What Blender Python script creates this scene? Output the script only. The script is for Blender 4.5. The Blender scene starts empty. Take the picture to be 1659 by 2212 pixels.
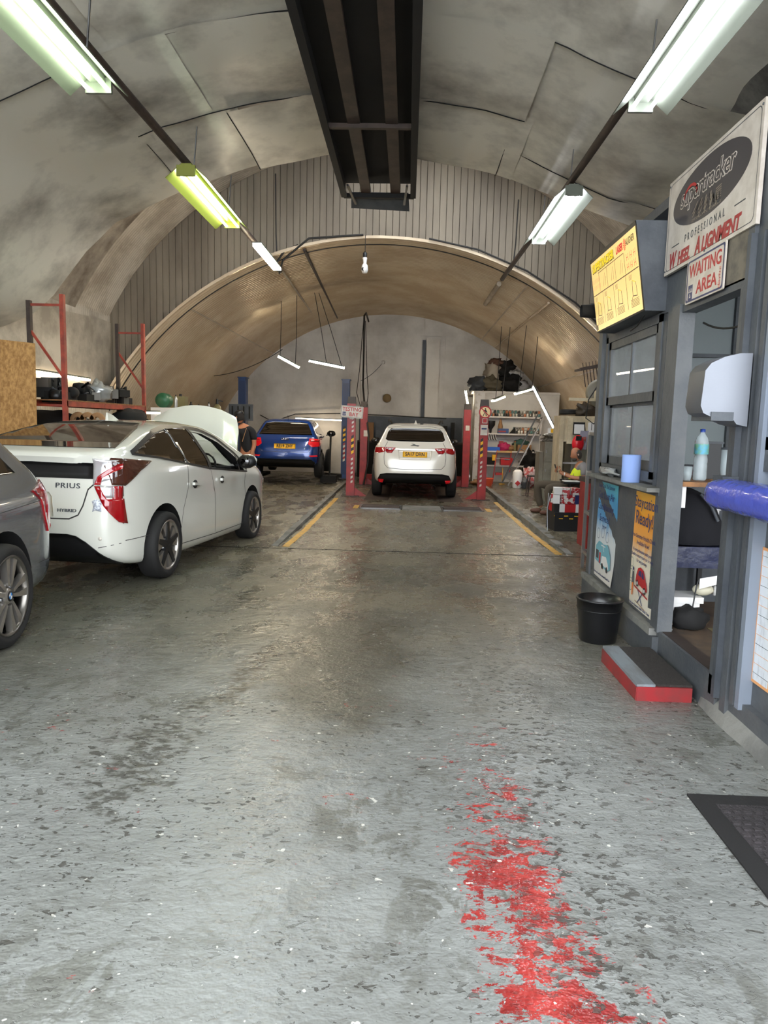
import bpy, bmesh, math, random
import numpy as np
from mathutils import Matrix, Vector, noise
random.seed(7)
S = bpy.context.scene
COL = S.collection
PI = math.pi

# ------------------------------------------------------------ camera, world, exposure
cam_d = bpy.data.cameras.new('camera'); cam = bpy.data.objects.new('camera', cam_d); COL.objects.link(cam)
cam_d.sensor_fit = 'HORIZONTAL'; cam_d.sensor_width = 36.0; cam_d.lens = 36.0*1534/1659
cam_d.clip_start = .05; cam_d.clip_end = 200
_ya = Vector((50.5, 186, -1534)).normalized()
_za = -Vector((-306.5, -12568, -1534)).normalized(); _za = (_za - _ya*_za.dot(_ya)).normalized()
_xa = _ya.cross(_za)
_m = Matrix((_xa, _ya, _za)).to_4x4(); _m.translation = (0, 0, 1.47)
cam.matrix_world = _m
S.camera = cam
W = bpy.data.worlds.new('sky'); S.world = W; W.use_nodes = True
bg = W.node_tree.nodes['Background']; bg.inputs[0].default_value = (.90, .95, 1.0, 1); bg.inputs[1].default_value = 5.0
S.view_settings.view_transform = 'Standard'; S.view_settings.look = 'None'
S.view_settings.exposure = 0.75; S.view_settings.gamma = 1.0; S.view_settings.use_curve_mapping = False
S.cycles.max_bounces = 5; S.cycles.diffuse_bounces = 3; S.cycles.glossy_bounces = 2; S.cycles.transmission_bounces = 3; S.cycles.transparent_max_bounces = 6
S.cycles.use_adaptive_sampling = True; S.cycles.adaptive_threshold = .12; S.cycles.adaptive_min_samples = 16
S.cycles.sample_clamp_indirect = 4.0; S.cycles.caustics_reflective = False; S.cycles.caustics_refractive = False
TUBE_COOL = 30.0; TUBE_WARM = 60.0; TUBE_GREEN = 26.0

# ------------------------------------------------------------ materials
def lin(c):
    return tuple(((v/255)/12.92 if v/255 <= .04045 else ((v/255+.055)/1.055)**2.4) for v in c[:3]) + (1,)
MATS = {}
def mat(name, c, rough=.5, metal=0., spec=.5, c2=None, ns=3., lo=.4, hi=.6, bump=0., bs=20., emit=0., alpha=1., trans=0., coat=0., stretch=None, ior=None, wave=None):
    if name in MATS: return MATS[name]
    m = bpy.data.materials.new(name); m.use_nodes = True; MATS[name] = m
    nt = m.node_tree; b = nt.nodes['Principled BSDF']
    b.inputs['Base Color'].default_value = lin(c); b.inputs['Roughness'].default_value = rough
    b.inputs['Metallic'].default_value = metal; b.inputs['Specular IOR Level'].default_value = spec
    b.inputs['Coat Weight'].default_value = coat; b.inputs['Coat Roughness'].default_value = .05
    b.inputs['Transmission Weight'].default_value = trans; b.inputs['Alpha'].default_value = alpha
    if ior: b.inputs['IOR'].default_value = ior
    if emit:
        b.inputs['Emission Color'].default_value = lin(c); b.inputs['Emission Strength'].default_value = emit
    if c2 is not None or bump:
        tc = nt.nodes.new('ShaderNodeTexCoord'); mp = nt.nodes.new('ShaderNodeMapping')
        nt.links.new(tc.outputs['Object'], mp.inputs[0])
        if stretch: mp.inputs['Scale'].default_value = stretch
    if c2 is not None:
        n = nt.nodes.new('ShaderNodeTexNoise'); n.inputs['Scale'].default_value = ns; n.inputs['Detail'].default_value = 6
        n.inputs['Roughness'].default_value = .62
        nt.links.new(mp.outputs[0], n.inputs['Vector'])
        r = nt.nodes.new('ShaderNodeValToRGB'); r.color_ramp.elements[0].position = lo; r.color_ramp.elements[1].position = hi
        r.color_ramp.elements[0].color = lin(c); r.color_ramp.elements[1].color = lin(c2)
        nt.links.new(n.outputs['Fac'], r.inputs[0]); nt.links.new(r.outputs[0], b.inputs['Base Color'])
    if bump:
        n2 = nt.nodes.new('ShaderNodeTexNoise'); n2.inputs['Scale'].default_value = bs; n2.inputs['Detail'].default_value = 4
        nt.links.new(mp.outputs[0], n2.inputs['Vector'])
        bp = nt.nodes.new('ShaderNodeBump'); bp.inputs['Strength'].default_value = bump; bp.inputs['Distance'].default_value = .02
        nt.links.new(n2.outputs['Fac'], bp.inputs['Height']); nt.links.new(bp.outputs[0], b.inputs['Normal'])
    return m
ORD = 'first second third fourth fifth sixth seventh eighth ninth tenth eleventh twelfth thirteenth fourteenth fifteenth sixteenth seventeenth eighteenth nineteenth'.split()
M_grey = mat('grey_paint', (70, 74, 79), .5, c2=(88, 90, 92), ns=2.2, bump=.15, bs=30)
M_greyd = mat('grey_paint_dark', (58, 62, 68), .5, c2=(74, 78, 83), ns=3, bump=.1, bs=30)
M_conc = mat('concrete', (128, 127, 122), .8, c2=(96, 96, 93), ns=2.5, bump=.5, bs=14)
M_sheet = mat('dirty_white_sheet', (226, 221, 208), .34, c2=(112, 106, 98), ns=.8, lo=.44, hi=.72, bump=.25, bs=2.2)
M_sheetd = mat('soiled_sheet', (178, 166, 150), .5, c2=(108, 96, 84), ns=1.6, lo=.42, hi=.66, bump=.2, bs=3)
M_vault = mat('vault_paint', (120, 118, 112), .8, c2=(84, 82, 78), ns=3, bump=.6, bs=7)
M_corr = mat('cream_corrugated', (230, 210, 182), .27, c2=(212, 190, 162), ns=1.2, metal=.4, spec=.9)
M_corrm = mat('tan_corrugated', (196, 184, 166), .5, c2=(160, 146, 128), ns=1.5)
M_board = mat('painted_cladding', (136, 124, 106), .55, c2=(104, 93, 78), ns=1.4, lo=.35, hi=.7, stretch=(1, 1, .25))
M_wallc = mat('left_wall_sheet', (186, 176, 160), .4, c2=(150, 140, 126), ns=2)
M_white = mat('white_wall', (218, 212, 204), .6, c2=(176, 168, 158), ns=.8, lo=.42, hi=.75, bump=.1, bs=5)
M_black = mat('black_plastic', (16, 16, 18), .45)
M_blackm = mat('black_matt', (14, 13, 13), .85)
M_dark = mat('dark_brown_steel', (66, 52, 44), .6, c2=(48, 37, 32), ns=4)
M_duct = mat('duct_steel', (20, 18, 17), .8, c2=(13, 12, 11), ns=3)
M_steel = mat('steel', (150, 150, 152), .3, metal=.9)
M_alu = mat('aluminium', (170, 168, 165), .35, metal=.8)
M_red = mat('lift_red', (158, 34, 32), .4, c2=(132, 26, 26), ns=5)
M_blue = mat('lift_blue', (28, 62, 118), .45, c2=(24, 50, 98), ns=3)
M_orange = mat('rack_orange', (160, 64, 44), .5, c2=(122, 48, 36), ns=6)
M_rubber = mat('rubber', (26, 25, 25), .75, bump=.1, bs=60)
M_glassd = mat('tinted_glass', (14, 12, 11), .04, spec=.8, coat=.6)
M_yellow = mat('yellow_paint', (196, 150, 52), .5, c2=(150, 118, 60), ns=9, lo=.45, hi=.7)
M_signw = mat('sign_white', (206, 197, 186), .4, c2=(188, 178, 166), ns=8)
M_signr = mat('sign_red', (176, 36, 40), .45)
M_signn = mat('sign_navy', (38, 46, 92), .45)
M_plate = mat('plate_yellow', (236, 176, 20), .4)
M_ink = mat('ink_black', (22, 20, 22), .5)
M_cable = mat('black_cable', (24, 22, 21), .6)
M_cool = mat('cool_tube', (238, 243, 255), .3, emit=TUBE_COOL)
M_warm = mat('warm_led', (255, 238, 205), .3, emit=TUBE_WARM)
M_green = mat('greenish_tube', (232, 250, 222), .3, emit=TUBE_GREEN)
M_warmlo = mat('warm_tube', (255, 236, 205), .3, emit=9)
M_refl = mat('white_reflector', (92, 96, 84), .4)
M_reflg = mat('yellowed_reflector', (112, 116, 34), .45)
M_skin = mat('skin', (176, 118, 88), .5)
M_chrome = mat('chrome', (200, 200, 205), .12, metal=1)
M_card = mat('cardboard', (150, 112, 76), .8)
M_paperw = mat('paper_white', (222, 220, 218), .6)
M_wood = mat('rough_wood', (150, 104, 62), .7, c2=(112, 78, 48), ns=5, stretch=(1, 6, 1))

# ------------------------------------------------------------ mesh builder
def frame(o, right, up):
    r = Vector(right).normalized(); u = Vector(up).normalized(); n = r.cross(u)
    m = Matrix((r, u, n)).transposed().to_4x4(); m.translation = o
    return m
class MB:
    def __init__(s, M=None): s.v = []; s.f = []; s.mi = []; s.mats = []; s.M = M; s.sm = []
    def _m(s, m):
        if m is None: return 0
        if m not in s.mats: s.mats.append(m)
        return s.mats.index(m)
    def add(s, vs, fs, m=None, smooth=False, M=None):
        k = len(s.v); T = M if M is not None else s.M
        if T is not None: vs = [tuple(T @ Vector(p)) for p in vs]
        s.v += [tuple(p) for p in vs]; i = s._m(m)
        for f in fs: s.f.append([a+k for a in f]); s.mi.append(i); s.sm.append(smooth)
        return s
    def box(s, c, d, m=None, rot=None, tap=1., M=None):
        x, y, z = d[0]/2, d[1]/2, d[2]/2
        vs = [Vector((a*x*(tap if b2 > 0 else 1), b*y*(tap if b2 > 0 else 1), b2*z)) for b2 in (-1, 1) for a, b in ((-1, -1), (1, -1), (1, 1), (-1, 1))]
        if rot is not None:
            R = rot if isinstance(rot, Matrix) else Matrix.Rotation(rot, 3, 'Z')
            vs = [R @ v for v in vs]
        vs = [v+Vector(c) for v in vs]
        return s.add(vs, [[3, 2, 1, 0], [4, 5, 6, 7], [0, 1, 5, 4], [1, 2, 6, 5], [2, 3, 7, 6], [3, 0, 4, 7]], m, M=M)
    def bb(s, x0, x1, y0, y1, z0, z1, m=None): return s.box(((x0+x1)/2, (y0+y1)/2, (z0+z1)/2), (abs(x1-x0), abs(y1-y0), abs(z1-z0)), m)
    def bar(s, p, q, w, h, m=None, up=(0, 0, 1)):
        p = Vector(p); q = Vector(q); d = q-p; L = d.length; d.normalize(); u = Vector(up)
        if abs(d.dot(u)) > .98: u = Vector((0, 1, 0))
        r = d.cross(u).normalized(); u = r.cross(d)
        vs = [e+r*a*w/2+u*b*h/2 for e in (p, q) for a, b in ((-1, -1), (1, -1), (1, 1), (-1, 1))]
        return s.add(vs, [[3, 2, 1, 0], [4, 5, 6, 7], [0, 1, 5, 4], [1, 2, 6, 5], [2, 3, 7, 6], [3, 0, 4, 7]], m)
    def tube(s, pts, r, n=8, m=None, caps=True):
        pts = [Vector(p) for p in pts]; rs = r if isinstance(r, (list, tuple)) else [r]*len(pts)
        vs = []; fs = []; prev = None
        for i, p in enumerate(pts):
            d = (pts[min(i+1, len(pts)-1)]-pts[max(i-1, 0)])
            d = d.normalized() if d.length > 1e-9 else Vector((0, 0, 1))
            if prev is None:
                a = Vector((0, 0, 1)) if abs(d.z) < .9 else Vector((1, 0, 0)); u = d.cross(a).normalized()
            else: u = (prev-d*prev.dot(d)).normalized()
            prev = u; w = d.cross(u)
            vs += [p+(u*math.cos(2*PI*k/n)+w*math.sin(2*PI*k/n))*rs[i] for k in range(n)]
        for i in range(len(pts)-1):
            for k in range(n): fs.append([i*n+k, i*n+(k+1) % n, (i+1)*n+(k+1) % n, (i+1)*n+k])
        s.add(vs, fs, m, True)
        if caps:
            s.add(vs[:n], [list(range(n))[::-1]], m); s.add(vs[-n:], [list(range(n))], m)
        return s
    def lathe(s, prof, c=(0, 0, 0), n=20, m=None, axis='Z', smooth=True, M=None, a0=0):
        vs = []; fs = []
        for r, h in prof:
            for k in range(n):
                a = 2*PI*k/n+a0; x, y = r*math.cos(a), r*math.sin(a)
                p = (x, y, h) if axis == 'Z' else ((h, x, y) if axis == 'X' else (x, h, -y))
                vs.append(Vector(p)+Vector(c))
        for i in range(len(prof)-1):
            for k in range(n): fs.append([i*n+k, i*n+(k+1) % n, (i+1)*n+(k+1) % n, (i+1)*n+k])
        return s.add(vs, fs, m, smooth, M=M)
    def prism(s, poly, z0, z1, m=None, M=None, smooth=False):
        n = len(poly); vs = [(x, y, z0) for x, y in poly]+[(x, y, z1) for x, y in poly]
        ar = sum(poly[i][0]*poly[(i+1) % n][1]-poly[(i+1) % n][0]*poly[i][1] for i in range(n))
        fs = [list(range(n))[::-1], list(range(n, 2*n))]+[[i, (i+1) % n, (i+1) % n+n, i+n] for i in range(n)]
        if (ar < 0) != (z1 < z0): fs = [f[::-1] for f in fs]
        return s.add(vs, fs, m, smooth, M=M)
    def ell(s, c, r, m=None, n=12, k=8, M=None, jit=0, seed=0):
        vs = []; fs = []
        for i in range(k+1):
            t = PI*i/k
            for j in range(n):
                a = 2*PI*j/n; d = Vector((math.sin(t)*math.cos(a), math.sin(t)*math.sin(a), math.cos(t)))
                q = 1+jit*noise.noise(d*2.2+Vector((seed*3.7, seed, 0)))
                vs.append((c[0]+d.x*r[0]*q, c[1]+d.y*r[1]*q, c[2]+d.z*r[2]*q))
        for i in range(k):
            for j in range(n): fs.append([i*n+j, (i+1)*n+j, (i+1)*n+(j+1) % n, i*n+(j+1) % n])
        return s.add(vs, fs, m, True, M=M)
    def poly(s, pts, m=None, M=None): return s.add(pts, [list(range(len(pts)))], m, M=M)
    def build(s, name, m=None, parent=None, world=True):
        me = bpy.data.meshes.new(name)
        off = Vector((0, 0, 0))
        if parent is not None and world: off = Vector(parent.get('_o', (0, 0, 0)))
        me.from_pydata([(p[0]-off.x, p[1]-off.y, p[2]-off.z) for p in s.v], [], s.f)
        for q in (s.mats or [m]): me.materials.append(q if q else m)
        me.polygons.foreach_set('material_index', s.mi); me.polygons.foreach_set('use_smooth', s.sm)
        me.update()
        o = bpy.data.objects.new(name, me); COL.objects.link(o)
        if parent is not None:
            o.parent = parent
            if world: o['_o'] = tuple(off)
        return o
def sharp(o, deg=35):
    o.data.set_sharp_from_angle(angle=math.radians(deg)); return o
def thing(name, label, cat, loc=(0, 0, 0), rz=0, group=None):
    o = bpy.data.objects.new(name, None); COL.objects.link(o); o.empty_display_size = .1
    o.location = loc; o.rotation_euler = (0, 0, rz); o['_o'] = tuple(loc)
    o['label'] = label; o['category'] = cat
    if group: o['group'] = group
    return o
def tag(o, label, cat, group=None, kind=None):
    o['label'] = label; o['category'] = cat
    if group: o['group'] = group
    if kind: o['kind'] = kind
    return o
def struct(o): o['kind'] = 'structure'; return o
def arc(p0, p1, sag, n=8):
    p0 = Vector(p0); p1 = Vector(p1)
    return [p0.lerp(p1, i/n)+Vector((0, 0, -sag*4*(i/n)*(1-i/n))) for i in range(n+1)]
def text(s, size, M, m, name='lettering', parent=None, ext=.001, align='CENTER', shear=0, spacing=1., sx=1., world=True, bold=0.):
    cu = bpy.data.curves.new('t', 'FONT'); cu.body = s; cu.size = size; cu.extrude = ext; cu.align_x = align; cu.align_y = 'CENTER'
    cu.shear = shear; cu.space_character = spacing; cu.offset = bold; cu.resolution_u = 3
    ob = bpy.data.objects.new('t', cu); COL.objects.link(ob)
    dg = bpy.context.evaluated_depsgraph_get(); me = bpy.data.meshes.new_from_object(ob.evaluated_get(dg))
    bpy.data.objects.remove(ob); bpy.data.curves.remove(cu)
    me.transform(Matrix.Diagonal((sx, 1, 1, 1))); me.transform(M)
    if parent is not None and world: me.transform(Matrix.Translation(-Vector(parent.get('_o', (0, 0, 0)))))
    me.materials.clear(); me.materials.append(m); me.name = name
    o = bpy.data.objects.new(name, me); COL.objects.link(o)
    if parent is not None:
        o.parent = parent
        if world: o['_o'] = parent.get('_o', (0, 0, 0))
    return o
def off(M, x, y, n=0): return M @ Matrix.Translation((x, y, n))
def floor_z(x, y):
    z = -.015*(y-3.8)
    if y <= 8.7: return z
    t = min(1, (y-8.7)/1.8)
    return (-.0735*(1-t)-.112*t) if -1.6 < x < 2.03 else (-.0735*(1-t)-(.03 if x > 0 else .06)*t)
# ------------------------------------------------------------ floor
def floor_material():
    m = bpy.data.materials.new('worn_floor_paint'); m.use_nodes = True; nt = m.node_tree; N = nt.nodes; L = nt.links
    b = N['Principled BSDF']; geo = N.new('ShaderNodeNewGeometry'); sep = N.new('ShaderNodeSeparateXYZ'); L.new(geo.outputs['Position'], sep.inputs[0])
    def nz(scale, det=5, rough=.6, st=(1, 1, 1), dist=0):
        mp = N.new('ShaderNodeMapping'); mp.inputs['Scale'].default_value = st; L.new(geo.outputs['Position'], mp.inputs[0])
        n = N.new('ShaderNodeTexNoise'); n.inputs['Scale'].default_value = scale; n.inputs['Detail'].default_value = det
        n.inputs['Roughness'].default_value = rough; n.inputs['Distortion'].default_value = dist; L.new(mp.outputs[0], n.inputs[0]); return n.outputs['Fac']
    def ramp(x, a, c, v0=0., v1=1.):
        r = N.new('ShaderNodeMapRange'); r.interpolation_type = 'SMOOTHSTEP'
        r.inputs['From Min'].default_value = a; r.inputs['From Max'].default_value = c; r.inputs['To Min'].default_value = v0; r.inputs['To Max'].default_value = v1
        L.new(x, r.inputs[0]); return r.outputs[0]
    def mth(op, a, c=None):
        n = N.new('ShaderNodeMath'); n.operation = op
        for i, v in enumerate((a, c)):
            if v is None: continue
            if isinstance(v, (int, float)): n.inputs[i].default_value = v
            else: L.new(v, n.inputs[i])
        return n.outputs[0]
    def mix(f, a, c):
        n = N.new('ShaderNodeMix'); n.data_type = 'RGBA'
        if isinstance(f, float): n.inputs[0].default_value = f
        else: L.new(f, n.inputs[0])
        for i, v in ((6, a), (7, c)):
            if isinstance(v, tuple): n.inputs[i].default_value = lin(v)
            else: L.new(v, n.inputs[i])
        return n.outputs[2]
    X, Y = sep.outputs[0], sep.outputs[1]
    base = mix(ramp(nz(.55), .4, .62), (132, 134, 131), (112, 114, 111))
    deep = mix(ramp(nz(.9, 4), .38, .65), (112, 105, 88), (88, 84, 70))
    far = ramp(mth('ADD', Y, mth('MULTIPLY', nz(.8), 3.)), 3.9, 7.8)
    c = mix(far, base, deep)
    # worn, scuffed wheel lanes
    scf = mth('MULTIPLY', ramp(nz(4.5, 5, .78, (1.3, .9, 1), .5), .50, .58), ramp(nz(.7, 3), .42, .6))
    c = mix(mth('MULTIPLY', scf, .7), c, (84, 83, 75))
    # oil patch in the middle and at the left
    def blob(cx, cy, rx, ry, ns=2.0, amp=.9):
        dx = mth('DIVIDE', mth('SUBTRACT', X, cx), rx); dy = mth('DIVIDE', mth('SUBTRACT', Y, cy), ry)
        d = mth('SQRT', mth('ADD', mth('MULTIPLY', dx, dx), mth('MULTIPLY', dy, dy)))
        d = mth('ADD', d, mth('MULTIPLY', mth('SUBTRACT', nz(ns, 3, .65), .5), amp*2)); return ramp(d, 1.05, .55)
    c = mix(mth('MULTIPLY', blob(-.36, 4.5, .55, 1.5, 1.6, .6), .85), c, (78, 75, 64))
    c = mix(mth('MULTIPLY', mth('MULTIPLY', blob(-1.12, 2.95, .2, .6, 7, 1.5), ramp(nz(22, 5, .7, (1, 1.6, 1)), .42, .56)), .8), c, (52, 50, 44))
    c = mix(mth('MULTIPLY', mth('MULTIPLY', blob(-.9, 4.0, .12, .6, 8, 1.5), ramp(nz(20, 5, .7, (1, 1.6, 1)), .42, .56)), .8), c, (60, 52, 42))
    c = mix(mth('MULTIPLY', blob(-.8, 7.1, 1.3, .8, 4, 1.4), .65), c, (56, 60, 52))
    c = mix(mth('MULTIPLY', blob(.9, 6.6, .7, .8, 5, 1.5), .55), c, (66, 66, 60))
    c = mix(mth('MULTIPLY', blob(-2.6, 6.0, 1.6, 1.8, 3, .8), .5), c, (88, 90, 80))
    # exposed red undercoat
    redband = ramp(mth('ABSOLUTE', mth('SUBTRACT', X, mth('ADD', .40, mth('MULTIPLY', mth('SUBTRACT', Y, 1.6), .01)))), .36, .02)
    rn = ramp(mth('ADD', mth('ADD', mth('MULTIPLY', nz(13, 5, .8, (1, 1.5, 1), .3), 1.5), mth('MULTIPLY', nz(2.6, 2), .6)), mth('MULTIPLY', mth('MULTIPLY', redband, ramp(Y, 3.7, 2.0, .2, 1.)), .34)), 1.33, 1.37)
    redm = mth('MULTIPLY', rn, ramp(Y, 4.2, 4.0))
    c = mix(redm, c, mix(ramp(nz(9), .4, .6), (160, 56, 52), (128, 40, 38)))
    redfar = mth('MULTIPLY', mth('MULTIPLY', ramp(nz(4.5, 6, .7, (1, 2.4, 1)), .62, .655), ramp(mth('ABSOLUTE', mth('SUBTRACT', X, .75)), .75, .2)), ramp(nz(.8, 2), .52, .62))
    c = mix(mth('MULTIPLY', redfar, .85), c, (128, 48, 42))
    # chips down to dark concrete
    chips = mth('MULTIPLY', mth('MAXIMUM', ramp(nz(15, 3, .55, (1., 1.5, 1), .35), .64, .66), ramp(nz(34, 3, .6, (1, 1.5, 1), .2), .62, .65)), ramp(nz(1.1, 3), .38, .58))
    near_red = ramp(mth('ABSOLUTE', mth('SUBTRACT', X, .62)), .42, .05)
    chips2 = mth('MULTIPLY', ramp(nz(24, 4, .6, (1, 1.5, 1), .3), .57, .60), mth('MULTIPLY', near_red, ramp(Y, 6.0, 3.2)))
    chips = mth('MAXIMUM', chips, chips2)
    c = mix(mth('MULTIPLY', chips, .88), c, (62, 60, 55))
    c = mix(mth('MULTIPLY', ramp(nz(30, 2, .5), .715, .73), .7), c, (216, 214, 204))
    L.new(c, b.inputs['Base Color'])
    wet = ramp(nz(2.4, 5, .65, (1.3, .6, 1)), .4, .62)
    rgh = N.new('ShaderNodeMapRange'); rgh.inputs['To Min'].default_value = .38; rgh.inputs['To Max'].default_value = .12
    L.new(mth('MAXIMUM', mth('MULTIPLY', wet, ramp(Y, 3.5, 7., .45, 1.)), mth('MULTIPLY', mth('MULTIPLY', redband, .9), ramp(Y, 3.6, 3.))), rgh.inputs[0])
    L.new(mth('ADD', rgh.outputs[0], mth('MULTIPLY', chips, .25)), b.inputs['Roughness'])
    h = mth('SUBTRACT', mth('ADD', mth('MULTIPLY', nz(6, 4, .65, (1, 1.5, 1)), .9), mth('MULTIPLY', nz(45, 2), .16)), mth('MULTIPLY', chips, .25))
    bp = N.new('ShaderNodeBump'); bp.inputs['Strength'].default_value = .8; bp.inputs['Distance'].default_value = .02
    L.new(h, bp.inputs['Height']); L.new(bp.outputs[0], b.inputs['Normal'])
    return m
M_floor = floor_material()
b = MB()
ys = [-7, -4, -1, 1, 3.8, 6, 8.7, 9.3, 9.9, 10.5, 14, 18, 23]
for xa, xb in ((-8.5, -1.6), (-1.6, 2.03), (2.03, 8)):
    xm = (xa+xb)/2
    for y0, y1 in zip(ys[:-1], ys[1:]):
        b.add([(xa, y0, floor_z(xm, y0)), (xb, y0, floor_z(xm, y0)), (xb, y1, floor_z(xm, y1)), (xa, y1, floor_z(xm, y1))], [[0, 1, 2, 3]], M_floor)
fl = struct(b.build('floor'))
k = MB()
for x in (-1.6, 2.03):     # chipped concrete kerbs where the test bay sits lower
    yy = 8.8
    while yy < 22.3:
        L = random.uniform(.35, .6); w = random.uniform(.0, .03); s = -1 if x < 0 else 1
        z1 = floor_z(x+s*.5, yy+L/2)+.003; z0 = floor_z(0, yy)
        k.bb(x-s*.006-s*w*.3, x+s*(.07+w), yy, yy+L+.004, z0-.05, z1, M_conc); yy += L
k.build('kerb', None, fl)
for side, xs in (('l', (-1.53, -1.44)), ('r', (1.88, 1.97))):
    y = MB(); n = 24
    for i in range(n):
        y0 = 8.75+(15.2-8.75)*i/n; y1 = 8.75+(15.2-8.75)*(i+1)/n
        a = floor_z(0, y0)+.004; c = floor_z(0, y1)+.004; j0, j1 = [.012*noise.noise(Vector((xs[0], q*3, 0))) for q in (y0, y1)]
        y.add([(xs[0]+j0, y0, a), (xs[1]+j0, y0, a), (xs[1]+j1, y1, c), (xs[0]+j1, y1, c)], [[0, 1, 2, 3]], M_yellow)
    y.build('yellow_line', None, fl)
# joint across the floor at the head of the bay
j = MB(); j.bb(-3.2, 2.6, 8.62, 8.64, -.078, -.0695, M_blackm); j.build('floor_joint', None, fl)

# ------------------------------------------------------------ vaults
CX, R1, CZ1 = -.58, 5.95, -1.07      # inner corrugated barrel
R2, CZ2 = 5.95, .70                  # main brick vault
def corrugated(name, cx, cz, R, y0, y1, a0, a1, m, pitch=.076, amp=.012, na=56, per=6, kind=True, out=0.):
    n = int((y1-y0)/pitch*per); th = np.linspace(math.radians(a0), math.radians(a1), na+1); yy = np.linspace(y0, y1, n+1)
    r = R+amp*np.sin(2*PI*yy/pitch)
    vs = np.zeros((n+1, na+1, 3)); vs[..., 0] = cx+r[:, None]*np.cos(th)[None]; vs[..., 1] = yy[:, None]; vs[..., 2] = cz+r[:, None]*np.sin(th)[None]
    idx = np.arange((n+1)*(na+1)).reshape(n+1, na+1)
    fs = np.stack([idx[:-1, :-1], idx[:-1, 1:], idx[1:, 1:], idx[1:, :-1]], -1).reshape(-1, 4)
    me = bpy.data.meshes.new(name); me.from_pydata(vs.reshape(-1, 3).tolist(), [], fs.tolist()); me.materials.append(m)
    me.polygons.foreach_set('use_smooth', [True]*len(me.polygons)); o = bpy.data.objects.new(name, me); COL.objects.link(o)
    return o
inner = struct(corrugated('ceiling_inner_barrel', CX, CZ1, R1, 13.5, 22.46, 8, 172, M_corr, pitch=.12, amp=.024, na=72, per=8))
b = MB()      # rim flange and overlap bands
def arcband(b, cx, cz, R, t, y0, y1, a0, a1, m, n=60):
    P = [(cx+math.cos(a)*q, cz+math.sin(a)*q) for q in (R, R+t) for a in [math.radians(a0+(a1-a0)*i/n) for i in range(n+1)]]
    vs = [(x, y0, z) for x, z in P]+[(x, y1, z) for x, z in P]; k = n+1; fs = []
    for i in range(n):
        fs += [[i, i+1, i+1+k, i+k], [i+2*k, i+3*k, i+1+3*k, i+1+2*k], [i, i+2*k, i+1+2*k, i+1], [i+k, i+1+k, i+1+3*k, i+3*k]]
    b.add(vs, fs, m, False)
arcband(b, CX, CZ1, R1-.02, .05, 13.47, 13.52, 12, 168, M_corr)
arcband(b, CX, CZ1, R1-.03, .02, 13.88, 13.92, 12, 168, M_cable)
b.build('rim_flange', None, inner)
b = MB()
for a in (128, 40, 62):
    c, s_ = math.cos(math.radians(a)), math.sin(math.radians(a)); r = R1-.016
    b.bar((CX+c*r, 13.9, CZ1+s_*r), (CX+c*r, 22.4, CZ1+s_*r), .03, .012, M_corrm, up=(c, 0, s_))
b.build('sheet_lap', None, inner)
outer = struct(corrugated('ceiling_outer_barrel', CX, CZ2, R2, 12.45, 14.0, 0, 153, M_corrm, na=48))
b = MB()      # the brick vault behind the plastic, seen at the right and keeping the light in
n = 48; A = [math.radians(-10+200*i/n) for i in range(n+1)]
yy = [-.6, 2, 4, 6, 8, 10.62]
vs = []
for y in yy:
    for a in A:
        r = R2+.02+.04*noise.noise(Vector((math.cos(a)*3, y*1.3, math.sin(a)*3))); vs.append((CX+math.cos(a)*r, y, CZ2+math.sin(a)*r))
fs = [[i*(n+1)+k, i*(n+1)+k+1, (i+1)*(n+1)+k+1, (i+1)*(n+1)+k] for i in range(len(yy)-1) for k in range(n)]
b.add(vs, fs, M_vault, True); struct(b.build('ceiling_vault'))
# bulkhead between the two barrels, clad in narrow vertical boards
Yb = 14.0
def up_z(x):
    d = R2**2-(x-CX)**2; return CZ2+math.sqrt(d) if d > 0 else CZ2
def lo_z(x):
    d = (R1+.01)**2-(x-CX)**2; return CZ1+math.sqrt(d) if d > 0 else -.1
b = MB(); nn = 60      # backing sheet
xs_ = [CX-5.9+11.8*i/nn for i in range(nn+1)]
for x0, x1 in zip(xs_[:-1], xs_[1:]):
    b.add([(x0, Yb+.03, lo_z(x0)), (x1, Yb+.03, lo_z(x1)), (x1, Yb+.03, up_z(x1)+.05), (x0, Yb+.03, up_z(x0)+.05)], [[0, 1, 2, 3]], M_blackm)
wm = struct(b.build('wall_middle'))
x = CX-5.85; w = .126
while x < CX+5.85:
    x0, x1 = x, x+w-.006
    zl = [max(lo_z(x0), -.1)+.01, max(lo_z(x1), -.1)+.01]; zu = [up_z(x0), up_z(x1)]
    if min(zu) > max(zl)+.05:
        c = MB(); yf = Yb-random.uniform(0, .004)
        P = [(x0, zl[0]), (x1, zl[1]), (x1, zu[1]), (x0, zu[0])]
        c.add([(p[0], yf, p[1]) for p in P]+[(p[0]+(.004 if i in (0, 3) else -.004), yf-.006, p[1]) for i, p in enumerate(P)]+[(p[0], Yb+.02, p[1]) for p in P],
              [[4, 5, 6, 7], [0, 1, 5, 4], [1, 2, 6, 5], [2, 3, 7, 6], [3, 0, 4, 7], [0, 8, 9, 1], [1, 9, 10, 2], [2, 10, 11, 3], [3, 11, 8, 0]], M_board)
        c.build('cladding_board', None, wm)
    x += w
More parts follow.
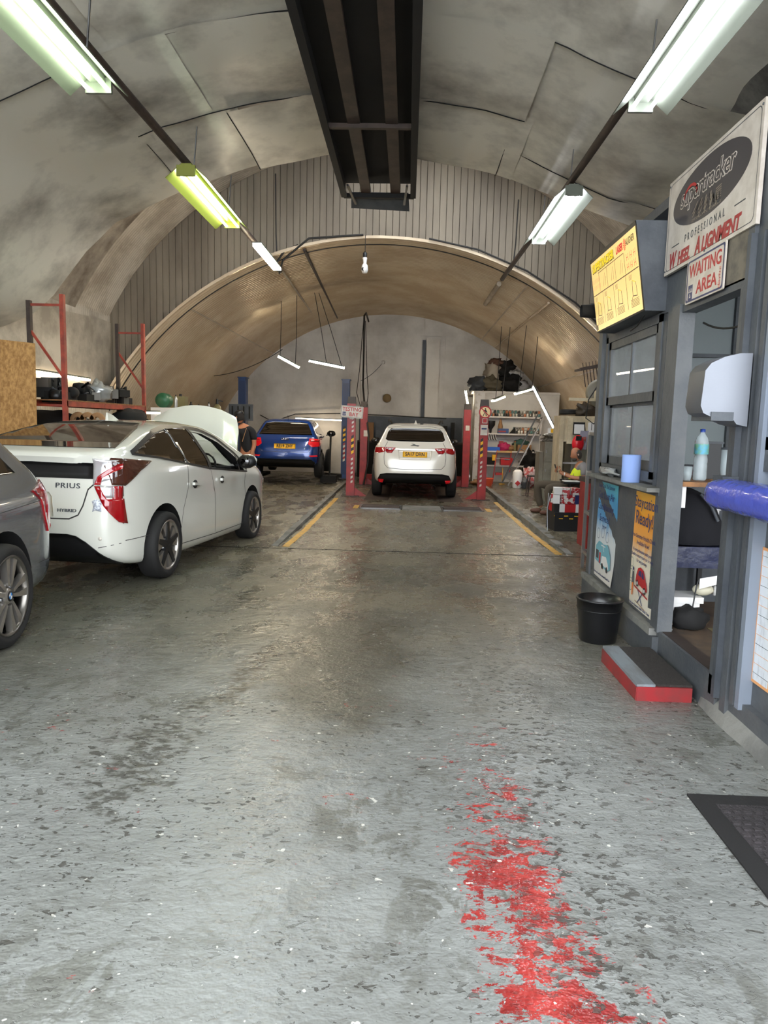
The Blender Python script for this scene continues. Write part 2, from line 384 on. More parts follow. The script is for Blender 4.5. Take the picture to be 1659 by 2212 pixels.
# left wall and right wall
def ribwall(name, x, y0, y1, z0, z1, m, pitch=.076, amp=.01):
    n = int((y1-y0)/pitch*4); b = MB(); vs = []
    for i in range(n+1):
        y = y0+(y1-y0)*i/n; d = amp*math.sin(2*PI*y/pitch)
        vs += [(x+d, y, z0), (x+d, y, z1)]
    b.add(vs, [[2*i, 2*i+1, 2*i+3, 2*i+2] for i in range(n)], m, True)
    return b
wl = struct(ribwall('wall_left', -5.85, -.6, 14.0, -.3, 3.5, M_wallc).build('wall_left'))
for y0, y1, z0, z1 in ((11.3, 13.1, 1.9, 3.28), (13.1, 13.95, 2.1, 3.3), (9.4, 11.3, 2.0, 3.25)):
    b = MB(); vs = []; nn = 8
    for i in range(nn+1):
        for k_ in range(5):
            y = y0+(y1-y0)*i/nn; z = z0+(z1-z0)*k_/4; vs.append((-5.82+.025*noise.noise(Vector((y*2, z*2, 1))), y, z+.03*math.sin(y*2)))
    b.add(vs, [[i*5+j_, i*5+j_+1, (i+1)*5+j_+1, (i+1)*5+j_] for i in range(nn) for j_ in range(4)], M_wallc, True)
    b.build('wall_lining_sheet', None, wl)
wr = struct(MB().bb(5.2, 5.4, -.6, 14.0, -.3, 3.5, M_vault).build('wall_right'))
# back wall: painted brick with lining boards and two pilasters
b = MB(); b.bb(-7.2, 6, 22.45, 22.6, -.3, 5.2, M_white)
wb = struct(b.build('wall_back'))
px_ = [-6.0, -4.85, -3.6, -2.35, -.95, .45, 1.1, 2.5, 3.8]
for x0, x1 in zip(px_[:-1], px_[1:]):
    for z0, z1 in ((1.84, 4.22), (4.24, 5.1)):
        MB().bb(x0+.008, x1-.008, 22.44-random.uniform(.0, .012), 22.46, z0, z1, M_white).build('lining_board', None, wb)
MB().bb(-1.86, -1.49, 22.30, 22.45, 0, 4.15, M_white).build('pilaster', None, wb)
MB().bb(.52, .92, 22.25, 22.45, 0, 4.15, M_white).build('pilaster', None, wb)
MB().bb(.40, .50, 22.36, 22.42, .2, 4.1, M_greyd).build('cable_channel', None, wb)

# ------------------------------------------------------------ plastic ceiling sheets
prof = [(-5.8, 2.72), (-5.35, 2.9), (-5.05, 3.15), (-4.56, 3.77), (-4.13, 4.18), (-3.5, 4.46), (-2.85, 4.73), (-2.09, 4.93), (-1.2, 5.08), (-.5, 5.1), (0.1, 5.06), (.7, 4.98), (1.26, 4.84), (1.89, 4.57), (2.45, 4.33), (3.0, 4.2), (3.6, 4.1)]
PX = np.array([p[0] for p in prof]); PZ = np.array([p[1] for p in prof])
cum = np.concatenate([[0], np.cumsum(np.hypot(np.diff(PX), np.diff(PZ)))]); cum /= cum[-1]
def ceil_pt(s): return float(np.interp(s, cum, PX)), float(np.interp(s, cum, PZ))
cl = struct(thing('ceiling_lining', 'x', 'x')); del cl['label'], cl['category']
cl['kind'] = 'structure'
def sx(x): return float(np.interp(x, PX, cum))
sheets = [(-.5, 2.4, 0, 1, 0), (2.35, 4.6, 0, 1, .012), (4.55, 6.75, 0, sx(-2.7), 0), (4.55, 6.75, sx(-2.75), 1-.09, .015), (6.7, 10.12, 0, sx(-3.0), .01),
          (6.68, 8.3, sx(-3.1), sx(-2.25), -.014), (8.27, 10.08, sx(-3.1), sx(-2.0), .006), (6.7, 8.35, sx(-2.3), sx(1.2), .0), (8.3, 10.1, sx(-2.1), sx(1.3), -.012), (6.7, 9.3, sx(1.15), 1, .012), (9.25, 10.1, sx(1.1), 1, -.006)]
for si, (y0, y1, s0, s1, dz) in enumerate(sheets):
    ns_ = max(6, int((s1-s0)*70)); ny = max(5, int((y1-y0)*7)); vs = []
    for i in range(ny+1):
        for k_ in range(ns_+1):
            s_ = s0+(s1-s0)*k_/ns_; x, z = ceil_pt(s_); y = y0+(y1-y0)*i/ny
            z += dz-.06*noise.noise(Vector((x*.7, y*.6, si*.9)))-.012*noise.noise(Vector((x*2.6, y*1.7, 3)))
            pk = math.exp(-((x+2.9)**2+(y-5.6)**2)/.9); z += pk*.022*math.sin(9*math.atan2(y-6.7, x+2.3)+4*y)
            ed = min(i, ny-i)/ny; yy_ = y
            if i == ny and y1 > 10: yy_ = y1+.13*noise.noise(Vector((x*.6, 2, 5)))+.03*math.sin(x*2)
            if k_ == ns_ and s1 > .9: x += .15*noise.noise(Vector((y*1.1, 8, 5)))
            vs.append((x, yy_, z))
    b = MB(); b.add(vs, [[i*(ns_+1)+k_, i*(ns_+1)+k_+1, (i+1)*(ns_+1)+k_+1, (i+1)*(ns_+1)+k_] for i in range(ny) for k_ in range(ns_)], M_sheet, True)
    o = b.build('plastic_sheet', None, cl)
    # dark seam tape line at the inner edge
    edge = [Vector(vs[ny*(ns_+1)+k_])+Vector((0, 0, -.006)) for k_ in range(ns_+1)] if y1 < 10 else [Vector(vs[i*(ns_+1)])+Vector((0, 0, -.006)) for i in range(ny+1)]
    MB().tube(edge, .006, 4, M_blackm, False).build('seam', None, o)
# hanging curtain of plastic between the sheets and the outer barrel at the left
b = MB(); vs = []; nn = 24
for i in range(nn+1):
    t = i/nn; a = math.radians(153-t*52)
    for k_ in range(4):
        q = k_/3; r = R2-.05+.03*noise.noise(Vector((t*6, q*2, 2))); vs.append((CX+math.cos(a)*r, 9.9+q*(2.62), CZ2+math.sin(a)*r))
b.add(vs, [[i*4+j_, i*4+j_+1, (i+1)*4+j_+1, (i+1)*4+j_] for i in range(nn) for j_ in range(3)], M_sheetd, True)
b.build('plastic_curtain', None, cl)
b = MB(); vs = []
for i in range(nn+1):
    a = math.radians(-4+i*60/nn)
    for k_ in range(4):
        q = k_/3; r = R2-.02+.03*noise.noise(Vector((i*.3, q*2, 7))); vs.append((CX+math.cos(a)*r, 9.9+q*2.62, CZ2+math.sin(a)*r))
b.add(vs, [[i*4+j_, i*4+j_+1, (i+1)*4+j_+1, (i+1)*4+j_] for i in range(nn) for j_ in range(3)], M_sheetd, True); b.build('plastic_curtain', None, cl)

# ------------------------------------------------------------ overhead trough
t = thing('overhead_trough', 'long dark steel trough hanging under the middle of the plastic ceiling', 'duct', (-.5, -.3, 4.78))
b = MB()
b.bb(-1.03, -1.0, -.3, 10.9, 4.8, 5.0, M_duct).bb(-.03, 0, -.3, 10.9, 4.8, 5.0, M_duct).bb(-1.03, 0, -.3, 10.9, 4.985, 5.0, M_duct)
b.bb(-1.06, -.98, -.3, 10.9, 4.78, 4.81, M_duct).bb(-.05, .03, -.3, 10.9, 4.78, 4.81, M_duct)
b.build('casing', None, t)
for x in (-.70, -.27): MB().bb(x-.07, x+.07, -.3, 10.95, 4.84, 4.90, M_dark).build('rail', None, t)
for y in (3.2, 8.5): MB().bb(-1.02, 0, y-.03, y+.03, 4.80, 4.85, M_dark).build('crossbar', None, t)
b = MB(); b.bb(-1.03, 0.0, 10.88, 10.94, 4.78, 4.84, M_duct)
b.bar((-.95, 10.6, 4.86), (-.86, 11.05, 4.74), .03, .03, M_alu).bar((-.1, 10.6, 4.86), (-.14, 11.05, 4.74), .03, .03, M_alu)
b.add([(-.92, 10.9, 4.86), (-.08, 10.9, 4.86), (-.06, 11.25, 4.7), (-.94, 11.2, 4.72)], [[0, 1, 2, 3]], M_greyd)
b.build('end_flap', None, t)

# ------------------------------------------------------------ conduits, lights
def conduit(pts, label, r=.028, m=M_dark):
    o = tag(MB().tube(pts, r, 8, m).build('conduit'), label, 'conduit'); return o
def cpt(x): return float(np.interp(x, PX, PZ))
conduit([(-2.4, -.4, 4.12), (-2.38, 6, 4.12), (-2.42, 9.5, 4.2), (-2.5, 13.9, 4.33)], 'long dark conduit along the left of the ceiling carrying the fluorescent lights', .04)
conduit([(1.74, -.4, 4.2), (1.74, 6, 4.18), (1.74, 9.5, 4.22), (1.74, 14.15, 4.31)], 'long dark conduit along the right of the ceiling carrying the fluorescent lights', .04)
conduit([(-2.52, 13.9, 4.42), (-2.62, 17, 4.46), (-2.78, 22.3, 4.52)], 'thin pale conduit running back under the inner barrel at the left', .022, M_corrm)
conduit([(2.62, 14.0, 3.86), (2.62, 22.3, 3.92)], 'pale conduit with clips along the right side of the inner barrel', .025, M_corr)
conduit([(-2.0, 13.6, 4.66), (-2.1, 17.5, 4.68), (-2.2, 21.9, 4.66)], 'dark trunking running back along the inner barrel crown', .03)
conduit([(1.74, 14.6, 4.31), (1.75, 17.2, 4.35)], 'short dark trunking fixed under the inner barrel', .05, M_corrm)
def twin_light(x, y0, y1, z, em, refl, label, tilt=0):
    t = thing('fluorescent_light', label, 'light', (x, (y0+y1)/2, z)); L = y1-y0
    b = MB(); b.bb(x-.055, x+.055, y0, y1, z+.035, z+.09, refl); b.bb(x-.095, x+.095, y0-.015, y0+.01, z-.035, z+.07, refl).bb(x-.095, x+.095, y1-.01, y1+.015, z-.035, z+.07, refl); b.build('housing', None, t)
    for s in (-1, 1):
        b = MB(); P = [(x+s*.06, z+.075), (x+s*.21, z-.055), (x+s*.215, z-.05), (x+s*.062, z+.083)]
        b.add([(p, y, q) for y in (y0, y1) for p, q in P], [[0, 1, 5, 4], [1, 2, 6, 5], [2, 3, 7, 6], [3, 0, 4, 7], [0, 3, 2, 1], [4, 5, 6, 7]], refl)
        b.build('reflector', None, t)
        MB().tube([(x+s*.07, y0+.02, z-.012), (x+s*.07, y1-.02, z-.012)], .0135, 10, em).build('tube', None, t)
    for y in (y0+.25, y1-.2):
        b = MB(); zt = min(cpt(x)+.0, z+.55); b.tube([(x, y, z+.09), (x+.03, y+.03, zt)], .008, 5, M_steel); b.build('hanging_chain', None, t)
    return t
twin_light(-2.3, 3.55, 5.4, 3.84, M_green, M_refl, 'twin tube fluorescent light nearest the door over the grey car')
twin_light(-2.3, 7.45, 9.35, 3.95, M_green, M_reflg, 'twin tube light with yellowed peeling reflector above the white hatchback')
twin_light(1.75, 3.9, 5.95, 3.98, M_cool, M_refl, 'large bright twin tube light above the wheel alignment sign')
twin_light(1.75, 8.2, 10.3, 4.05, M_cool, M_refl, 'bright twin tube light on the right conduit beyond the alignment sign')
def batten(name, p, q, w, m, label, chains=(), h=.045, r=None):
    t = thing(name, label, 'light', tuple((Vector(p)+Vector(q))/2)); p = Vector(p); q = Vector(q)
    up = (0, 0, 1)
    MB().bar(p+Vector((0, 0, h*.6)), q+Vector((0, 0, h*.6)), w*1.05, h*.6, M_refl).build('housing', None, t)
    MB().bar(p, q, w, h, m).build('diffuser', None, t)
    for (a, c) in chains: MB().tube([a, (Vector(a)+Vector(c))/2+Vector((.01, 0, 0)), c], .008, 5, M_cable).build('hanging_cord', None, t)
    return t
batten('led_batten', (-2.3, 10.85, 4.08), (-2.31, 12.55, 4.09), .13, M_warm, 'LED batten on the left conduit in front of the board clad arch')
batten('led_batten', (-3.09, 17, 3.03), (-2.62, 17.15, 2.79), .11, M_warm, 'short tilted LED batten hung on cords, left of the longer one', [((-3.05, 17, 3.05), (-3.03, 17, 4.3)), ((-2.7, 17.1, 2.85), (-2.68, 17.1, 4.45))])
batten('led_batten', (-2.36, 17, 2.94), (-1.53, 17.1, 2.8), .11, M_warm, 'long LED batten hung on slack cords over the blue car', [((-1.95, 17, 2.9), (-2.25, 17, 4.5)), ((-1.6, 17.1, 2.85), (-2.15, 17, 4.5))])
batten('led_batten', (2.05, 17.5, 2.12), (2.34, 17.7, 2.24), .11, M_warm, 'small LED light on two cords just right of the no pedestrians post', [((2.12, 17.5, 2.16), (2.2, 17.6, 3.9)), ((2.3, 17.7, 2.28), (2.42, 17.7, 3.9))])
batten('led_batten', (2.58, 17.5, 2.30), (3.03, 17.6, 2.44), .11, M_warm, 'LED light on long cords beside the top of the diagonal tube', [((2.65, 17.5, 2.34), (2.7, 17, 3.85)), ((3.0, 17.6, 2.46), (3.02, 17.2, 3.85))])
batten('fluorescent_tube', (2.92, 16.95, 2.45), (3.5, 17.05, 1.45), .06, M_cool, 'long white tube hung diagonally over the right hand shelves')
batten('fluorescent_tube', (-3.43, 21.9, 1.62), (-1.97, 21.9, 1.59), .1, M_warmlo, 'horizontal tube light on the back wall behind the blue car')
batten('fluorescent_tube', (-5.72, 10.94, 2.16), (-5.72, 12.7, 2.15), .08, M_warmlo, 'tube light along the left ribbed wall behind the orange rack')
batten('fluorescent_tube', (-5.1, 13.3, 1.6), (-4.62, 13.3, 1.6), .1, M_warmlo, 'short bright tube beneath the white cabinet behind the bonnet')
batten('fluorescent_tube', (1.62, 20.5, 2.50), (1.70, 20.5, 2.12), .05, M_warm, 'small upright tube at the edge of the storage loft')
# ------------------------------------------------------------ cars
def smooth_poly(P, k=4):
    P = np.array(P, float); n = len(P); out = []
    for i in range(n):
        p0, p1, p2, p3 = P[(i-1) % n], P[i], P[(i+1) % n], P[(i+2) % n]
        for j in range(k):
            t = j/k; out.append(.5*((2*p1)+(-p0+p2)*t+(2*p0-5*p1+4*p2-p3)*t*t+(-p0+3*p1-3*p2+p3)*t**3)*.6+(p1+(p2-p1)*t)*.4)
    return np.array(out)
def sdf(P, Q):
    d = np.full(len(P), 1e9); inside = np.zeros(len(P), bool); n = len(Q)
    for i in range(n):
        a, c = Q[i], Q[(i+1) % n]; e = c-a; w = P-a
        t = np.clip((w@e)/max(e@e, 1e-12), 0, 1); q = w-t[:, None]*e; d = np.minimum(d, (q*q).sum(1))
        c1 = (a[1] <= P[:, 1]) & (c[1] > P[:, 1]); c2 = (a[1] > P[:, 1]) & (c[1] <= P[:, 1])
        cr = e[0]*w[:, 1]-e[1]*w[:, 0]
        inside ^= (c1 & (cr > 0)) | (c2 & (cr < 0))
    return np.where(inside, -np.sqrt(d), np.sqrt(d))
def smax(a, b, k):
    h = np.clip(.5-.5*(b-a)/k, 0, 1); return b*(1-h)+a*h+k*h*(1-h)
class Field:
    """signed distance to a polygon, tabulated once"""
    def __init__(s, Q, h=.012):
        s.h = h; s.lo = Q.min(0)-.35; n = np.ceil((Q.max(0)+.35-s.lo)/h).astype(int)+1; s.n = n
        g = np.stack(np.meshgrid(np.arange(n[0]), np.arange(n[1]), indexing='ij'), -1).reshape(-1, 2)*h+s.lo
        s.g = sdf(g, Q).reshape(n[0], n[1])
    def __call__(s, P):
        u = (P-s.lo)/s.h; u = np.clip(u, 0, s.n-1.001); i = u.astype(int); f = u-i; x, y = i[:, 0], i[:, 1]; a, c = f[:, 0], f[:, 1]; g = s.g
        return g[x, y]*(1-a)*(1-c)+g[x+1, y]*a*(1-c)+g[x, y+1]*(1-a)*c+g[x+1, y+1]*a*c
class Shape:
    """a car body as the rounded intersection of its side, plan and rear outlines"""
    def __init__(s, side, plan, rear, L, k=.07, k2=.10):
        s.side = smooth_poly(side); pl = plan+[(-x, y) for x, y in plan[::-1]]; rr = rear+[(-x, z) for x, z in rear[::-1]]
        s.plan = smooth_poly(pl); s.rear = smooth_poly(rr); s.L = L; s.k = k; s.k2 = k2; s.fs, s.fp, s.fr = Field(s.side), Field(s.plan), Field(s.rear); s.w = max(x for x, _ in plan); s.h = max(z for _, z in side)
    def F(s, P):
        a = s.fs(P[:, [1, 2]]); b = s.fp(P[:, [0, 1]]); c = s.fr(P[:, [0, 2]])
        return smax(smax(a, c, s.k), b, s.k2)
    def march(s, O, D, tmax, it=22):
        lo = np.zeros(len(O)); hi = np.full(len(O), tmax)
        for _ in range(it):
            m = (lo+hi)/2; f = s.F(O+D*m[:, None]); lo = np.where(f < 0, m, lo); hi = np.where(f < 0, hi, m)
        return O+D*((lo+hi)/2)[:, None]
    def normal(s, P, e=.012):
        g = np.stack([s.F(P+np.eye(3)[i]*e)-s.F(P-np.eye(3)[i]*e) for i in range(3)], 1)
        return g/np.maximum(np.linalg.norm(g, axis=1), 1e-9)[:, None]
    def body(s, step=.045):
        w, L, h = s.w, s.L, s.h; zc = .62; vs = []; fs = []
        def grid(o, u, v, nu, nv):
            k = len(vs)
            for i in range(nu+1):
                for j in range(nv+1): vs.append(np.array(o)+np.array(u)*i/nu+np.array(v)*j/nv)
            for i in range(nu):
                for j in range(nv): fs.append([k+i*(nv+1)+j, k+(i+1)*(nv+1)+j, k+(i+1)*(nv+1)+j+1, k+i*(nv+1)+j+1])
        nx, ny, nz_ = int(2*w/step), int(L/step), int(h/step)
        grid((-w, 0, 0), (2*w, 0, 0), (0, 0, h), nx, nz_); grid((w, L, 0), (-2*w, 0, 0), (0, 0, h), nx, nz_)
        grid((w, 0, 0), (0, L, 0), (0, 0, h), ny, nz_); grid((-w, L, 0), (0, -L, 0), (0, 0, h), ny, nz_)
        grid((-w, 0, h), (2*w, 0, 0), (0, L, 0), nx, ny); grid((-w, L, 0), (2*w, 0, 0), (0, -L, 0), nx, ny)
        V = np.array(vs); O = np.zeros_like(V); O[:, 1] = np.clip(V[:, 1], .62, L-.62); O[:, 2] = zc
        # keep the spine inside the bonnet height
        D = V-O; D /= np.linalg.norm(D, axis=1)[:, None]
        P = s.march(O, D, 1.9)
        me = bpy.data.meshes.new('body'); me.from_pydata(P.tolist(), [], fs)
        bm = bmesh.new(); bm.from_mesh(me); bmesh.ops.remove_doubles(bm, verts=bm.verts, dist=.0012)
        bmesh.ops.dissolve_degenerate(bm, edges=bm.edges, dist=.0005); bmesh.ops.recalc_face_normals(bm, faces=bm.faces)
        bm.to_mesh(me); bm.free(); return me
    def project(s, pts2, plane, sign=1):
        p = np.array(pts2, float); n = len(p); O = np.zeros((n, 3)); D = np.zeros((n, 3))
        if plane == 'side': O[:, 1] = p[:, 0]; O[:, 2] = p[:, 1]; D[:, 0] = sign
        elif plane == 'rear': O[:, 0] = p[:, 0]; O[:, 2] = p[:, 1]; O[:, 1] = 1.3; D[:, 1] = -1
        elif plane == 'front': O[:, 0] = p[:, 0]; O[:, 2] = p[:, 1]; O[:, 1] = s.L-1.3; D[:, 1] = 1
        else: O[:, 0] = p[:, 0]; O[:, 1] = p[:, 1]; O[:, 2] = .5; D[:, 2] = 1
        return s.march(O, D, 1.5)
    def patch(s, poly2, plane, m, name, parent, sign=1, lift=.004, step=.05, thick=0.):
        bm = bmesh.new(); vs = [bm.verts.new((x, y, 0)) for x, y in poly2]; bm.faces.new(vs)
        xs = [p[0] for p in poly2]; ys = [p[1] for p in poly2]
        for ax, lo, hi in ((0, min(xs), max(xs)), (1, min(ys), max(ys))):
            n = int((hi-lo)/step)
            for i in range(1, n+1):
                q = lo+(hi-lo)*i/(n+1); co = (q, 0, 0) if ax == 0 else (0, q, 0); no = (1, 0, 0) if ax == 0 else (0, 1, 0)
                bmesh.ops.bisect_plane(bm, geom=bm.verts[:]+bm.edges[:]+bm.faces[:], plane_co=co, plane_no=no)
        bm.verts.index_update(); p2 = [(v.co.x, v.co.y) for v in bm.verts]; fs = [[v.index for v in f.verts] for f in bm.faces]
        edges = [(e.verts[0].index, e.verts[1].index) for e in bm.edges if e.is_boundary]; bm.free()
        P = s.project(p2, plane, sign); N = s.normal(P); Q = P+N*lift
        vs = Q.tolist(); base = len(vs); vs += (P-N*.01).tolist()
        fs2 = fs+[[a, c, c+base, a+base] for a, c in edges]
        me = bpy.data.meshes.new(name); me.from_pydata(vs, [], fs2); me.materials.append(m)
        me.polygons.foreach_set('use_smooth', [True]*len(fs)+[False]*len(edges))
        b2 = bmesh.new(); b2.from_mesh(me)
        for f in b2.faces:
            if len(f.verts) and f.index < len(fs):
                c = f.verts[0].index
                if f.normal.dot(Vector(N[c])) < 0: f.normal_flip()
        b2.to_mesh(me); b2.free()
        o = bpy.data.objects.new(name, me); COL.objects.link(o); o.parent = parent; return o
    def strip(s, line, plane, m, name, parent, w=.007, sign=1, lift=.0015, step=.04):
        pts = []; P = [np.array(p, float) for p in line]
        for a, c in zip(P[:-1], P[1:]):
            n = max(1, int(np.linalg.norm(c-a)/step)); pts += [a+(c-a)*i/n for i in range(n)]
        pts.append(P[-1]); pts = np.array(pts); T = np.gradient(pts, axis=0); T /= np.linalg.norm(T, axis=1)[:, None]; Nn = np.stack([-T[:, 1], T[:, 0]], 1)*w/2
        A = s.project(pts+Nn, plane, sign); B = s.project(pts-Nn, plane, sign); NA = s.normal(A); k = len(pts)
        vs = (A+NA*lift).tolist()+(B+NA*lift).tolist(); fs = [[i, i+1, i+1+k, i+k] for i in range(k-1)]
        me = bpy.data.meshes.new(name); me.from_pydata(vs, [], fs); me.materials.append(m)
        o = bpy.data.objects.new(name, me); COL.objects.link(o); o.parent = parent; return o
def boolean(me, cutters, mats):
    """cut the solids in cutters out of the mesh"""
    o = bpy.data.objects.new('b', me); COL.objects.link(o); tmp = []
    for c in cutters:
        mm = bpy.data.meshes.new('c'); mm.from_pydata(c.v, [], c.f); mm.materials.append(mats[1]); bmx = bmesh.new(); bmx.from_mesh(mm)
        bmesh.ops.recalc_face_normals(bmx, faces=bmx.faces); bmx.to_mesh(mm); bmx.free()
        oc = bpy.data.objects.new('c', mm); COL.objects.link(oc); tmp.append(oc)
        md = o.modifiers.new('b', 'BOOLEAN'); md.operation = 'DIFFERENCE'; md.object = oc; md.solver = 'EXACT'; md.material_mode = 'TRANSFER'
    dg = bpy.context.evaluated_depsgraph_get(); dg.update(); r = bpy.data.meshes.new_from_object(o.evaluated_get(dg))
    for q in tmp+[o]: bpy.data.objects.remove(q)
    return r
def wheel(parent, x, y, r, rim, style, side, wd=.215):
    """one wheel: tyre, rim, spokes, hub; side = +1 faces +x"""
    t = bpy.data.objects.new('wheel', None); COL.objects.link(t); t.parent = parent; t.location = (x, y, r); t['_o'] = (0, 0, 0)
    h = wd/2; b = MB()
    b.lathe([(rim*.98, -h*.86), (rim+.02, -h), (r-.035, -h), (r-.008, -h*.82), (r, -h*.5), (r, h*.5), (r-.008, h*.82), (r-.035, h), (rim+.02, h), (rim*.98, h*.86)], n=48, m=M_rubber, axis='X')
    b.build('tyre', None, t)
    s = side; b = MB(); mr = style['mr']; ms = style['ms']
    b.lathe([(rim*.97, -h*.85), (rim*.93, -h*.2), (rim*.93, s*h*.55), (rim*.985, s*h*.84), (rim*1.01, s*h*.9), (rim*.94, s*h*.9), (rim*.92, s*h*.7)], n=40, m=mr, axis='X')
    b.lathe([(0, s*h*.02), (rim*.55, s*h*.02), (rim*.6, -s*.02)], n=24, m=M_dark, axis='X')
    b.lathe([(rim*.6, -s*.03), (rim*.93, -s*.03)], n=24, m=M_blackm, axis='X')
    b.build('rim', None, t)
    xo = s*h*.82
    def blade(pl, a, m, x0, x1):
        # pl: (radius, offset) outline, turned by a
        q = []
        for rr, oo in pl: q.append((rr*math.cos(a)-oo*math.sin(a), rr*math.sin(a)+oo*math.cos(a)))
        bb_ = MB(); n = len(q); vs = [(x0, p[0], p[1]) for p in q]+[(x1 if i else x1, p[0], p[1]) for i, p in enumerate(q)]
        bb_.add(vs, [list(range(n)), list(range(n, 2*n))[::-1]]+[[i, (i+1) % n, (i+1) % n+n, i+n] for i in range(n)], m); return bb_
    R = rim*.97; a0 = style.get('a0', PI/2)
    for i in range(style['n']):
        a = a0+2*PI*i/style['n']
        if style['kind'] == 'star':      # black star arms over silver webs
            [blade([(rim*.30, -.012), (R, -.012 if q_ > 0 else -.085), (R, .085 if q_ > 0 else .012), (rim*.30, .012)], a+q_*.16, ms, xo*.55, xo*.9).build('spoke', None, t) for q_ in (-1, 1)]
            blade([(rim*.1, -.036), (R*.99, -.019), (R*.99, .019), (rim*.1, .036)], a, M_black, xo*.6, xo*1.04).build('spoke', None, t)
        elif style['kind'] == 'pair':
            for d, tw in ((-.25, .012), (.25, -.012)):
                blade([(rim*.24, -.012), (rim*.5, -.015), (R, -.030+tw), (R, .026+tw), (rim*.5, .014), (rim*.24, .010)], a+d, ms, xo*.5, xo*1.0).build('spoke', None, t)
        else:
            blade([(rim*.15, -.03), (R, -.022), (R, .022), (rim*.15, .03)], a, ms, xo*.6, xo).build('spoke', None, t)
    b = MB(); b.lathe([(0, xo*1.02), (rim*.13, xo*1.02), (rim*.2, xo*.9), (rim*.27, xo*.6)], n=20, m=ms if style['kind'] != 'star' else M_black, axis='X')
    for i in range(5):
        a = a0+.63+2*PI*i/5; b.lathe([(0, xo*.86), (.012, xo*.86), (.014, xo*.6)], (0, math.cos(a)*rim*.28, math.sin(a)*rim*.28), 8, M_steel, 'X')
    b.build('hub', None, t)
    if style['kind'] == 'pair':
        b = MB(); b.lathe([(.0, xo*1.05), (.034, xo*1.05), (.036, xo*.95)], n=20, m=M_ink, axis='X')
        for q in range(4):
            vs = [(xo*1.07, 0, 0)]+[(xo*1.07, .022*math.cos(q*PI/2+j*PI/8), .022*math.sin(q*PI/2+j*PI/8)) for j in range(5)]
            b.add(vs, [[0, 1, 2, 3, 4, 5]], M_lblue if q % 2 else M_paperw)
        b.build('emblem', None, t)
    return t
M_lblue = mat('emblem_blue', (50, 130, 200), .3)
def car(name, label, loc, rz, side, plan, rear, L, wheels, paint, style, k=.07, k2=.1, cut=None, step=.045, tilt=0):
    t = thing(name, label, 'car', loc, rz); t.rotation_euler = (tilt, 0, rz)
    s = Shape(side, plan, rear, L, k, k2); me = s.body(step); me.materials.append(paint)
    cs = []
    for y, r, wx in wheels:
        for sg in (-1, 1):
            c = MB(); c.lathe([(0, sg*(s.w-.30)), (r+.07, sg*(s.w-.30)), (r+.07, sg*(s.w+.2)), (0, sg*(s.w+.2))], (0, y, r+.01), 40, axis='X', smooth=False); cs.append(c)
    me = boolean(me, cs+(cut or []), (paint, M_blackm)); me.name = 'body'
    me.polygons.foreach_set('use_smooth', [True]*len(me.polygons)); me.set_sharp_from_angle(angle=math.radians(38))
    o = bpy.data.objects.new('body', me); COL.objects.link(o); o.parent = t
    for y, r, wx in wheels:
        for sg in (-1, 1): wheel(t, sg*wx, y, r, style['rim'], style, sg)
    return t, s
def rearM(s, x, z, lift=.006):
    P = s.project([(x, z)], 'rear')[0]; N = s.normal(np.array([P]))[0]
    n = Vector(N); r = Vector((0, 0, 1)).cross(n); r = Vector((-n.y, n.x, 0)).normalized() if abs(n.y) > .1 else Vector((1, 0, 0))
    if r.x < 0: r = -r
    return frame(Vector(P)+n*lift, r, n.cross(r))
def mirrors(t, s, y, z, x, mb, flip=1):
    for sg in (-1, 1):
        m = MB(); m.ell((sg*(x+.12), y, z+.05), (.125, .06, .085), mb, 14, 8, jit=.15, seed=2)
        m.bar((sg*(x-.02), y+.03, z), (sg*(x+.08), y+.02, z+.02), .05, .03, M_black); o = m.build('door_mirror', None, t, world=False)
        g = MB(); g.lathe([(0, -.006), (.05, -.005), (.058, .004)], (sg*(x+.12), y-.056, z+.05), 16, M_glassd, 'Y'); g.build('mirror_glass', None, o, world=False)

P_white = mat('white_car_paint', (222, 222, 212), .16, coat=1., spec=.5)
P_wh2 = mat('white_car_paint_warm', (226, 220, 208), .16, coat=1., spec=.5)
P_blue = mat('blue_car_paint', (14, 56, 128), .2, metal=.3, coat=1.)
P_grey = mat('grey_car_paint', (120, 126, 132), .24, metal=.55, coat=1.)
M_tl = mat('red_lens', (150, 12, 20), .1, coat=1., emit=.04)
M_tlb = mat('bright_red_lens', (205, 18, 28), .15, coat=1., emit=.2)
M_tlc = mat('clear_lens', (206, 204, 206), .12, metal=.4, coat=1.)
M_smoke = mat('smoked_lens', (74, 40, 30), .1, coat=1.)
M_gap = mat('shut_line', (52, 50, 48), .8)
M_clear = mat('clear_glass', (240, 245, 245), .0, alpha=.14, spec=.6)
M_rimd = mat('machined_alloy', (176, 170, 162), .28, metal=.8)
M_rimg = mat('grey_alloy', (128, 124, 118), .3, metal=.85)

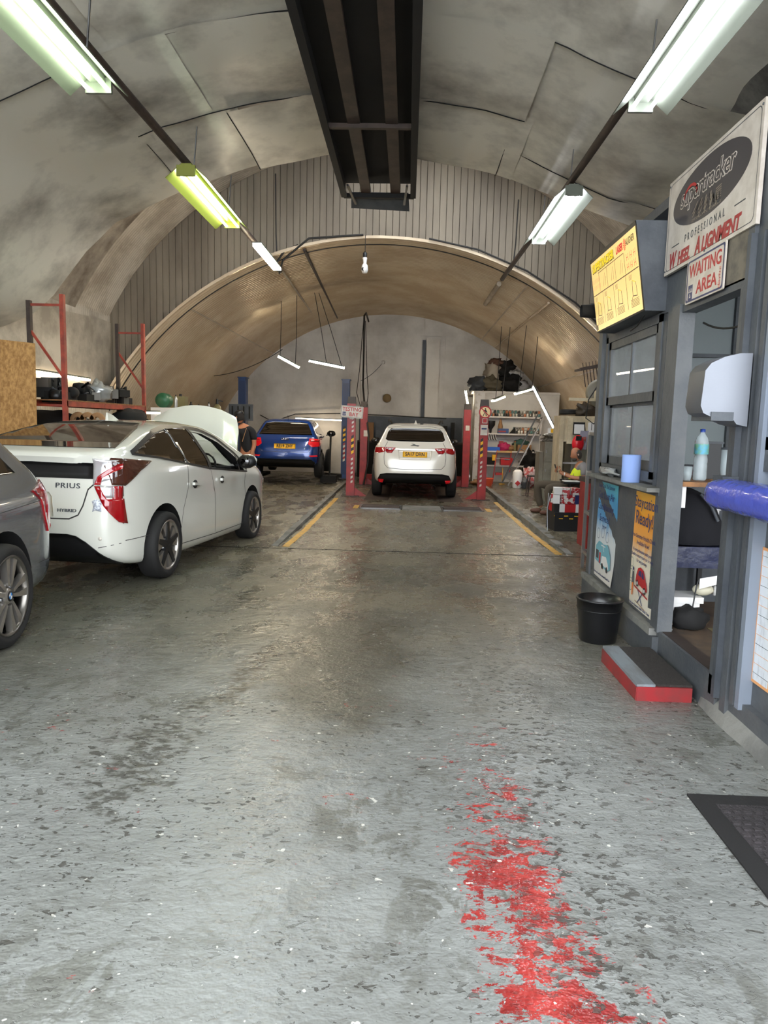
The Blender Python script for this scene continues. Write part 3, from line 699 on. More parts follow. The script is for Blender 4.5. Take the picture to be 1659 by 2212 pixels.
# --- white hybrid hatchback with its bonnet up
side = [(.25, .24), (.06, .34), (.0, .55), (.05, .90), (.08, 1.12), (.02, 1.175), (.10, 1.215), (.45, 1.31), (.95, 1.43), (1.45, 1.51), (2.0, 1.53), (2.45, 1.49), (2.9, 1.35), (3.3, 1.18), (3.62, 1.04), (3.95, .95), (4.3, .84), (4.48, .70), (4.54, .50), (4.5, .26), (4.25, .17), (3, .16), (1.2, .17), (.5, .20)]
plan = [(0, 0), (.45, .01), (.66, .07), (.77, .22), (.84, .5), (.875, .95), (.88, 2.2), (.875, 3.3), (.855, 3.9), (.78, 4.28), (.6, 4.46), (.3, 4.54), (0, 4.55)]
rear = [(0, .12), (.76, .14), (.84, .24), (.875, .45), (.88, .7), (.87, .92), (.845, 1.06), (.80, 1.15), (.735, 1.26), (.655, 1.39), (.565, 1.475), (.40, 1.53), (0, 1.56)]
cab = MB(); cab.add([(x, y, z) for x0, x1, y0, y1, z in ((-.78, .78, 1.5, 3.5, .55), (-.76, .76, 1.5, 3.45, .95), (-.60, .60, 1.6, 2.62, 1.40)) for x, y in ((x0, y0), (x1, y0), (x1, y1), (x0, y1))],
        [[3, 2, 1, 0], [0, 1, 5, 4], [1, 2, 6, 5], [2, 3, 7, 6], [3, 0, 4, 7], [4, 5, 9, 8], [5, 6, 10, 9], [6, 7, 11, 10], [7, 4, 8, 11], [8, 9, 10, 11]])
win = [(2.07, 1.02), (3.25, .93), (3.0, 1.09), (2.62, 1.29), (2.25, 1.39), (1.93, 1.415), (1.98, 1.2)]
w1 = MB(); w1.add([(x, y, z) for x in (-1.2, 1.2) for y, z in win], [list(range(7))[::-1], list(range(7, 14))]+[[i, (i+1) % 7, (i+1) % 7+7, i+7] for i in range(7)])
ws = MB(); ws.add([(-.62, 3.32, .90), (.62, 3.32, .90), (.50, 2.35, 1.34), (-.50, 2.35, 1.34), (-.70, 3.62, 1.3), (.70, 3.62, 1.3), (.53, 2.66, 1.7), (-.53, 2.66, 1.7)], [[0, 1, 2, 3], [7, 6, 5, 4], [0, 4, 5, 1], [1, 5, 6, 2], [2, 6, 7, 3], [3, 7, 4, 0]])
yaw = -math.atan2(.25, 2.69)
stP = dict(kind='star', n=5, rim=.243, mr=M_rimd, ms=M_rimd)
wR = Vector((-2.31, 6.69, 0))      # where the right rear wheel stands
fwd = Vector((-math.sin(yaw), math.cos(yaw), 0)); rgt = Vector((math.cos(yaw), math.sin(yaw), 0))
WX = .79; loc = wR-fwd*.86-rgt*(WX+.05); loc.z = floor_z(-3, loc.y)
PR, sp = car('hatchback_car', 'white hybrid hatchback with raised bonnet behind the grey car', loc, yaw, side, plan, rear, 4.55, [(.86, .322, WX), (3.56, .322, WX)], P_white, stP, cut=[cab, w1, ws], tilt=-.015)
for sg in (-1, 1):
    sp.patch([(.36, 1.205), (.8, 1.17), (1.44, 1.09), (1.40, 1.25), (1.34, 1.425), (1.05, 1.38), (.75, 1.305), (.5, 1.235)], 'side', M_glassd, 'quarter_window', PR, sg)
    sp.patch([(1.46, 1.088), (2.04, 1.02), (1.96, 1.22), (1.90, 1.44), (1.6, 1.445), (1.36, 1.43)], 'side', M_glassd, 'rear_door_window', PR, sg, lift=.005)
    sp.strip([(.36, 1.21), (.75, 1.32), (1.05, 1.40), (1.35, 1.445), (1.8, 1.46), (2.25, 1.43), (2.62, 1.34), (2.95, 1.17), (3.32, .94)], 'side', M_black, 'window_trim', PR, .035, sg, .007)
    sp.strip([(.36, 1.20), (.8, 1.16), (1.4, 1.085), (2.05, 1.008), (3.34, .915)], 'side', M_black, 'window_trim', PR, .02, sg, .008)
    sp.strip([(2.05, 1.0), (1.98, 1.22), (1.92, 1.44)], 'side', M_black, 'door_pillar', PR, .075, sg, .009)
    sp.strip([(3.03, .94), (2.95, 1.13)], 'side', M_black, 'door_pillar', PR, .03, sg, .009)
    sp.strip([(1.44, 1.07), (1.42, .85), (1.28, .62), (1.22, .40), (1.28, .27), (2.2, .25), (3.25, .25), (3.28, .5), (3.24, .78), (3.28, .92)], 'side', M_gap, 'door_gap', PR, .008, sg)
    sp.strip([(2.07, .99), (2.18, .7), (2.22, .27)], 'side', M_gap, 'door_gap', PR, .007, sg)
    sp.strip([(.22, .45), (.56, .46)], 'side', M_gap, 'bumper_gap', PR, .006, sg); sp.strip([(sg*.60, .40), (sg*.75, .43)], 'rear', M_gap, 'bumper_gap', PR, .006)
    for yh in (1.60, 2.42):
        b = MB(); P = sp.project([(yh, .855)], 'side', sg)[0]; b.bar((P[0]+sg*.03, yh-.11, .87), (P[0]+sg*.03, yh+.11, .857), .03, .03, P_white); b.ell((P[0]+sg*.0, yh-.0, .86), (.008, .07, .045), M_gap); b.build('door_handle', None, PR, world=False)
    # lamp cluster: dark wing on the side, upright lens down the corner
    sp.patch([(.10, 1.10), (.12, 1.17), (.66, 1.13), (.42, 1.05), (.22, .93), (.12, .94)], 'side', M_smoke, 'tail_light', PR, sg, lift=.012, step=.03)
    x = sg
    sp.patch([(x*.565, 1.165), (x*.755, 1.15), (x*.755, 1.03), (x*.70, .99), (x*.565, .94)], 'rear', M_tlc, 'tail_light', PR, lift=.012, step=.03)
    sp.patch([(x*.755, 1.12), (x*.735, 1.12), (x*.60, 1.01), (x*.575, .94), (x*.625, .94), (x*.64, 1.0), (x*.755, 1.08)], 'rear', M_tl, 'tail_light', PR, lift=.016, step=.03)
    sp.patch([(x*.60, .935), (x*.76, .935), (x*.762, .84), (x*.67, .83), (x*.62, .85)], 'rear', M_tlc, 'tail_light', PR, lift=.012, step=.03)
    sp.patch([(x*.575, .93), (x*.62, .93), (x*.67, .82), (x*.762, .82), (x*.775, .60), (x*.735, .62), (x*.65, .76)], 'rear', M_tl, 'tail_light', PR, lift=.016, step=.03)
    sp.patch([(.12, .93), (.20, .93), (.19, .70), (.20, .60), (.12, .74)], 'side', M_tl, 'tail_light', PR, sg, lift=.012, step=.03)
sp.patch([(-.68, 1.25), (.68, 1.25), (.61, 1.35), (.53, 1.43), (.42, 1.475), (0, 1.495), (-.42, 1.475), (-.53, 1.43), (-.61, 1.35)], 'rear', M_glassd, 'rear_window', PR, lift=.006)
sp.patch([(-.56, .99), (.56, .99), (.56, 1.125), (0, 1.14), (-.56, 1.125)], 'rear', M_black, 'lower_rear_window', PR, lift=.006)
sp.strip([(.575, .95), (.52, .90), (.48, .76), (.44, .68), (.36, .645), (0, .64), (-.36, .645), (-.44, .68), (-.48, .76), (-.52, .90), (-.575, .95)], 'rear', M_gap, 'tailgate_gap', PR, .012)
sp.patch([(-.30, .66), (.22, .66), (.20, .83), (.17, .87), (-.26, .87), (-.30, .83)], 'rear', P_white, 'plate_recess', PR, lift=.003)
sp.patch([(-.28, .70), (.14, .70), (.14, .82), (-.28, .82)], 'rear', M_plate, 'number_plate', PR, lift=.010)
sp.patch([(-.66, .215), (.66, .215), (.72, .24), (.58, .38), (.50, .45), (.42, .50), (.34, .515), (-.34, .515), (-.42, .50), (-.50, .45), (-.58, .38), (-.72, .24)], 'rear', M_black, 'rear_valance', PR, lift=.01)
text('PRIUS', .062, rearM(sp, .34, .925), M_greyd, 'badge', PR, .003, world=False, spacing=1.1, sx=1.35)
text('HYBRID', .040, rearM(sp, .34, .715), M_greyd, 'badge', PR, .003, world=False, sx=1.25)
M_sticker = mat('torn_sticker', (224, 228, 236), .7, c2=(170, 176, 190), ns=60, lo=.5, hi=.55)
sp.patch([(.555, .80), (.59, .82), (.64, .80), (.63, .75), (.635, .71), (.585, .725), (.56, .71), (.57, .76)], 'rear', M_sticker, 'torn_sticker', PR, lift=.004)
b = MB(); b.lathe([(.0, 0), (.016, 0), (.018, .006)], tuple(sp.project([(.62, .48)], 'rear')[0]-np.array([0, .004, 0])), 14, P_wh2, 'Y'); b.build('parking_sensor', None, PR, world=False)
f = sp.project([(0, 1.05)], 'top')[0]
b = MB(); b.add([(-.035, 1.35, f[2]-.1), (.035, 1.35, f[2]-.1), (.035, 1.6, 1.49), (-.035, 1.6, 1.49), (-.006, 1.36, 1.585), (.006, 1.36, 1.585), (.004, 1.48, 1.56), (-.004, 1.48, 1.56)], [[0, 3, 2, 1], [4, 5, 6, 7], [0, 1, 5, 4], [1, 2, 6, 5], [2, 3, 7, 6], [3, 0, 4, 7]], P_white)
b.build('roof_antenna', None, PR, world=False)
mirrors(PR, sp, 2.92, 1.01, .86, M_black)
b = MB(); b.ell((.985, 2.955, 1.075), (.118, .055, .075), P_white, 14, 8, jit=.1); b.build('mirror_cap', None, PR, world=False)
# raised bonnet: a curved panel hinged at the cowl
b = MB(); nn = 14; mmn = 16; vs = []; LB = .86; lean = math.radians(58)
for i in range(nn+1):
    v = i/nn; half = .70*(1-.10*v-.38*max(0, v-.62)**1.4)
    for j in range(mmn+1):
        u = -1+2*j/mmn; vv = v*(1-.10*u*u*v); d = LB*vv
        bul = .055*(1-u*u)+.05*math.sin(PI*v)+.012*math.exp(-((abs(u)-.62)/.08)**2)
        vs.append((u*half, 3.34+math.cos(lean)*d-math.sin(lean)*bul, 1.01+math.sin(lean)*d+math.cos(lean)*bul-.05*u*u))
k = (nn+1)*(mmn+1); vs += [(x, y+.022*math.sin(lean), z-.022*math.cos(lean)) for x, y, z in vs[:k]]
q = lambda i, j: i*(mmn+1)+j
fs = [[q(i, j), q(i, j+1), q(i+1, j+1), q(i+1, j)] for i in range(nn) for j in range(mmn)]; fs += [[a+k for a in f_[::-1]] for f_ in fs]
ring = [q(0, j) for j in range(mmn+1)]+[q(i, mmn) for i in range(1, nn+1)]+[q(nn, j) for j in range(mmn-1, -1, -1)]+[q(i, 0) for i in range(nn-1, 0, -1)]
fs += [[ring[i], ring[i]+k, ring[(i+1) % len(ring)]+k, ring[(i+1) % len(ring)]] for i in range(len(ring))]
P_hood = P_white
b.add(vs, fs, P_hood, True); sharp(b.build('bonnet', None, PR, world=False), 50)
b = MB(); b.bb(-.62, .62, 3.45, 4.25, .80, .985, M_blackm); b.build('engine_bay', None, PR, world=False)
sp.patch([(-.60, .99), (.60, .99), (.52, 1.30), (-.52, 1.30)], 'front', M_clear, 'windscreen', PR, lift=.0)
b = MB()
for x in (-.38, .38):
    b.box((x, 2.35, .82), (.46, .14, .62), M_blackm, Matrix.Rotation(.2, 3, 'X')); b.box((x, 2.28, 1.2), (.24, .1, .18), M_blackm)
    b.box((x, 2.65, .6), (.46, .5, .14), M_blackm)
b.build('front_seats', None, PR, world=False)
b = MB(); b.bb(-.72, .72, 3.1, 3.5, .7, .98, M_blackm); b.tube([(.38+.17*math.cos(a), 3.0+.07*math.sin(a), .98+.16*math.sin(a)) for a in [2*PI*i/16 for i in range(17)]], .014, 6, M_black, False); b.build('dashboard', None, PR, world=False)
b = MB(); P0 = sp.project([(4.05, .76)], 'side', 1)[0]
b.ell((.70, 4.22, .74), (.10, .20, .09), M_tlc, 12, 8); b.build('headlight', None, PR, world=False); b = MB(); b.ell((-.70, 4.22, .74), (.10, .20, .09), M_tlc, 12, 8); b.build('headlight', None, PR, world=False)

# --- white sport utility car standing in the testing bay
side = [(.35, .34), (.10, .40), (.0, .56), (.02, .74), (.07, .95), (.14, 1.10), (.28, 1.26), (.44, 1.46), (.50, 1.55), (.62, 1.62), (1.2, 1.655), (2.0, 1.655), (2.6, 1.58), (3.1, 1.35), (3.45, 1.16), (4.1, 1.06), (4.5, .92), (4.68, .72), (4.73, .45), (4.6, .28), (3, .24), (1.5, .24)]
plan = [(0, 0), (.5, .02), (.74, .09), (.86, .24), (.93, .5), (.96, .95), (.93, 1.7), (.93, 3), (.955, 3.8), (.88, 4.35), (.6, 4.65), (0, 4.73)]
rear = [(0, .18), (.78, .20), (.86, .30), (.915, .45), (.955, .70), (.955, .88), (.93, 1.02), (.885, 1.12), (.80, 1.22), (.72, 1.38), (.655, 1.52), (.58, 1.62), (.42, 1.675), (0, 1.685)]
JG, sj = car('suv_car', 'white sport utility car with yellow plate inside the red post lift', (.18, 15.25, -.112), -.005, side, plan, rear, 4.73, [(.93, .365, .84), (3.80, .365, .84)], P_wh2, dict(kind='plain', n=10, rim=.25, mr=M_black, ms=M_black), k=.09, k2=.13)
sj.patch([(-.60, 1.255), (-.30, 1.245), (.30, 1.245), (.60, 1.255), (.645, 1.29), (.60, 1.44), (.54, 1.515), (.3, 1.53), (-.3, 1.53), (-.54, 1.515), (-.60, 1.44), (-.645, 1.29)], 'rear', M_glassd, 'rear_window', JG, lift=.006)
for x in (-1, 1):
    sj.patch([(x*.42, 1.105), (x*.64, 1.115), (x*.64, 1.03), (x*.60, .995), (x*.50, .995)], 'rear', M_tl, 'tail_light', JG, lift=.010, step=.03)
    sj.patch([(x*.65, 1.115), (x*.85, 1.105), (x*.865, 1.0), (x*.80, .985), (x*.65, 1.02)], 'rear', M_tl, 'tail_light', JG, lift=.010, step=.03)
    sj.patch([(x*.49, 1.085), (x*.58, 1.09), (x*.575, 1.055), (x*.495, 1.055)], 'rear', M_tlc, 'reversing_light', JG, lift=.013, step=.03)
    sj.patch([(x*.66, .425), (x*.775, .43), (x*.765, .37), (x*.69, .36)], 'rear', M_tlb, 'fog_light', JG, lift=.016, step=.03)
    sj.strip([(x*.60, 1.23), (x*.655, 1.12), (x*.665, .9), (x*.65, .75), (x*.58, .675), (x*.3, .655), (0, .65)], 'rear', M_gap, 'tailgate_gap', JG, .009)
    b = MB(); b.tube([(x*.60, .75, 1.66), (x*.605, .95, 1.70), (x*.60, 1.8, 1.71), (x*.58, 2.6, 1.64)], .018, 8, M_black); b.build('roof_rail', None, JG, world=False)
    sj.patch([(.62, 1.22), (.75, 1.40), (1.0, 1.52), (2.2, 1.54), (2.75, 1.40), (3.15, 1.18), (2, 1.16)], 'side', M_glassd, 'side_windows', JG, x)
    sj.strip([(x*.60, 1.535), (x*.30, 1.58), (0, 1.585)], 'rear', M_gap, 'spoiler_gap', JG, .006)
sj.patch([(-.77, .28), (.77, .28), (.79, .44), (.74, .535), (.6, .565), (-.6, .565), (-.74, .535), (-.79, .44)], 'rear', M_black, 'rear_valance', JG, lift=.008)
sj.patch([(-.34, .86), (.34, .86), (.37, 1.06), (-.37, 1.06)], 'rear', P_wh2, 'plate_recess', JG, lift=.003)
sj.patch([(-.262, .915), (.262, .915), (.262, 1.03), (-.262, 1.03)], 'rear', M_plate, 'number_plate', JG, lift=.012)
text('SA17 DRN', .108, rearM(sj, 0, .972, .018), M_ink, 'plate_lettering', JG, .001, world=False, sx=.86, bold=.002)
b = MB(rearM(sj, 0, 1.155, .008)); b.prism([(-.10, 0), (-.02, .035), (-.08, .05), (-.03, .045), (.03, .012), (.09, .002), (.06, -.015), (.0, .0)], 0, .006, M_greyd); b.build('badge', None, JG, world=False)
b = MB(); b.lathe([(.045, -.02), (.05, .06)], (-.42, .02, .27), 12, M_steel, 'Y'); b.lathe([(.045, -.02), (.05, .06)], (.42, .02, .27), 12, M_steel, 'Y'); b.build('exhaust_tips', None, JG, world=False)
b = MB(); b.add([(-.035, .62, 1.62), (.035, .62, 1.62), (.03, .85, 1.645), (-.03, .85, 1.645), (0, .64, 1.715)], [[0, 3, 2, 1], [0, 1, 4], [1, 2, 4], [2, 3, 4], [3, 0, 4]], P_wh2); b.build('roof_antenna', None, JG, world=False)
mirrors(JG, sj, 3.02, 1.14, .87, M_black)

# --- blue crossover on the blue lift
side = [(.4, .32), (.12, .38), (.0, .52), (.02, .70), (.08, .88), (.14, 1.02), (.30, 1.16), (.47, 1.33), (.55, 1.42), (.68, 1.48), (1.2, 1.51), (1.9, 1.51), (2.4, 1.42), (2.85, 1.2), (3.15, 1.04), (3.8, .96), (4.1, .75), (4.19, .45), (4.05, .26), (2.5, .22), (1.2, .22)]
plan = [(0, 0), (.5, .02), (.72, .08), (.82, .22), (.87, .5), (.89, .9), (.87, 1.7), (.87, 2.8), (.88, 3.3), (.8, 3.85), (.5, 4.13), (0, 4.19)]
rear = [(0, .16), (.72, .18), (.80, .28), (.85, .45), (.885, .68), (.88, .84), (.85, .96), (.79, 1.05), (.72, 1.15), (.64, 1.32), (.56, 1.44), (.40, 1.51), (0, 1.53)]
AU, sa = car('crossover_car', 'blue crossover car raised slightly between the blue lift posts', (-3.0, 17.4, .09), .04, side, plan, rear, 4.19, [(.78, .33, .79), (3.38, .33, .79)], P_blue, dict(kind='plain', n=7, rim=.24, mr=M_black, ms=M_rimg), k=.08, k2=.12)
sa.patch([(-.66, 1.09), (.66, 1.09), (.61, 1.20), (.52, 1.37), (.35, 1.405), (-.35, 1.405), (-.52, 1.37), (-.61, 1.20)], 'rear', M_glassd, 'rear_window', AU, lift=.006)
for x in (-1, 1):
    sa.patch([(x*.60, 1.01), (x*.82, 1.0), (x*.85, .88), (x*.83, .82), (x*.66, .80), (x*.57, .87)], 'rear', M_tlb, 'tail_light', AU, lift=.012, step=.03)
    sa.patch([(x*.63, .975), (x*.80, .965), (x*.81, .93), (x*.62, .93)], 'rear', M_tl, 'tail_light', AU, lift=.016, step=.03)
    sa.patch([(x*.60, .595), (x*.80, .60), (x*.79, .565), (x*.62, .56)], 'rear', M_tlb, 'reflector', AU, lift=.008, step=.03)
    sa.strip([(x*.66, 1.07), (x*.60, .84), (x*.62, .76), (x*.58, .68), (0, .67)], 'rear', M_gap, 'tailgate_gap', AU, .008)
    sa.patch([(.66, 1.12), (.78, 1.27), (1.1, 1.38), (2.0, 1.40), (2.4, 1.32), (2.75, 1.12), (1.8, 1.07)], 'side', M_glassd, 'side_windows', AU, x)
sa.patch([(-.68, .27), (.68, .27), (.74, .42), (.64, .50), (-.64, .50), (-.74, .42)], 'rear', M_black, 'rear_valance', AU, lift=.01)
sa.patch([(-.262, .755), (.262, .755), (.262, .87), (-.262, .87)], 'rear', M_plate, 'number_plate', AU, lift=.012)
text('RE19 ZHY', .108, rearM(sa, 0, .812, .018), M_ink, 'plate_lettering', AU, .001, world=False, sx=.86, bold=.002)
b = MB(rearM(sa, 0, .985, .01))
for i in range(4):
    c = (i-1.5)*.042; b.tube([(c+.027*math.cos(a), .027*math.sin(a), 0) for a in [2*PI*q_/18 for q_ in range(19)]], .0045, 5, M_chrome, False)
b.build('badge', None, AU, world=False)
mirrors(AU, sa, 2.72, 1.06, .84, M_black)
b = MB(); b.tube([(0, .7, 1.49), (0, .62, 1.58)], .006, 5, M_black); b.build('roof_antenna', None, AU, world=False)

# --- grey estate car nearest the door, tail towards the hatchback
side = [(.30, .26), (.08, .34), (.0, .52), (.03, .70), (.08, .84), (.12, .98), (.22, 1.10), (.48, 1.32), (.68, 1.45), (.9, 1.50), (1.6, 1.55), (2.3, 1.53), (2.8, 1.36), (3.3, 1.10), (4.0, 1.0), (4.4, .82), (4.48, .5), (4.35, .26), (3, .2), (1.4, .2)]
plan = [(0, 0), (.55, .01), (.76, .06), (.85, .18), (.885, .42), (.90, .95), (.89, 1.8), (.89, 3.2), (.88, 3.7), (.78, 4.2), (.5, 4.43), (0, 4.48)]
rear = [(0, .14), (.76, .16), (.85, .26), (.895, .45), (.90, .72), (.89, .86), (.85, .97), (.79, 1.05), (.71, 1.22), (.63, 1.40), (.54, 1.50), (.38, 1.56), (0, 1.57)]
yb = PI+.085
fb = Vector((-math.sin(yb), math.cos(yb), 0)); rb_ = Vector((math.cos(yb), math.sin(yb), 0))
WXB = .80; locb = Vector((-2.54, 4.36, 0))-fb*.94+rb_*(WXB+.06); locb.z = floor_z(-3, 5.2)
BM, sb = car('estate_car', 'grey metallic car cut by the left of the picture with multi spoke alloys', locb, yb, side, plan, rear, 4.48, [(.94, .335, WXB), (3.68, .335, WXB)], P_grey, dict(kind='pair', n=5, rim=.262, mr=M_rimg, ms=M_rimd, a0=PI/2+.2), k=.09, k2=.14, tilt=.015, step=.04)
for sg in (-1, 1):
    sb.patch([(.10, .99), (.20, 1.03), (.44, .97), (.34, .90), (.30, .78), (.24, .66), (.13, .72)], 'side', M_tl, 'tail_light', BM, sg, lift=.012, step=.03)
    x = sg; sb.patch([(x*.52, .98), (x*.78, .97), (x*.80, .80), (x*.72, .70), (x*.56, .80)], 'rear', M_tl, 'tail_light', BM, lift=.010, step=.03)
    sb.patch([(.55, 1.10), (.78, 1.33), (1.2, 1.42), (2.2, 1.42), (2.7, 1.27), (3.0, 1.08), (1.8, 1.06)], 'side', M_glassd, 'side_windows', BM, sg)
    sb.strip([(1.25, 1.04), (1.28, .8), (1.18, .5), (1.2, .3), (2.9, .28), (3.0, .7), (3.0, 1.04)], 'side', M_gap, 'door_gap', BM, .007, sg)
    sb.strip([(.2, .90), (1.2, .86), (3.0, .82)], 'side', M_gap, 'swage_line', BM, .004, sg)
    sb.strip([(.17, .45), (.42, .46)], 'side', M_gap, 'bumper_gap', BM, .006, sg)
sb.patch([(-.60, 1.10), (.60, 1.10), (.50, 1.38), (-.50, 1.38)], 'rear', M_glassd, 'rear_window', BM, lift=.006)
sb.patch([(-.26, .76), (.26, .76), (.26, .87), (-.26, .87)], 'rear', M_plate, 'number_plate', BM, lift=.012)
mirrors(BM, sb, 3.0, 1.06, .86, M_black)
# ------------------------------------------------------------ waiting room cabin (outer face on x = 1.64)
XF = 1.64
def xm(y, z, x=XF-.006): return frame((x, y, z), (0, -1, 0), (0, 0, 1))     # drawing plane facing the garage
w = MB()       # lower wall under the window, header, end wall, roof, interior walls
w.bb(XF+.005, XF+.09, 4.60, 6.24, .22, 1.08, M_grey)
cabw = struct(w.build('wall_cabin'))
def cpart(name, x0, x1, y0, y1, z0, z1, m=M_grey): return MB().bb(x0, x1, y0, y1, z0, z1, m).build(name, None, cabw)
cpart('plinth', XF-.04, XF+.12, 4.46, 6.30, -.08, .17); cpart('plinth_ledge', XF-.05, XF+.1, 4.50, 6.30, .17, .215, M_conc)
b = MB(); b.bb(XF+.0, XF+.1, 3.62, 4.50, -.06, .205, M_grey); b.build('threshold_riser', None, cabw)
cpart('corner_post', XF-.01, XF+.08, 6.20, 6.30, .2, 2.30); cpart('post', XF-.015, XF+.08, 4.46, 4.585, .20, 2.24)
cpart('post', XF-.005, XF+.08, 4.60, 4.68, .20, 2.24, M_grey); cpart('inner_post', XF+.02, XF+.09, 4.76, 4.83, 1.1, 2.24, M_greyd)
cpart('header_board', XF+.02, XF+.08, 3.50, 6.30, 2.235, 2.80); cpart('header_board', XF+.02, XF+.08, 1.8, 3.50, 2.5, 3.05)
cpart('header_cover', XF+.0, XF+.02, 3.66, 4.38, 2.225, 2.47, mat('stained_board', (120, 112, 98), .7, c2=(92, 86, 78), ns=9))
cpart('door_head', XF+.0, XF+.09, 3.62, 4.52, 2.19, 2.235, M_greyd)
cpart('jamb', XF-.0, XF+.10, 3.60, 3.70, .10, 2.5); cpart('jamb', XF-.03, XF+.03, 3.565, 3.60, .12, 2.42, M_greyd); cpart('jamb', XF-.0, XF+.06, 3.50, 3.56, .0, 2.42)
cpart('end_wall', XF+.08, 4.6, 6.22, 6.30, 0, 2.95, M_greyd); cpart('cabin_roof', XF+.05, 4.9, 1.6, 6.32, 2.95, 3.02, M_greyd)
cpart('inside_wall', 3.6, 3.68, 1.6, 6.25, .1, 2.95, M_white)
cpart('threshold', XF+.02, XF+.11, 3.62, 4.5, .15, .207, M_dark); cpart('cabin_floor', XF+.10, 3.6, 1.6, 6.25, -.05, .2, mat('cabin_floor', (96, 78, 62), .7, c2=(70, 60, 52), ns=4))
cpart('partition', 1.72, 2.9, 5.35, 5.40, .2, 1.14, M_greyd)
for y in (5.55,):
    cpart('partition_panel', 2.25, 3.5, 6.18, 6.215, 1.2, 2.7, mat('grey_panel', (126, 134, 136), .5)); cpart('panel_moulding', 2.70, 2.74, 6.14, 6.19, 1.2, 2.6, M_greyd); cpart('panel_moulding', 2.2, 3.5, 6.14, 6.19, 2.1, 2.13, M_greyd)
# panels and apron to the right of the door
cpart('side_panel', XF+.06, XF+.10, 1.8, 3.5, .12, 1.34); cpart('panel_rail', XF+.02, XF+.09, 1.8, 3.5, 1.30, 1.38); cpart('panel_rail', XF+.02, XF+.09, 1.2, 3.5, .04, .17)
for y in (3.44, 3.38): cpart('panel_moulding', XF+.0, XF+.08, y-.02, y+.02, .14, 2.45, M_grey if y > 3.4 else mat('pale_moulding', (122, 130, 142), .4))
ap = MB(); vs = []; nn = 14
for i in range(nn+1):
    y = 3.78-i*(3.78-1.2)/nn; j0 = .03*noise.noise(Vector((y*3, 0, 0)))
    vs += [(XF-.03+j0, y, floor_z(1, y)-.02), (XF-.0+j0*.5, y, .06+j0*.3), (XF+.07, y, .135)]
ap.add(vs, [[3*i, 3*(i+1), 3*(i+1)+1, 3*i+1] for i in range(nn)]+[[3*i+1, 3*(i+1)+1, 3*(i+1)+2, 3*i+2] for i in range(nn)], M_conc, True)
ap.add([vs[0], vs[1], vs[2], (XF+.07, 3.78, -.02)], [[0, 3, 2, 1]], M_conc)
ap.build('concrete_apron', None, cabw)
cpart('base_board', XF+.08, XF+.14, 1.2, 3.50, -.1, .13, M_grey); cpart('dark_gap_strip', XF+.05, XF+.09, 3.50, 3.62, -.1, .13, M_dark)  # dark brown strip added in place of the shaded gap between the jambs
# sash window beside the door
wn = struct(thing('window_1', 'x', 'x', (XF, 5.3, 1.2))); del wn['label'], wn['category']
Y0, Y1, Z0, Z1 = 4.83, 6.14, 1.20, 2.24
b = MB(); x0, x1 = XF+.01, XF+.09
b.bb(x0, x1, Y0, Y0+.06, Z0-.05, Z1, M_grey).bb(x0, x1, Y1-.06, Y1, Z0-.05, Z1, M_grey).bb(x0, x1, Y0, Y1, Z1-.05, Z1, M_grey).bb(x0, x1, Y0, Y1, Z0-.07, Z0, M_grey); b.build('window_frame', None, wn)
for (za, zb, xo, nm) in ((1.68, 2.19, 0, 'sash'), (1.20, 1.72, .035, 'sash')):
    b = MB(); xa, xb = XF+.02+xo, XF+.055+xo
    b.bb(xa, xb, Y0+.06, Y0+.12, za, zb, M_grey).bb(xa, xb, Y1-.12, Y1-.06, za, zb, M_grey).bb(xa, xb, Y0+.06, Y1-.06, zb-.06, zb, M_grey).bb(xa, xb, Y0+.06, Y1-.06, za, za+.065, M_grey)
    ym = (Y0+Y1)/2; b.bb(xa+.004, xb-.004, ym-.014, ym+.014, za, zb, M_grey); o = b.build(nm, None, wn)
    MB().bb(xa+.014, xa+.020, Y0+.1, ym, za+.04, zb-.04, M_clear).build('pane', None, o); MB().bb(xa+.014, xa+.020, ym, Y1-.1, za+.04, zb-.04, M_clear).build('pane', None, o)
w2 = struct(thing('window_2', 'x', 'x', (XF, 2.5, 1.4))); del w2['label'], w2['category']
b = MB(); b.bb(XF+.02, XF+.1, 1.8, 3.36, 1.38, 1.46, M_grey).bb(XF+.02, XF+.1, 1.8, 3.36, 2.42, 2.5, M_grey).bb(XF+.02, XF+.1, 3.27, 3.36, 1.4, 2.5, mat('pale_moulding', (122, 130, 142))).bb(XF+.02, XF+.1, 1.8, 1.88, 1.4, 2.5, M_grey); b.build('window_frame', None, w2)
MB().bb(XF+.055, XF+.06, 1.86, 3.3, 1.44, 2.44, M_clear).build('pane', None, w2)
# sill counter
b = MB(); b.bb(XF-.095, XF+.03, 4.59, 6.12, 1.085, 1.112, M_conc); o = tag(b.build('counter'), 'narrow grey counter ledge under the cabin window', 'shelf')
MB().bb(XF-.02, XF+.03, 4.59, 6.19, 1.062, 1.085, M_greyd).build('support_batten', None, o)

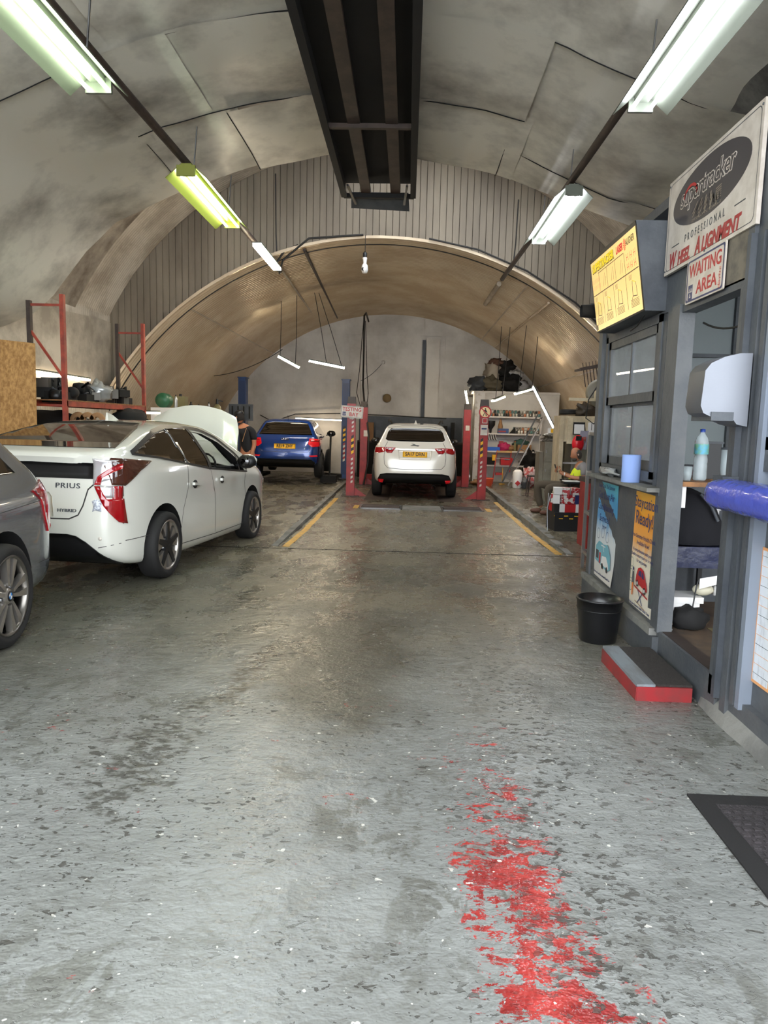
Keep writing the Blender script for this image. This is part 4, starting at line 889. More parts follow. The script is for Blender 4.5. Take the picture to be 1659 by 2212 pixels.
# step and mat
st = thing('doorstep', 'low step with red edges and black grip top at cabin door', 'step', (1.47, 4.1, .0))
def stq(x0, x1, y0, y1, z0, z1, m, n): MB().bb(x0, x1, y0, y1, z0, z1, m).build(n, None, st)
M_redp = mat('worn_red_paint', (150, 36, 40), .5, c2=(112, 52, 50), ns=7, lo=.4, hi=.7); M_edge = mat('worn_blue_grey_edge', (128, 136, 142), .6, c2=(92, 84, 78), ns=6, stretch=(1, .2, 1))
stq(1.315, 1.60, 3.83, 4.47, -.02, .078, M_conc, 'core'); stq(1.30, 1.40, 3.80, 4.49, .074, .094, M_edge, 'edge_board')
stq(1.40, 1.605, 3.81, 4.49, .078, .092, mat('black_grip', (44, 40, 38), .95, c2=(58, 53, 50), ns=90, bump=.5, bs=300), 'grip_top')
stq(1.296, 1.312, 3.80, 4.49, -.025, .076, M_redp, 'red_side'); stq(1.30, 1.60, 3.795, 3.815, -.02, .08, M_redp, 'red_front')
def slab(b, x0, x1, y0, y1, d0, d1, m):
    P = [(x0, y0), (x1, y0), (x1, y1), (x0, y1)]
    b.add([(x, y, floor_z(0, y)+d0) for x, y in P]+[(x, y, floor_z(0, y)+d1) for x, y in P], [[3, 2, 1, 0], [4, 5, 6, 7], [0, 1, 5, 4], [1, 2, 6, 5], [2, 3, 7, 6], [3, 0, 4, 7]], m)
b = MB(); slab(b, 1.17, 1.95, 1.5, 2.75, .0, .008, M_rubber); mt = tag(b.build('floor_mat'), 'black rubber entrance mat at the lower right of the floor', 'mat')
b = MB(); M_tr = mat('mat_tread', (40, 38, 39), .9, c2=(56, 51, 53), ns=2, bump=.6, bs=90); slab(b, 1.25, 1.9, 1.55, 2.67, .008, .010, M_tr)
for i in range(27):
    for j in range(16):
        x = 1.265+j*.04+(i % 2)*.02; y = 1.57+i*.04; b.box((x, y, floor_z(0, y)+.012), (.026, .018, .006), M_tr)
o = b.build('tread', None, mt); o['kind'] = 'stuff'
# bin
t = thing('waste_bin', 'round black plastic bin on the floor beside the red edged step', 'bin', (1.40, 4.98, floor_z(0, 4.98)))
z = floor_z(0, 4.98)
b = MB(); b.lathe([(0, z), (.122, z), (.128, z+.01), (.150, z+.22), (.153, z+.225), (.158, z+.30), (.165, z+.30), (.165, z+.312), (.150, z+.312), (.146, z+.22), (.12, z+.02), (0, z+.02)], (1.40, 4.98, 0), 36, mat('bin_black', (20, 20, 22), .3)); b.build('bucket', None, t)
b = MB(); b.tube([(1.40+.152*math.cos(a), 4.98+.152*math.sin(a), z+.235) for a in [2*PI*i/32 for i in range(33)]], .004, 5, M_black, False); b.build('rim_band', None, t)

# --- signs
def flat(parent, M, poly, m, name, t=.002, n0=0.): return MB(M).prism(poly, n0, n0+t, m).build(name, None, parent)
def rect(x0, x1, y0, y1): return [(x0, y0), (x1, y0), (x1, y1), (x0, y1)]
def rrect(x0, x1, y0, y1, r, n=5):
    P = []
    for cx, cy, a0 in ((x1-r, y0+r, -PI/2), (x1-r, y1-r, 0), (x0+r, y1-r, PI/2), (x0+r, y0+r, PI)):
        P += [(cx+r*math.cos(a0+PI/2*i/n), cy+r*math.sin(a0+PI/2*i/n)) for i in range(n+1)]
    return P
def ring2(P, Q):   # closed band between two same-length outlines
    n = len(P); return P, Q, [[i, (i+1) % n, (i+1) % n+n, i+n] for i in range(n)]
def band(parent, M, P, Q, m, name, h=.001, n0=.0):
    _, _, f = ring2(P, Q); b = MB(M); b.add([(x, y, n0+h) for x, y in P]+[(x, y, n0+h) for x, y in Q], f, m); return b.build(name, None, parent)
# wheel alignment board
Yc, Zc = (3.575+4.79)/2, (2.47+3.03)/2; Wd, Ht = 1.215, .57
t = thing('alignment_sign', 'large white wheel alignment sign with dark oval and red wording', 'sign', (XF-.02, Yc, Zc))
M0 = xm(Yc, Zc, XF-.012)
flat(t, M0, rect(-Wd/2, Wd/2, -Ht/2, Ht/2), M_signw, 'board', -.02)
P = rrect(-Wd/2+.025, Wd/2-.025, -Ht/2+.02, Ht/2-.02, .03); Q = rrect(-Wd/2+.029, Wd/2-.029, -Ht/2+.024, Ht/2-.024, .03)
band(t, M0, P, Q, M_greyd, 'border_line')
M_oval = mat('sign_oval', (62, 58, 62), .45)
el = [(.0+.51*math.cos(a), .085+.165*math.sin(a)) for a in [2*PI*i/56 for i in range(56)]]
flat(t, M0, el, M_oval, 'oval', .0015)
MO = off(M0, -.03, .115, .003)
text('supertracker', .155, MO, M_signw, 'lettering', t, .0006, shear=.15, bold=.006, sx=.98, spacing=.92)
text('supertracker', .155, off(MO, 0, 0, .0012), M_oval, 'lettering', t, .0003, shear=.15, bold=.0005, sx=.98, spacing=.92)
b = MB(M0)      # red swoosh
pp = [(-.24+.105*math.cos(a)*1.0, .10+.07*math.sin(a)) for a in [math.radians(170-i*10) for i in range(18)]]; qq = [(-.24+.085*math.cos(a), .095+.058*math.sin(a)) for a in [math.radians(170-i*10) for i in range(18)]]
b.add([(x, y, .0045) for x, y in pp]+[(x, y, .0045) for x, y in qq], [[i, i+1, i+19, i+18] for i in range(17)], M_signr); b.build('red_swoosh', None, t)
b = MB(M0); M_tread = mat('tread_print', (138, 126, 112), .5)
for r_ in range(3):
    for i in range(9):
        x = -.16+.03*i+r_*.04; y0 = .035-.02*r_; b.add([(x, y0, .0032), (x+.016, y0+.004, .0032), (x-.02+.01*(i-4), y0-.05, .0032), (x-.034+.01*(i-4), y0-.05, .0032)], [[0, 3, 2, 1]], M_tread if (i+r_) % 2 else M_oval)
for i in range(6): b.add([(.12, .03-i*.012, .0032), (.19, .036-i*.012, .0032), (.19, .03-i*.012, .0032), (.12, .024-i*.012, .0032)], [[0, 3, 2, 1]], M_tread)
b.build('tyre_print', None, t)
text('CENTRE ALIGNMENT TECHNOLOGY', .022, off(M0, 0, -.055, .0028), M_tread, 'lettering', t, .0004, spacing=1.1)
text('PROFESSIONAL', .062, off(M0, -.02, -.130, .0018), M_greyd, 'lettering', t, .0004, spacing=1.75, sx=.80)
flat(t, M0, rect(-.50, -.38, -.135, -.129), M_greyd, 'rule', .001); flat(t, M0, rect(.36, .48, -.135, -.129), M_greyd, 'rule', .001)
M_sred2 = mat('sign_red_dark', (160, 44, 46), .5)
text('W', .135, off(M0, -.475, -.222, .0018), M_sred2, 'lettering', t, .0004, shear=.2, sx=.72, bold=.004)
text('HEEL', .108, off(M0, -.29, -.229, .0018), M_sred2, 'lettering', t, .0004, shear=.2, sx=.78, bold=.004)
text('A', .135, off(M0, -.085, -.222, .0018), M_sred2, 'lettering', t, .0004, shear=.2, sx=.80, bold=.004)
text('LIGNMENT', .108, off(M0, .205, -.229, .0018), M_sred2, 'lettering', t, .0004, shear=.2, sx=.88, bold=.004)
for (x, y) in ((-.59, .26), (.59, .26), (-.59, -.26), (.02, -.27), (.16, -.05)):
    b = MB(M0); b.lathe([(0, .004), (.006, .004), (.007, .001)], (x, y, 0), 8, M_greyd); b.build('screw', None, t)
# waiting area sign
t = thing('waiting_sign', 'white WAITING AREA sign with blue border above the cabin door', 'sign', (XF-.02, 4.12, 2.34))
M1 = xm(4.12, 2.342, XF-.02); w_, h_ = .255, .125
flat(t, M1, rrect(-w_, w_, -h_, h_, .012), M_signw, 'board', -.008)
band(t, M1, rrect(-w_+.008, w_-.008, -h_+.008, h_-.008, .015), rrect(-w_+.02, w_-.02, -h_+.018, h_-.018, .018), M_signn, 'blue_border')
text('WAITING', .105, off(M1, 0, .05, .001), M_signr, 'lettering', t, .0004, sx=.95, bold=.0018)
text('AREA', .10, off(M1, .035, -.055, .001), M_signr, 'lettering', t, .0004, sx=1.1, bold=.0018)
def triangles(parent, M, x, y, w, h):
    flat(parent, M, rect(x-w/2, x+w/2, y-h/2, y+h/2), M_signn, 'symbol_block', .001)
    b = MB(M)
    for cx, cy in ((-.22, .13), (.22, .13), (0, -.22)):
        b.prism([(x+(cx-.19)*w, y+(cy-.12)*h), (x+(cx+.19)*w, y+(cy-.12)*h), (x+cx*w, y+(cy+.17)*h)], .001, .0018, M_signw)
        b.prism([(x+(cx-.07)*w, y+(cy-.07)*h), (x+(cx+.07)*w, y+(cy-.07)*h), (x+cx*w, y+(cy+.05)*h)], .0018, .0022, M_signn)
    b.build('triangle_symbol', None, parent)
triangles(t, M1, -.185, -.065, .06, .085)
b = MB(M1)
for i in range(14): b.prism([(.195+.01*math.sin(i), .0-.008*i), (.215, -.002-.008*i), (.222+.006*math.sin(i*2.), -.006-.008*i), (.2, -.005-.008*i)], .0016, .0022, M_signr if i % 2 else mat('peach_scratch', (222, 140, 116)))
b.build('scratched_arrow', None, t)
# lightbox
lb = thing('alignment_lightbox', 'tilted illuminated yellow laser aligner chart box above the cabin window', 'sign', (1.5, 5.37, 2.53))
xt, xb_, zt, zb_ = 1.433, 1.527, 2.82, 2.255; ya, yb2 = 4.81, 5.96
b = MB(); b.add([(x, y, z) for y in (ya, yb2) for x, z in ((xt, zt), (XF+.02, zt), (XF+.02, zb_), (xb_, zb_))], [[0, 1, 2, 3], [7, 6, 5, 4], [0, 4, 5, 1], [1, 5, 6, 2], [2, 6, 7, 3], [3, 7, 4, 0]], M_greyd); b.build('box', None, lb)
ux = Vector((xt-xb_, 0, zt-zb_)); Hh = ux.length; M2 = frame(((xt+xb_)/2, (ya+yb2)/2, (zt+zb_)/2), (0, -1, 0), ux); M2 = off(M2, 0, 0, .004)
WW = yb2-ya; a, c = WW/2, Hh/2
M_lb = mat('lit_chart', (255, 222, 140), .3, emit=.27); M_lby = mat('chart_yellow', (236, 204, 10), .4, emit=.35); M_lbr = mat('chart_red', (214, 40, 36), .4, emit=.2); M_lbk = mat('chart_line', (70, 58, 34), .5)
band(lb, M2, rect(-a, a, -c, c), rect(-a+.012, a-.012, -c+.012, c-.03), M_black, 'edge_frame', .0015)
flat(lb, M2, rect(-a+.01, a-.01, -c+.01, c-.028), M_lb, 'chart', .0012)
text('SUPERTRACKER', .082, off(M2, -.235, .195, .0024), M_lbk, 'lettering', lb, .0003, shear=.2, bold=.006, sx=.98)
text('SUPERTRACKER', .080, off(M2, -.238, .199, .003), M_lby, 'lettering', lb, .0003, shear=.2, bold=.004, sx=1.0)
text('LASER', .066, off(M2, .19, .197, .0024), M_lbr, 'lettering', lb, .0003, shear=.25, bold=.003, sx=.85)
text('ALIGNER', .062, off(M2, .43, .20, .0024), M_lbk, 'lettering', lb, .0003, sx=.72)
b = MB(M2)
for i in range(16):
    aa = 2*PI*i/16; b.add([(.315, .197, .0028), (.315+.028*math.cos(aa-.1), .197+.04*math.sin(aa-.1), .0028), (.315+.028*math.cos(aa+.1), .197+.04*math.sin(aa+.1), .0028)], [[0, 1, 2]], M_lbr)
b.build('red_flash', None, lb)
b = MB(M2)
def ln(x0, y0, x1, y1, w=.0022, m=M_lbk):
    w *= 1.5
    d = Vector((x1-x0, y1-y0)); d.normalize(); n = Vector((-d.y, d.x))*w/2
    b.add([(x0+n.x, y0+n.y, .0022), (x0-n.x, y0-n.y, .0022), (x1-n.x, y1-n.y, .0022), (x1+n.x, y1+n.y, .0022)], [[0, 1, 2, 3]], m)
ln(-a+.02, .0, a-.02, .0, .004); ln(-a+.2, .15, .27, .15, .003)
for x in (-.36, -.15, .06, .28): ln(x, .0, x, .15, .003)
for x in (-.30, -.02, .27): ln(x, -.0, x, -.235, .003)
rr = random.Random(3)
for x in (-.26, -.05, .16):
    ln(x, .03, x+.05, .12); ln(x+.05, .03, x+.08, .09)
for i in range(6):
    x = .33+.075*(i % 3); y = .085 if i < 3 else .02
    for q in (0, .035): ln(x+q, y, x+q, y+.045, .0025, M_lbr)
    ln(x, y+.02, x+.035, y+.02, .0025, M_lbr)
for k_, x in enumerate((-.52, -.26, .02, .34)):
    y = -.06
    for q in range(5): ln(x, -.02-q*.007, x+.06, -.02-q*.007, .0012)
    ln(x+.06, y, x+.05, y-.1, .004); ln(x+.13, y-.02, x+.14, y-.11, .004); ln(x+.05, y-.1, x+.14, y-.11, .003); ln(x+.05, y-.1, x+.02, y-.13, .003); ln(x+.06, y, x+.13, y-.02, .003, M_lby)
    for q in range(6): ln(x, -.185-q*.009, x+.17, -.185-q*.009, .0018)
for i in range(2):
    for j in range(6): ln(-.55+.04*j, .04+.05*i, -.55+.04*j+.01, .07+.05*i, .002, M_lbr)
b.build('chart_drawing', None, lb)
flat(lb, M2, rect(-a+.02, -a+.05, -c+.02, -c+.06), M_greyd, 'corner_logo', .002)
b = MB(); b.tube([(XF-.03, 4.85, 2.36), (XF-.05, 4.95, 2.28), (XF-.06, 5.12, 2.2), (XF-.05, 5.3, 2.19)], .005, 6, M_cable); b.build('power_cord', None, lb)
b = MB(); b.lathe([(.05, -.07), (.055, .05), (.0, .055)], (1.47, 6.04, 2.44), 14, M_blackm, 'X'); o = tag(b.build('security_camera'), 'black cylindrical camera behind the lit chart box', 'camera'); MB().bb(1.47, 1.68, 6.02, 6.06, 2.47, 2.5, M_black).build('bracket', None, o)

# --- posters under the window
def gradmat(name, stops, stain=True):
    m = bpy.data.materials.new(name); m.use_nodes = True; nt = m.node_tree; b = nt.nodes['Principled BSDF']; tc = nt.nodes.new('ShaderNodeTexCoord')
    sp_ = nt.nodes.new('ShaderNodeSeparateXYZ'); nt.links.new(tc.outputs['Generated'], sp_.inputs[0]); r = nt.nodes.new('ShaderNodeValToRGB')
    n = nt.nodes.new('ShaderNodeTexNoise'); n.inputs['Scale'].default_value = 3; mp = nt.nodes.new('ShaderNodeMapping'); mp.inputs['Scale'].default_value = (1, 5, .7); nt.links.new(tc.outputs['Object'], mp.inputs[0]); nt.links.new(mp.outputs[0], n.inputs[0])
    ad = nt.nodes.new('ShaderNodeMath'); ad.operation = 'MULTIPLY_ADD'; nt.links.new(n.outputs['Fac'], ad.inputs[0]); ad.inputs[1].default_value = .28; nt.links.new(sp_.outputs[2], ad.inputs[2])
    su = nt.nodes.new('ShaderNodeMath'); su.operation = 'SUBTRACT'; nt.links.new(ad.outputs[0], su.inputs[0]); su.inputs[1].default_value = .14; nt.links.new(su.outputs[0], r.inputs[0])
    while len(r.color_ramp.elements) < len(stops): r.color_ramp.elements.new(.5)
    for e, (p, c) in zip(r.color_ramp.elements, stops): e.position = p; e.color = lin(c)
    nt.links.new(r.outputs[0], b.inputs['Base Color']); b.inputs['Roughness'].default_value = .45; return m
def poster(name, label, y, z, w, h, m, curl):
    t = thing(name, label, 'poster', (XF+.0, y, z)); b = MB(); vs = []; nx_, nz2 = 6, 12
    def pt(u, v): return Vector((XF+.002-.006*math.sin(v*5+u*2)*curl-.03*curl*max(0, .2-v)*4*u, y+w/2-u*w, z-h/2+v*h))
    for i in range(nx_+1):
        for j in range(nz2+1): vs.append(pt(i/nx_, j/nz2))
    b.add(vs, [[i*(nz2+1)+j, (i+1)*(nz2+1)+j, (i+1)*(nz2+1)+j+1, i*(nz2+1)+j+1] for i in range(nx_) for j in range(nz2)], m, True); b.build('sheet', None, t)
    return t, xm(y, z, XF-.006-.008*curl)
t, MP = poster('service_poster', 'blue GET YOUR AIR CONDITIONING SERVICED poster under the cabin window', 5.79, .648, .56, .80, gradmat('blue_poster', [(0, (214, 208, 200)), (.45, (206, 212, 216)), (.62, (92, 150, 196)), (.85, (64, 142, 190)), (1, (90, 178, 190))]), .6)
NV = mat('poster_navy', (30, 44, 96), .5)
for s_, sz, y in (('Keep Cool This Summer', .046, .37), ('Get Your Air', .085, .295), ('Conditioning', .085, .20), ('Serviced.', .085, .105), ('Book now!', .026, .045)): text(s_, sz, off(MP, 0, y, .001), NV, 'lettering', t, .0003)
for i in range(3):
    c = -.16+.13*i; P = [(c+.045*math.cos(q), -.03+.02*(i == 1)+.045*math.sin(q)) for q in [2*PI*k_/18 for k_ in range(18)]]; Q = [(c+.04*math.cos(q), -.03+.02*(i == 1)+.04*math.sin(q)) for q in [2*PI*k_/18 for k_ in range(18)]]
    band(t, MP, P, Q, NV, 'round_icon', .0012)
flat(t, MP, [(-.22, -.26), (-.21, -.14), (-.13, -.09), (.02, -.10), (.12, -.09), (.2, -.16), (.22, -.27), (.14, -.30)], mat('poster_teal', (112, 170, 186), .5), 'teal_shape', .0008)
b = MB(MP)
for q in range(3): b.prism([(-.06*math.cos(q*PI/3)-.004, -.12-.05*math.sin(q*PI/3)), (.06*math.cos(q*PI/3), -.12+.05*math.sin(q*PI/3)), (.06*math.cos(q*PI/3)+.006, -.112+.05*math.sin(q*PI/3)), (-.06*math.cos(q*PI/3)+.002, -.112-.05*math.sin(q*PI/3))], .0009, .0012, M_paperw)
b.prism([(-.02, -.2), (.1, -.19), (.16, -.24), (.18, -.28), (-.04, -.27)], .0009, .0014, M_paperw); b.lathe([(0, .0016), (.025, .0016)], (0, -.28, 0), 14, M_ink); b.lathe([(0, .0016), (.025, .0016)], (.13, -.29, 0), 14, M_ink)
b.prism([(-.2, -.24), (-.12, -.24), (-.12, -.17), (-.2, -.17)], .0009, .0014, M_greyd); b.prism([(-.1, -.27), (-.06, -.27), (-.06, -.18), (-.1, -.18)], .0009, .0014, M_signr)
b.build('van_drawing', None, t)
text('Don\'t wait until the summer! Book Now', .028, off(MP, 0, -.36, .001), NV, 'lettering', t, .0003)
t, MP = poster('service_poster', 'orange STAYCATION READY poster beside the cabin door post', 4.845, .648, .50, .81, gradmat('orange_poster', [(0, (216, 208, 192)), (.40, (222, 212, 190)), (.58, (226, 160, 84)), (.8, (232, 150, 40)), (1, (226, 170, 60))]), .4)
for s_, sz, y, x in (('Staycation', .112, .335, .01), ('Ready!', .135, .225, -.005), ('Free Summer Health Check', .042, .10, .0), ('Available Now!', .042, .055, 0), ('A comprehensive multi point', .033, .0, 0), ('check to ensure your car is ready', .033, -.035, 0), ('for any journey.', .033, -.07, 0), ('Book your Summer Health Check Today', .026, -.385, 0)): text(s_, sz, off(MP, x, y, .001), NV, 'lettering', t, .0003)
for i in range(6):
    cx_, cy_ = (-.2 if i < 3 else .21), -.10-.085*(i % 3); P = [(cx_+.036*math.cos(q), cy_+.036*math.sin(q)) for q in [2*PI*k_/18 for k_ in range(18)]]; Q = [(cx_+.032*math.cos(q), cy_+.032*math.sin(q)) for q in [2*PI*k_/18 for k_ in range(18)]]
    band(t, MP, P, Q, mat('poster_green', (70, 110, 100)), 'round_icon', .0012)
b = MB(MP); b.prism([(-.10, -.22), (-.09, -.17), (-.06, -.12), (-.01, -.105), (.05, -.12), (.09, -.165), (.13, -.21), (.14, -.25)], .0009, .0014, M_signr)
b.prism([(-.05, -.165), (-.035, -.135), (.0, -.125), (.02, -.17)], .0014, .0018, NV); b.prism([(.03, -.175), (.02, -.128), (.055, -.14), (.07, -.175)], .0014, .0018, NV)
for cx_, cy_ in ((-.06, -.225), (.09, -.25)): b.lathe([(0, .002), (.024, .002)], (cx_, cy_, 0), 14, M_ink); b.lathe([(0, .0024), (.013, .0024)], (cx_, cy_, 0), 10, M_paperw)
b.prism([(-.12, -.25), (.16, -.285), (.16, -.295), (-.12, -.26)], .0009, .0014, M_signr)
for x0, x1 in ((-.04, .06), (.06, -.04)): b.prism([(x0-.006, -.27), (x0+.006, -.27), (x1+.006, -.36), (x1-.006, -.36)], .0009, .0014, NV)
b.prism([(-.09, -.352), (.12, -.375), (.12, -.379), (-.09, -.357)], .0009, .0014, M_card)
b.build('car_drawing', None, t)
b = MB(MP); b.lathe([(0, .002), (.014, .002)], (-.16, -.14, 0), 10, NV); b.prism([(-.175, -.16), (-.145, -.16), (-.14, -.24), (-.18, -.24)], .0009, .0014, M_greyd); b.prism([(-.175, -.24), (-.145, -.24), (-.15, -.33), (-.172, -.33)], .0009, .0014, mat('poster_orange', (220, 120, 60))); b.build('mechanic_drawing', None, t)
# planner chart on the near panel
t = thing('wall_chart', 'weathered white planner chart with orange edge on grey panel', 'chart', (XF+.05, 3.0, .62)); MC = xm(3.0, .62, XF+.052)
flat(t, MC, rect(-.37, .45, -.33, .325), mat('orange_edge', (224, 160, 104), .5), 'backing', .001)
flat(t, MC, rect(-.352, .45, -.315, .31), mat('chart_white', (216, 220, 226), .5, c2=(176, 180, 186), ns=6, lo=.5, hi=.7, stretch=(1, 4, 1)), 'sheet', .0016)
b = MB(MC)
for x in (-.20, .0, .2, .4): b.prism(rect(x-.004, x+.004, -.32, .31), .0016, .0022, MATS['orange_edge'])
for i in range(13): yq = -.28+i*.047; b.prism(rect(-.35, .45, yq-.001, yq+.001), .0016, .0022, MATS['orange_edge'] if i % 3 else M_greyd)
b.build('ruled_lines', None, t)

# --- hand dryer
t = thing('hand_dryer', 'brushed silver hand dryer mounted beside the cabin door', 'hand dryer', (XF, 3.6, 1.69))
b = MB(); P = [(0, 1.85), (-.06, 1.848), (-.13, 1.83), (-.19, 1.80), (-.215, 1.765), (-.225, 1.60), (-.21, 1.565), (-.165, 1.545), (-.07, 1.54), (-.05, 1.515), (0, 1.505)]
ysl = [(3.47, 0), (3.50, .0), (3.66, .0), (3.76, .35), (3.80, .6)]
vs = []
for y, sh in ysl:
    for x, z in P: vs.append((XF-.02+x*(1-sh*.5), y, z-(z-1.7)*sh*.25))
n = len(P); fs = [[i*n+j, i*n+(j+1) % n, (i+1)*n+(j+1) % n, (i+1)*n+j] for i in range(len(ysl)-1) for j in range(n)]+[list(range(n))[::-1], list(range(4*n, 5*n))]
M_dry = mat('brushed_silver', (124, 127, 134), .45, metal=.75, stretch=(1, 1, 30), bump=.05, bs=20); b.add(vs, fs, M_dry, True); sharp(b.build('shell', None, t), 30)
MB().bb(XF-.195, XF-.09, 3.462, 3.70, 1.530, 1.572, M_greyd).build('air_outlet', None, t)
# --- blue bag draped on the near rail
t = thing('blue_roll_holder', 'blue plastic bag draped over a bin at the right edge', 'plastic bag', (XF-.07, 3.2, 1.17)); b = MB()
vs = []; nn = 22; kk = 16
for i in range(nn+1):
    y = 3.70-i*(3.70-2.5)/nn; e = min(1, i/2.5)**.5; 
    for j in range(kk):
        a_ = 2*PI*j/kk; rx = .085*e+.006*noise.noise(Vector((y*9, a_*2, 0))); rz = .075*e; vs.append((XF-.07+math.copysign(abs(math.cos(a_))**.7, math.cos(a_))*rx, y, 1.175+math.copysign(abs(math.sin(a_))**.8, math.sin(a_))*rz-.03*(1-e)+.01*noise.noise(Vector((y*12, a_*3, 4)))))
b.add(vs, [[i*kk+j, i*kk+(j+1) % kk, (i+1)*kk+(j+1) % kk, (i+1)*kk+j] for i in range(nn) for j in range(kk)]+[list(range(nn*kk, nn*kk+kk))], mat('blue_bag', (70, 84, 178), .22, coat=.5, bump=.5, bs=18), True); b.build('bag', None, t)
MB().bb(XF-.08, XF+.05, 3.55, 3.66, 1.14, 1.26, M_greyd).build('bracket', None, t)
# --- things on the counter
t = thing('paper_roll', 'pale blue paper towel roll standing on the counter', 'paper roll', (XF-.05, 5.08, 1.112)); b = MB()
b.lathe([(.018, .0), (.062, .0), (.064, .003), (.064, .19), (.062, .194), (.02, .194), (.018, .0)], (XF-.05, 5.08, 1.112), 28, mat('blue_paper', (140, 166, 222), .8)); b.build('roll', None, t)
def crumple(name, label, cat, c, r, m, seed, jit=.9, n=14, k=9, group=None):
    b = MB(); b.ell(c, r, m, n, k, jit=jit, seed=seed); return tag(b.build(name), label, cat, group)
crumple('plastic_bag', 'crumpled clear plastic bag on the far end of the counter', 'plastic bag', (XF-.03, 5.72, 1.148), (.045, .2, .03), mat('film', (170, 172, 172), .15, metal=.3), 3)
# --- inside the cabin, seen through the door
t = thing('shelf_board', 'raw wooden shelf inside the cabin doorway', 'shelf', (1.95, 4.72, 1.15)); MB().bb(1.72, 2.02, 4.48, 5.2, 1.135, 1.165, M_wood).build('board', None, t); MB().bb(1.72, 1.76, 4.5, 4.54, 1.0, 1.14, M_paperw).build('bracket', None, t)
t = thing('water_bottle', 'clear plastic water bottle with blue cap on the cabin shelf', 'bottle', (1.90, 4.66, 1.165)); c = (1.90, 4.66, 1.165); b = MB()
M_pet = mat('clear_plastic', (214, 226, 230), .08, alpha=.38, spec=.8)
b.lathe([(0, 0), (.038, 0), (.043, .01), (.043, .05), (.040, .06), (.043, .07), (.043, .10), (.040, .11), (.043, .12), (.041, .15), (.036, .165), (.043, .18), (.043, .24), (.035, .275), (.016, .30), (.014, .315)], c, 24, M_pet); b.build('body', None, t)
b = MB(); b.lathe([(.0445, .17), (.0445, .235)], c, 24, mat('bottle_label', (90, 170, 200), .4, c2=(120, 160, 90), ns=14)); b.build('label_band', None, t)
b = MB(); b.lathe([(.016, .31), (.016, .33), (0, .332)], c, 16, mat('cap_blue', (40, 70, 150), .4)); b.build('cap', None, t)
t = thing('glass', 'small glass on the wooden shelf beside the water bottle', 'glass', (1.80, 4.62, 1.165)); b = MB(); b.lathe([(0, 0), (.03, 0), (.036, .09), (.034, .09), (.028, .006)], (1.80, 4.62, 1.165), 18, M_pet); b.build('tumbler', None, t)
t = thing('caddy', 'black container standing behind the water bottle', 'container', (2.10, 4.95, 1.165)); b = MB(); b.bb(1.99, 2.11, 4.85, 4.97, 1.165, 1.40, M_black); b.build('body', None, t); MB().bb(1.98, 2.12, 4.84, 4.98, 1.40, 1.415, M_greyd).build('rim', None, t)
MB().bb(1.97, 2.16, 4.8, 5.1, 1.135, 1.165, M_wood).build('shelf_end', None, t)
t = thing('jug', 'clear plastic jug with dark lid beside the black container', 'jug', (2.14, 4.82, 1.165)); b = MB(); b.lathe([(0, 0), (.032, 0), (.042, .2), (.04, .2), (.03, .004)], (2.15, 4.86, 1.165), 18, M_pet); b.build('body', None, t); b = MB(); b.lathe([(0, .215), (.046, .21), (.046, .198)], (2.15, 4.86, 1.165), 18, M_greyd); b.build('lid', None, t)
t = thing('backpack', 'black backpack propped on the dark blue bench in the cabin', 'bag', (2.0, 4.98, .706)); b = MB(); vs = []
for i, (z, hw, dp) in enumerate(((.71, .24, .15), (.74, .25, .16), (.85, .235, .15), (.97, .19, .12), (1.05, .12, .09), (1.09, .04, .04))):
    for j in range(14):
        a_ = 2*PI*j/14; vs.append((2.0+hw*math.cos(a_)-.06*i/5, 4.98+dp*math.sin(a_), z))
b.add(vs, [[i*14+j, i*14+(j+1) % 14, (i+1)*14+(j+1) % 14, (i+1)*14+j] for i in range(5) for j in range(14)]+[list(range(70, 84))], mat('black_fabric', (16, 16, 22), .9), True); b.build('bag_body', None, t)
b = MB(); b.tube([(2.0, 4.86, 1.06), (2.07, 4.84, .98), (2.12, 4.84, .88)], .012, 6, M_greyd); b.build('strap', None, t)
t = thing('bench', 'dark blue vinyl bench inside the cabin doorway', 'bench', (2.0, 5.0, .5)); MB().bb(1.74, 2.24, 4.8, 5.3, .56, .705, mat('navy_vinyl', (30, 36, 66), .3, bump=.3, bs=12)).build('seat', None, t)
b = MB(); [b.bb(x, x+.03, 5.24, 5.27, .2, .56, M_black) for x in (1.76, 2.18)]; [b.bb(x, x+.03, 4.84, 4.87, .2, .56, M_black) for x in (1.76, 2.18)]; b.build('frame', None, t)
t = thing('box', 'white cardboard box standing behind the black backpack', 'box', (2.14, 5.1, .705)); MB().bb(2.06, 2.22, 5.06, 5.26, .705, .94, M_paperw).build('carton', None, t); b = MB(); b.add([(2.04, 5.05, .93), (2.23, 5.05, .93), (2.21, 5.2, 1.03), (2.04, 5.2, 1.03)], [[0, 1, 2, 3]], M_paperw); b.build('flap', None, t)
t = thing('box', 'white lidded box under the blue bench by the shoes', 'box', (1.88, 4.72, .4)); MB().bb(1.76, 1.95, 4.62, 4.80, .29, .36, M_paperw).build('carton', None, t); MB().bb(1.75, 1.97, 4.61, 4.81, .36, .40, M_paperw).build('lid', None, t); MB().bb(1.78, 1.9, 4.66, 4.78, .2, .29, M_card).build('inner_carton', None, t)
t = thing('trainer', 'pale trainer with white sole lying on the lidded box', 'shoe', (1.98, 4.66, .44)); b = MB(); b.ell((1.98, 4.66, .445), (.07, .045, .04), mat('shoe_cream', (196, 190, 168), .6), 14, 8); b.build('upper', None, t); b = MB(); b.lathe([(0, 0), (.034, 0), (.036, .008)], (2.045, 4.65, .445), 14, M_paperw, 'X'); b.build('sole', None, t)
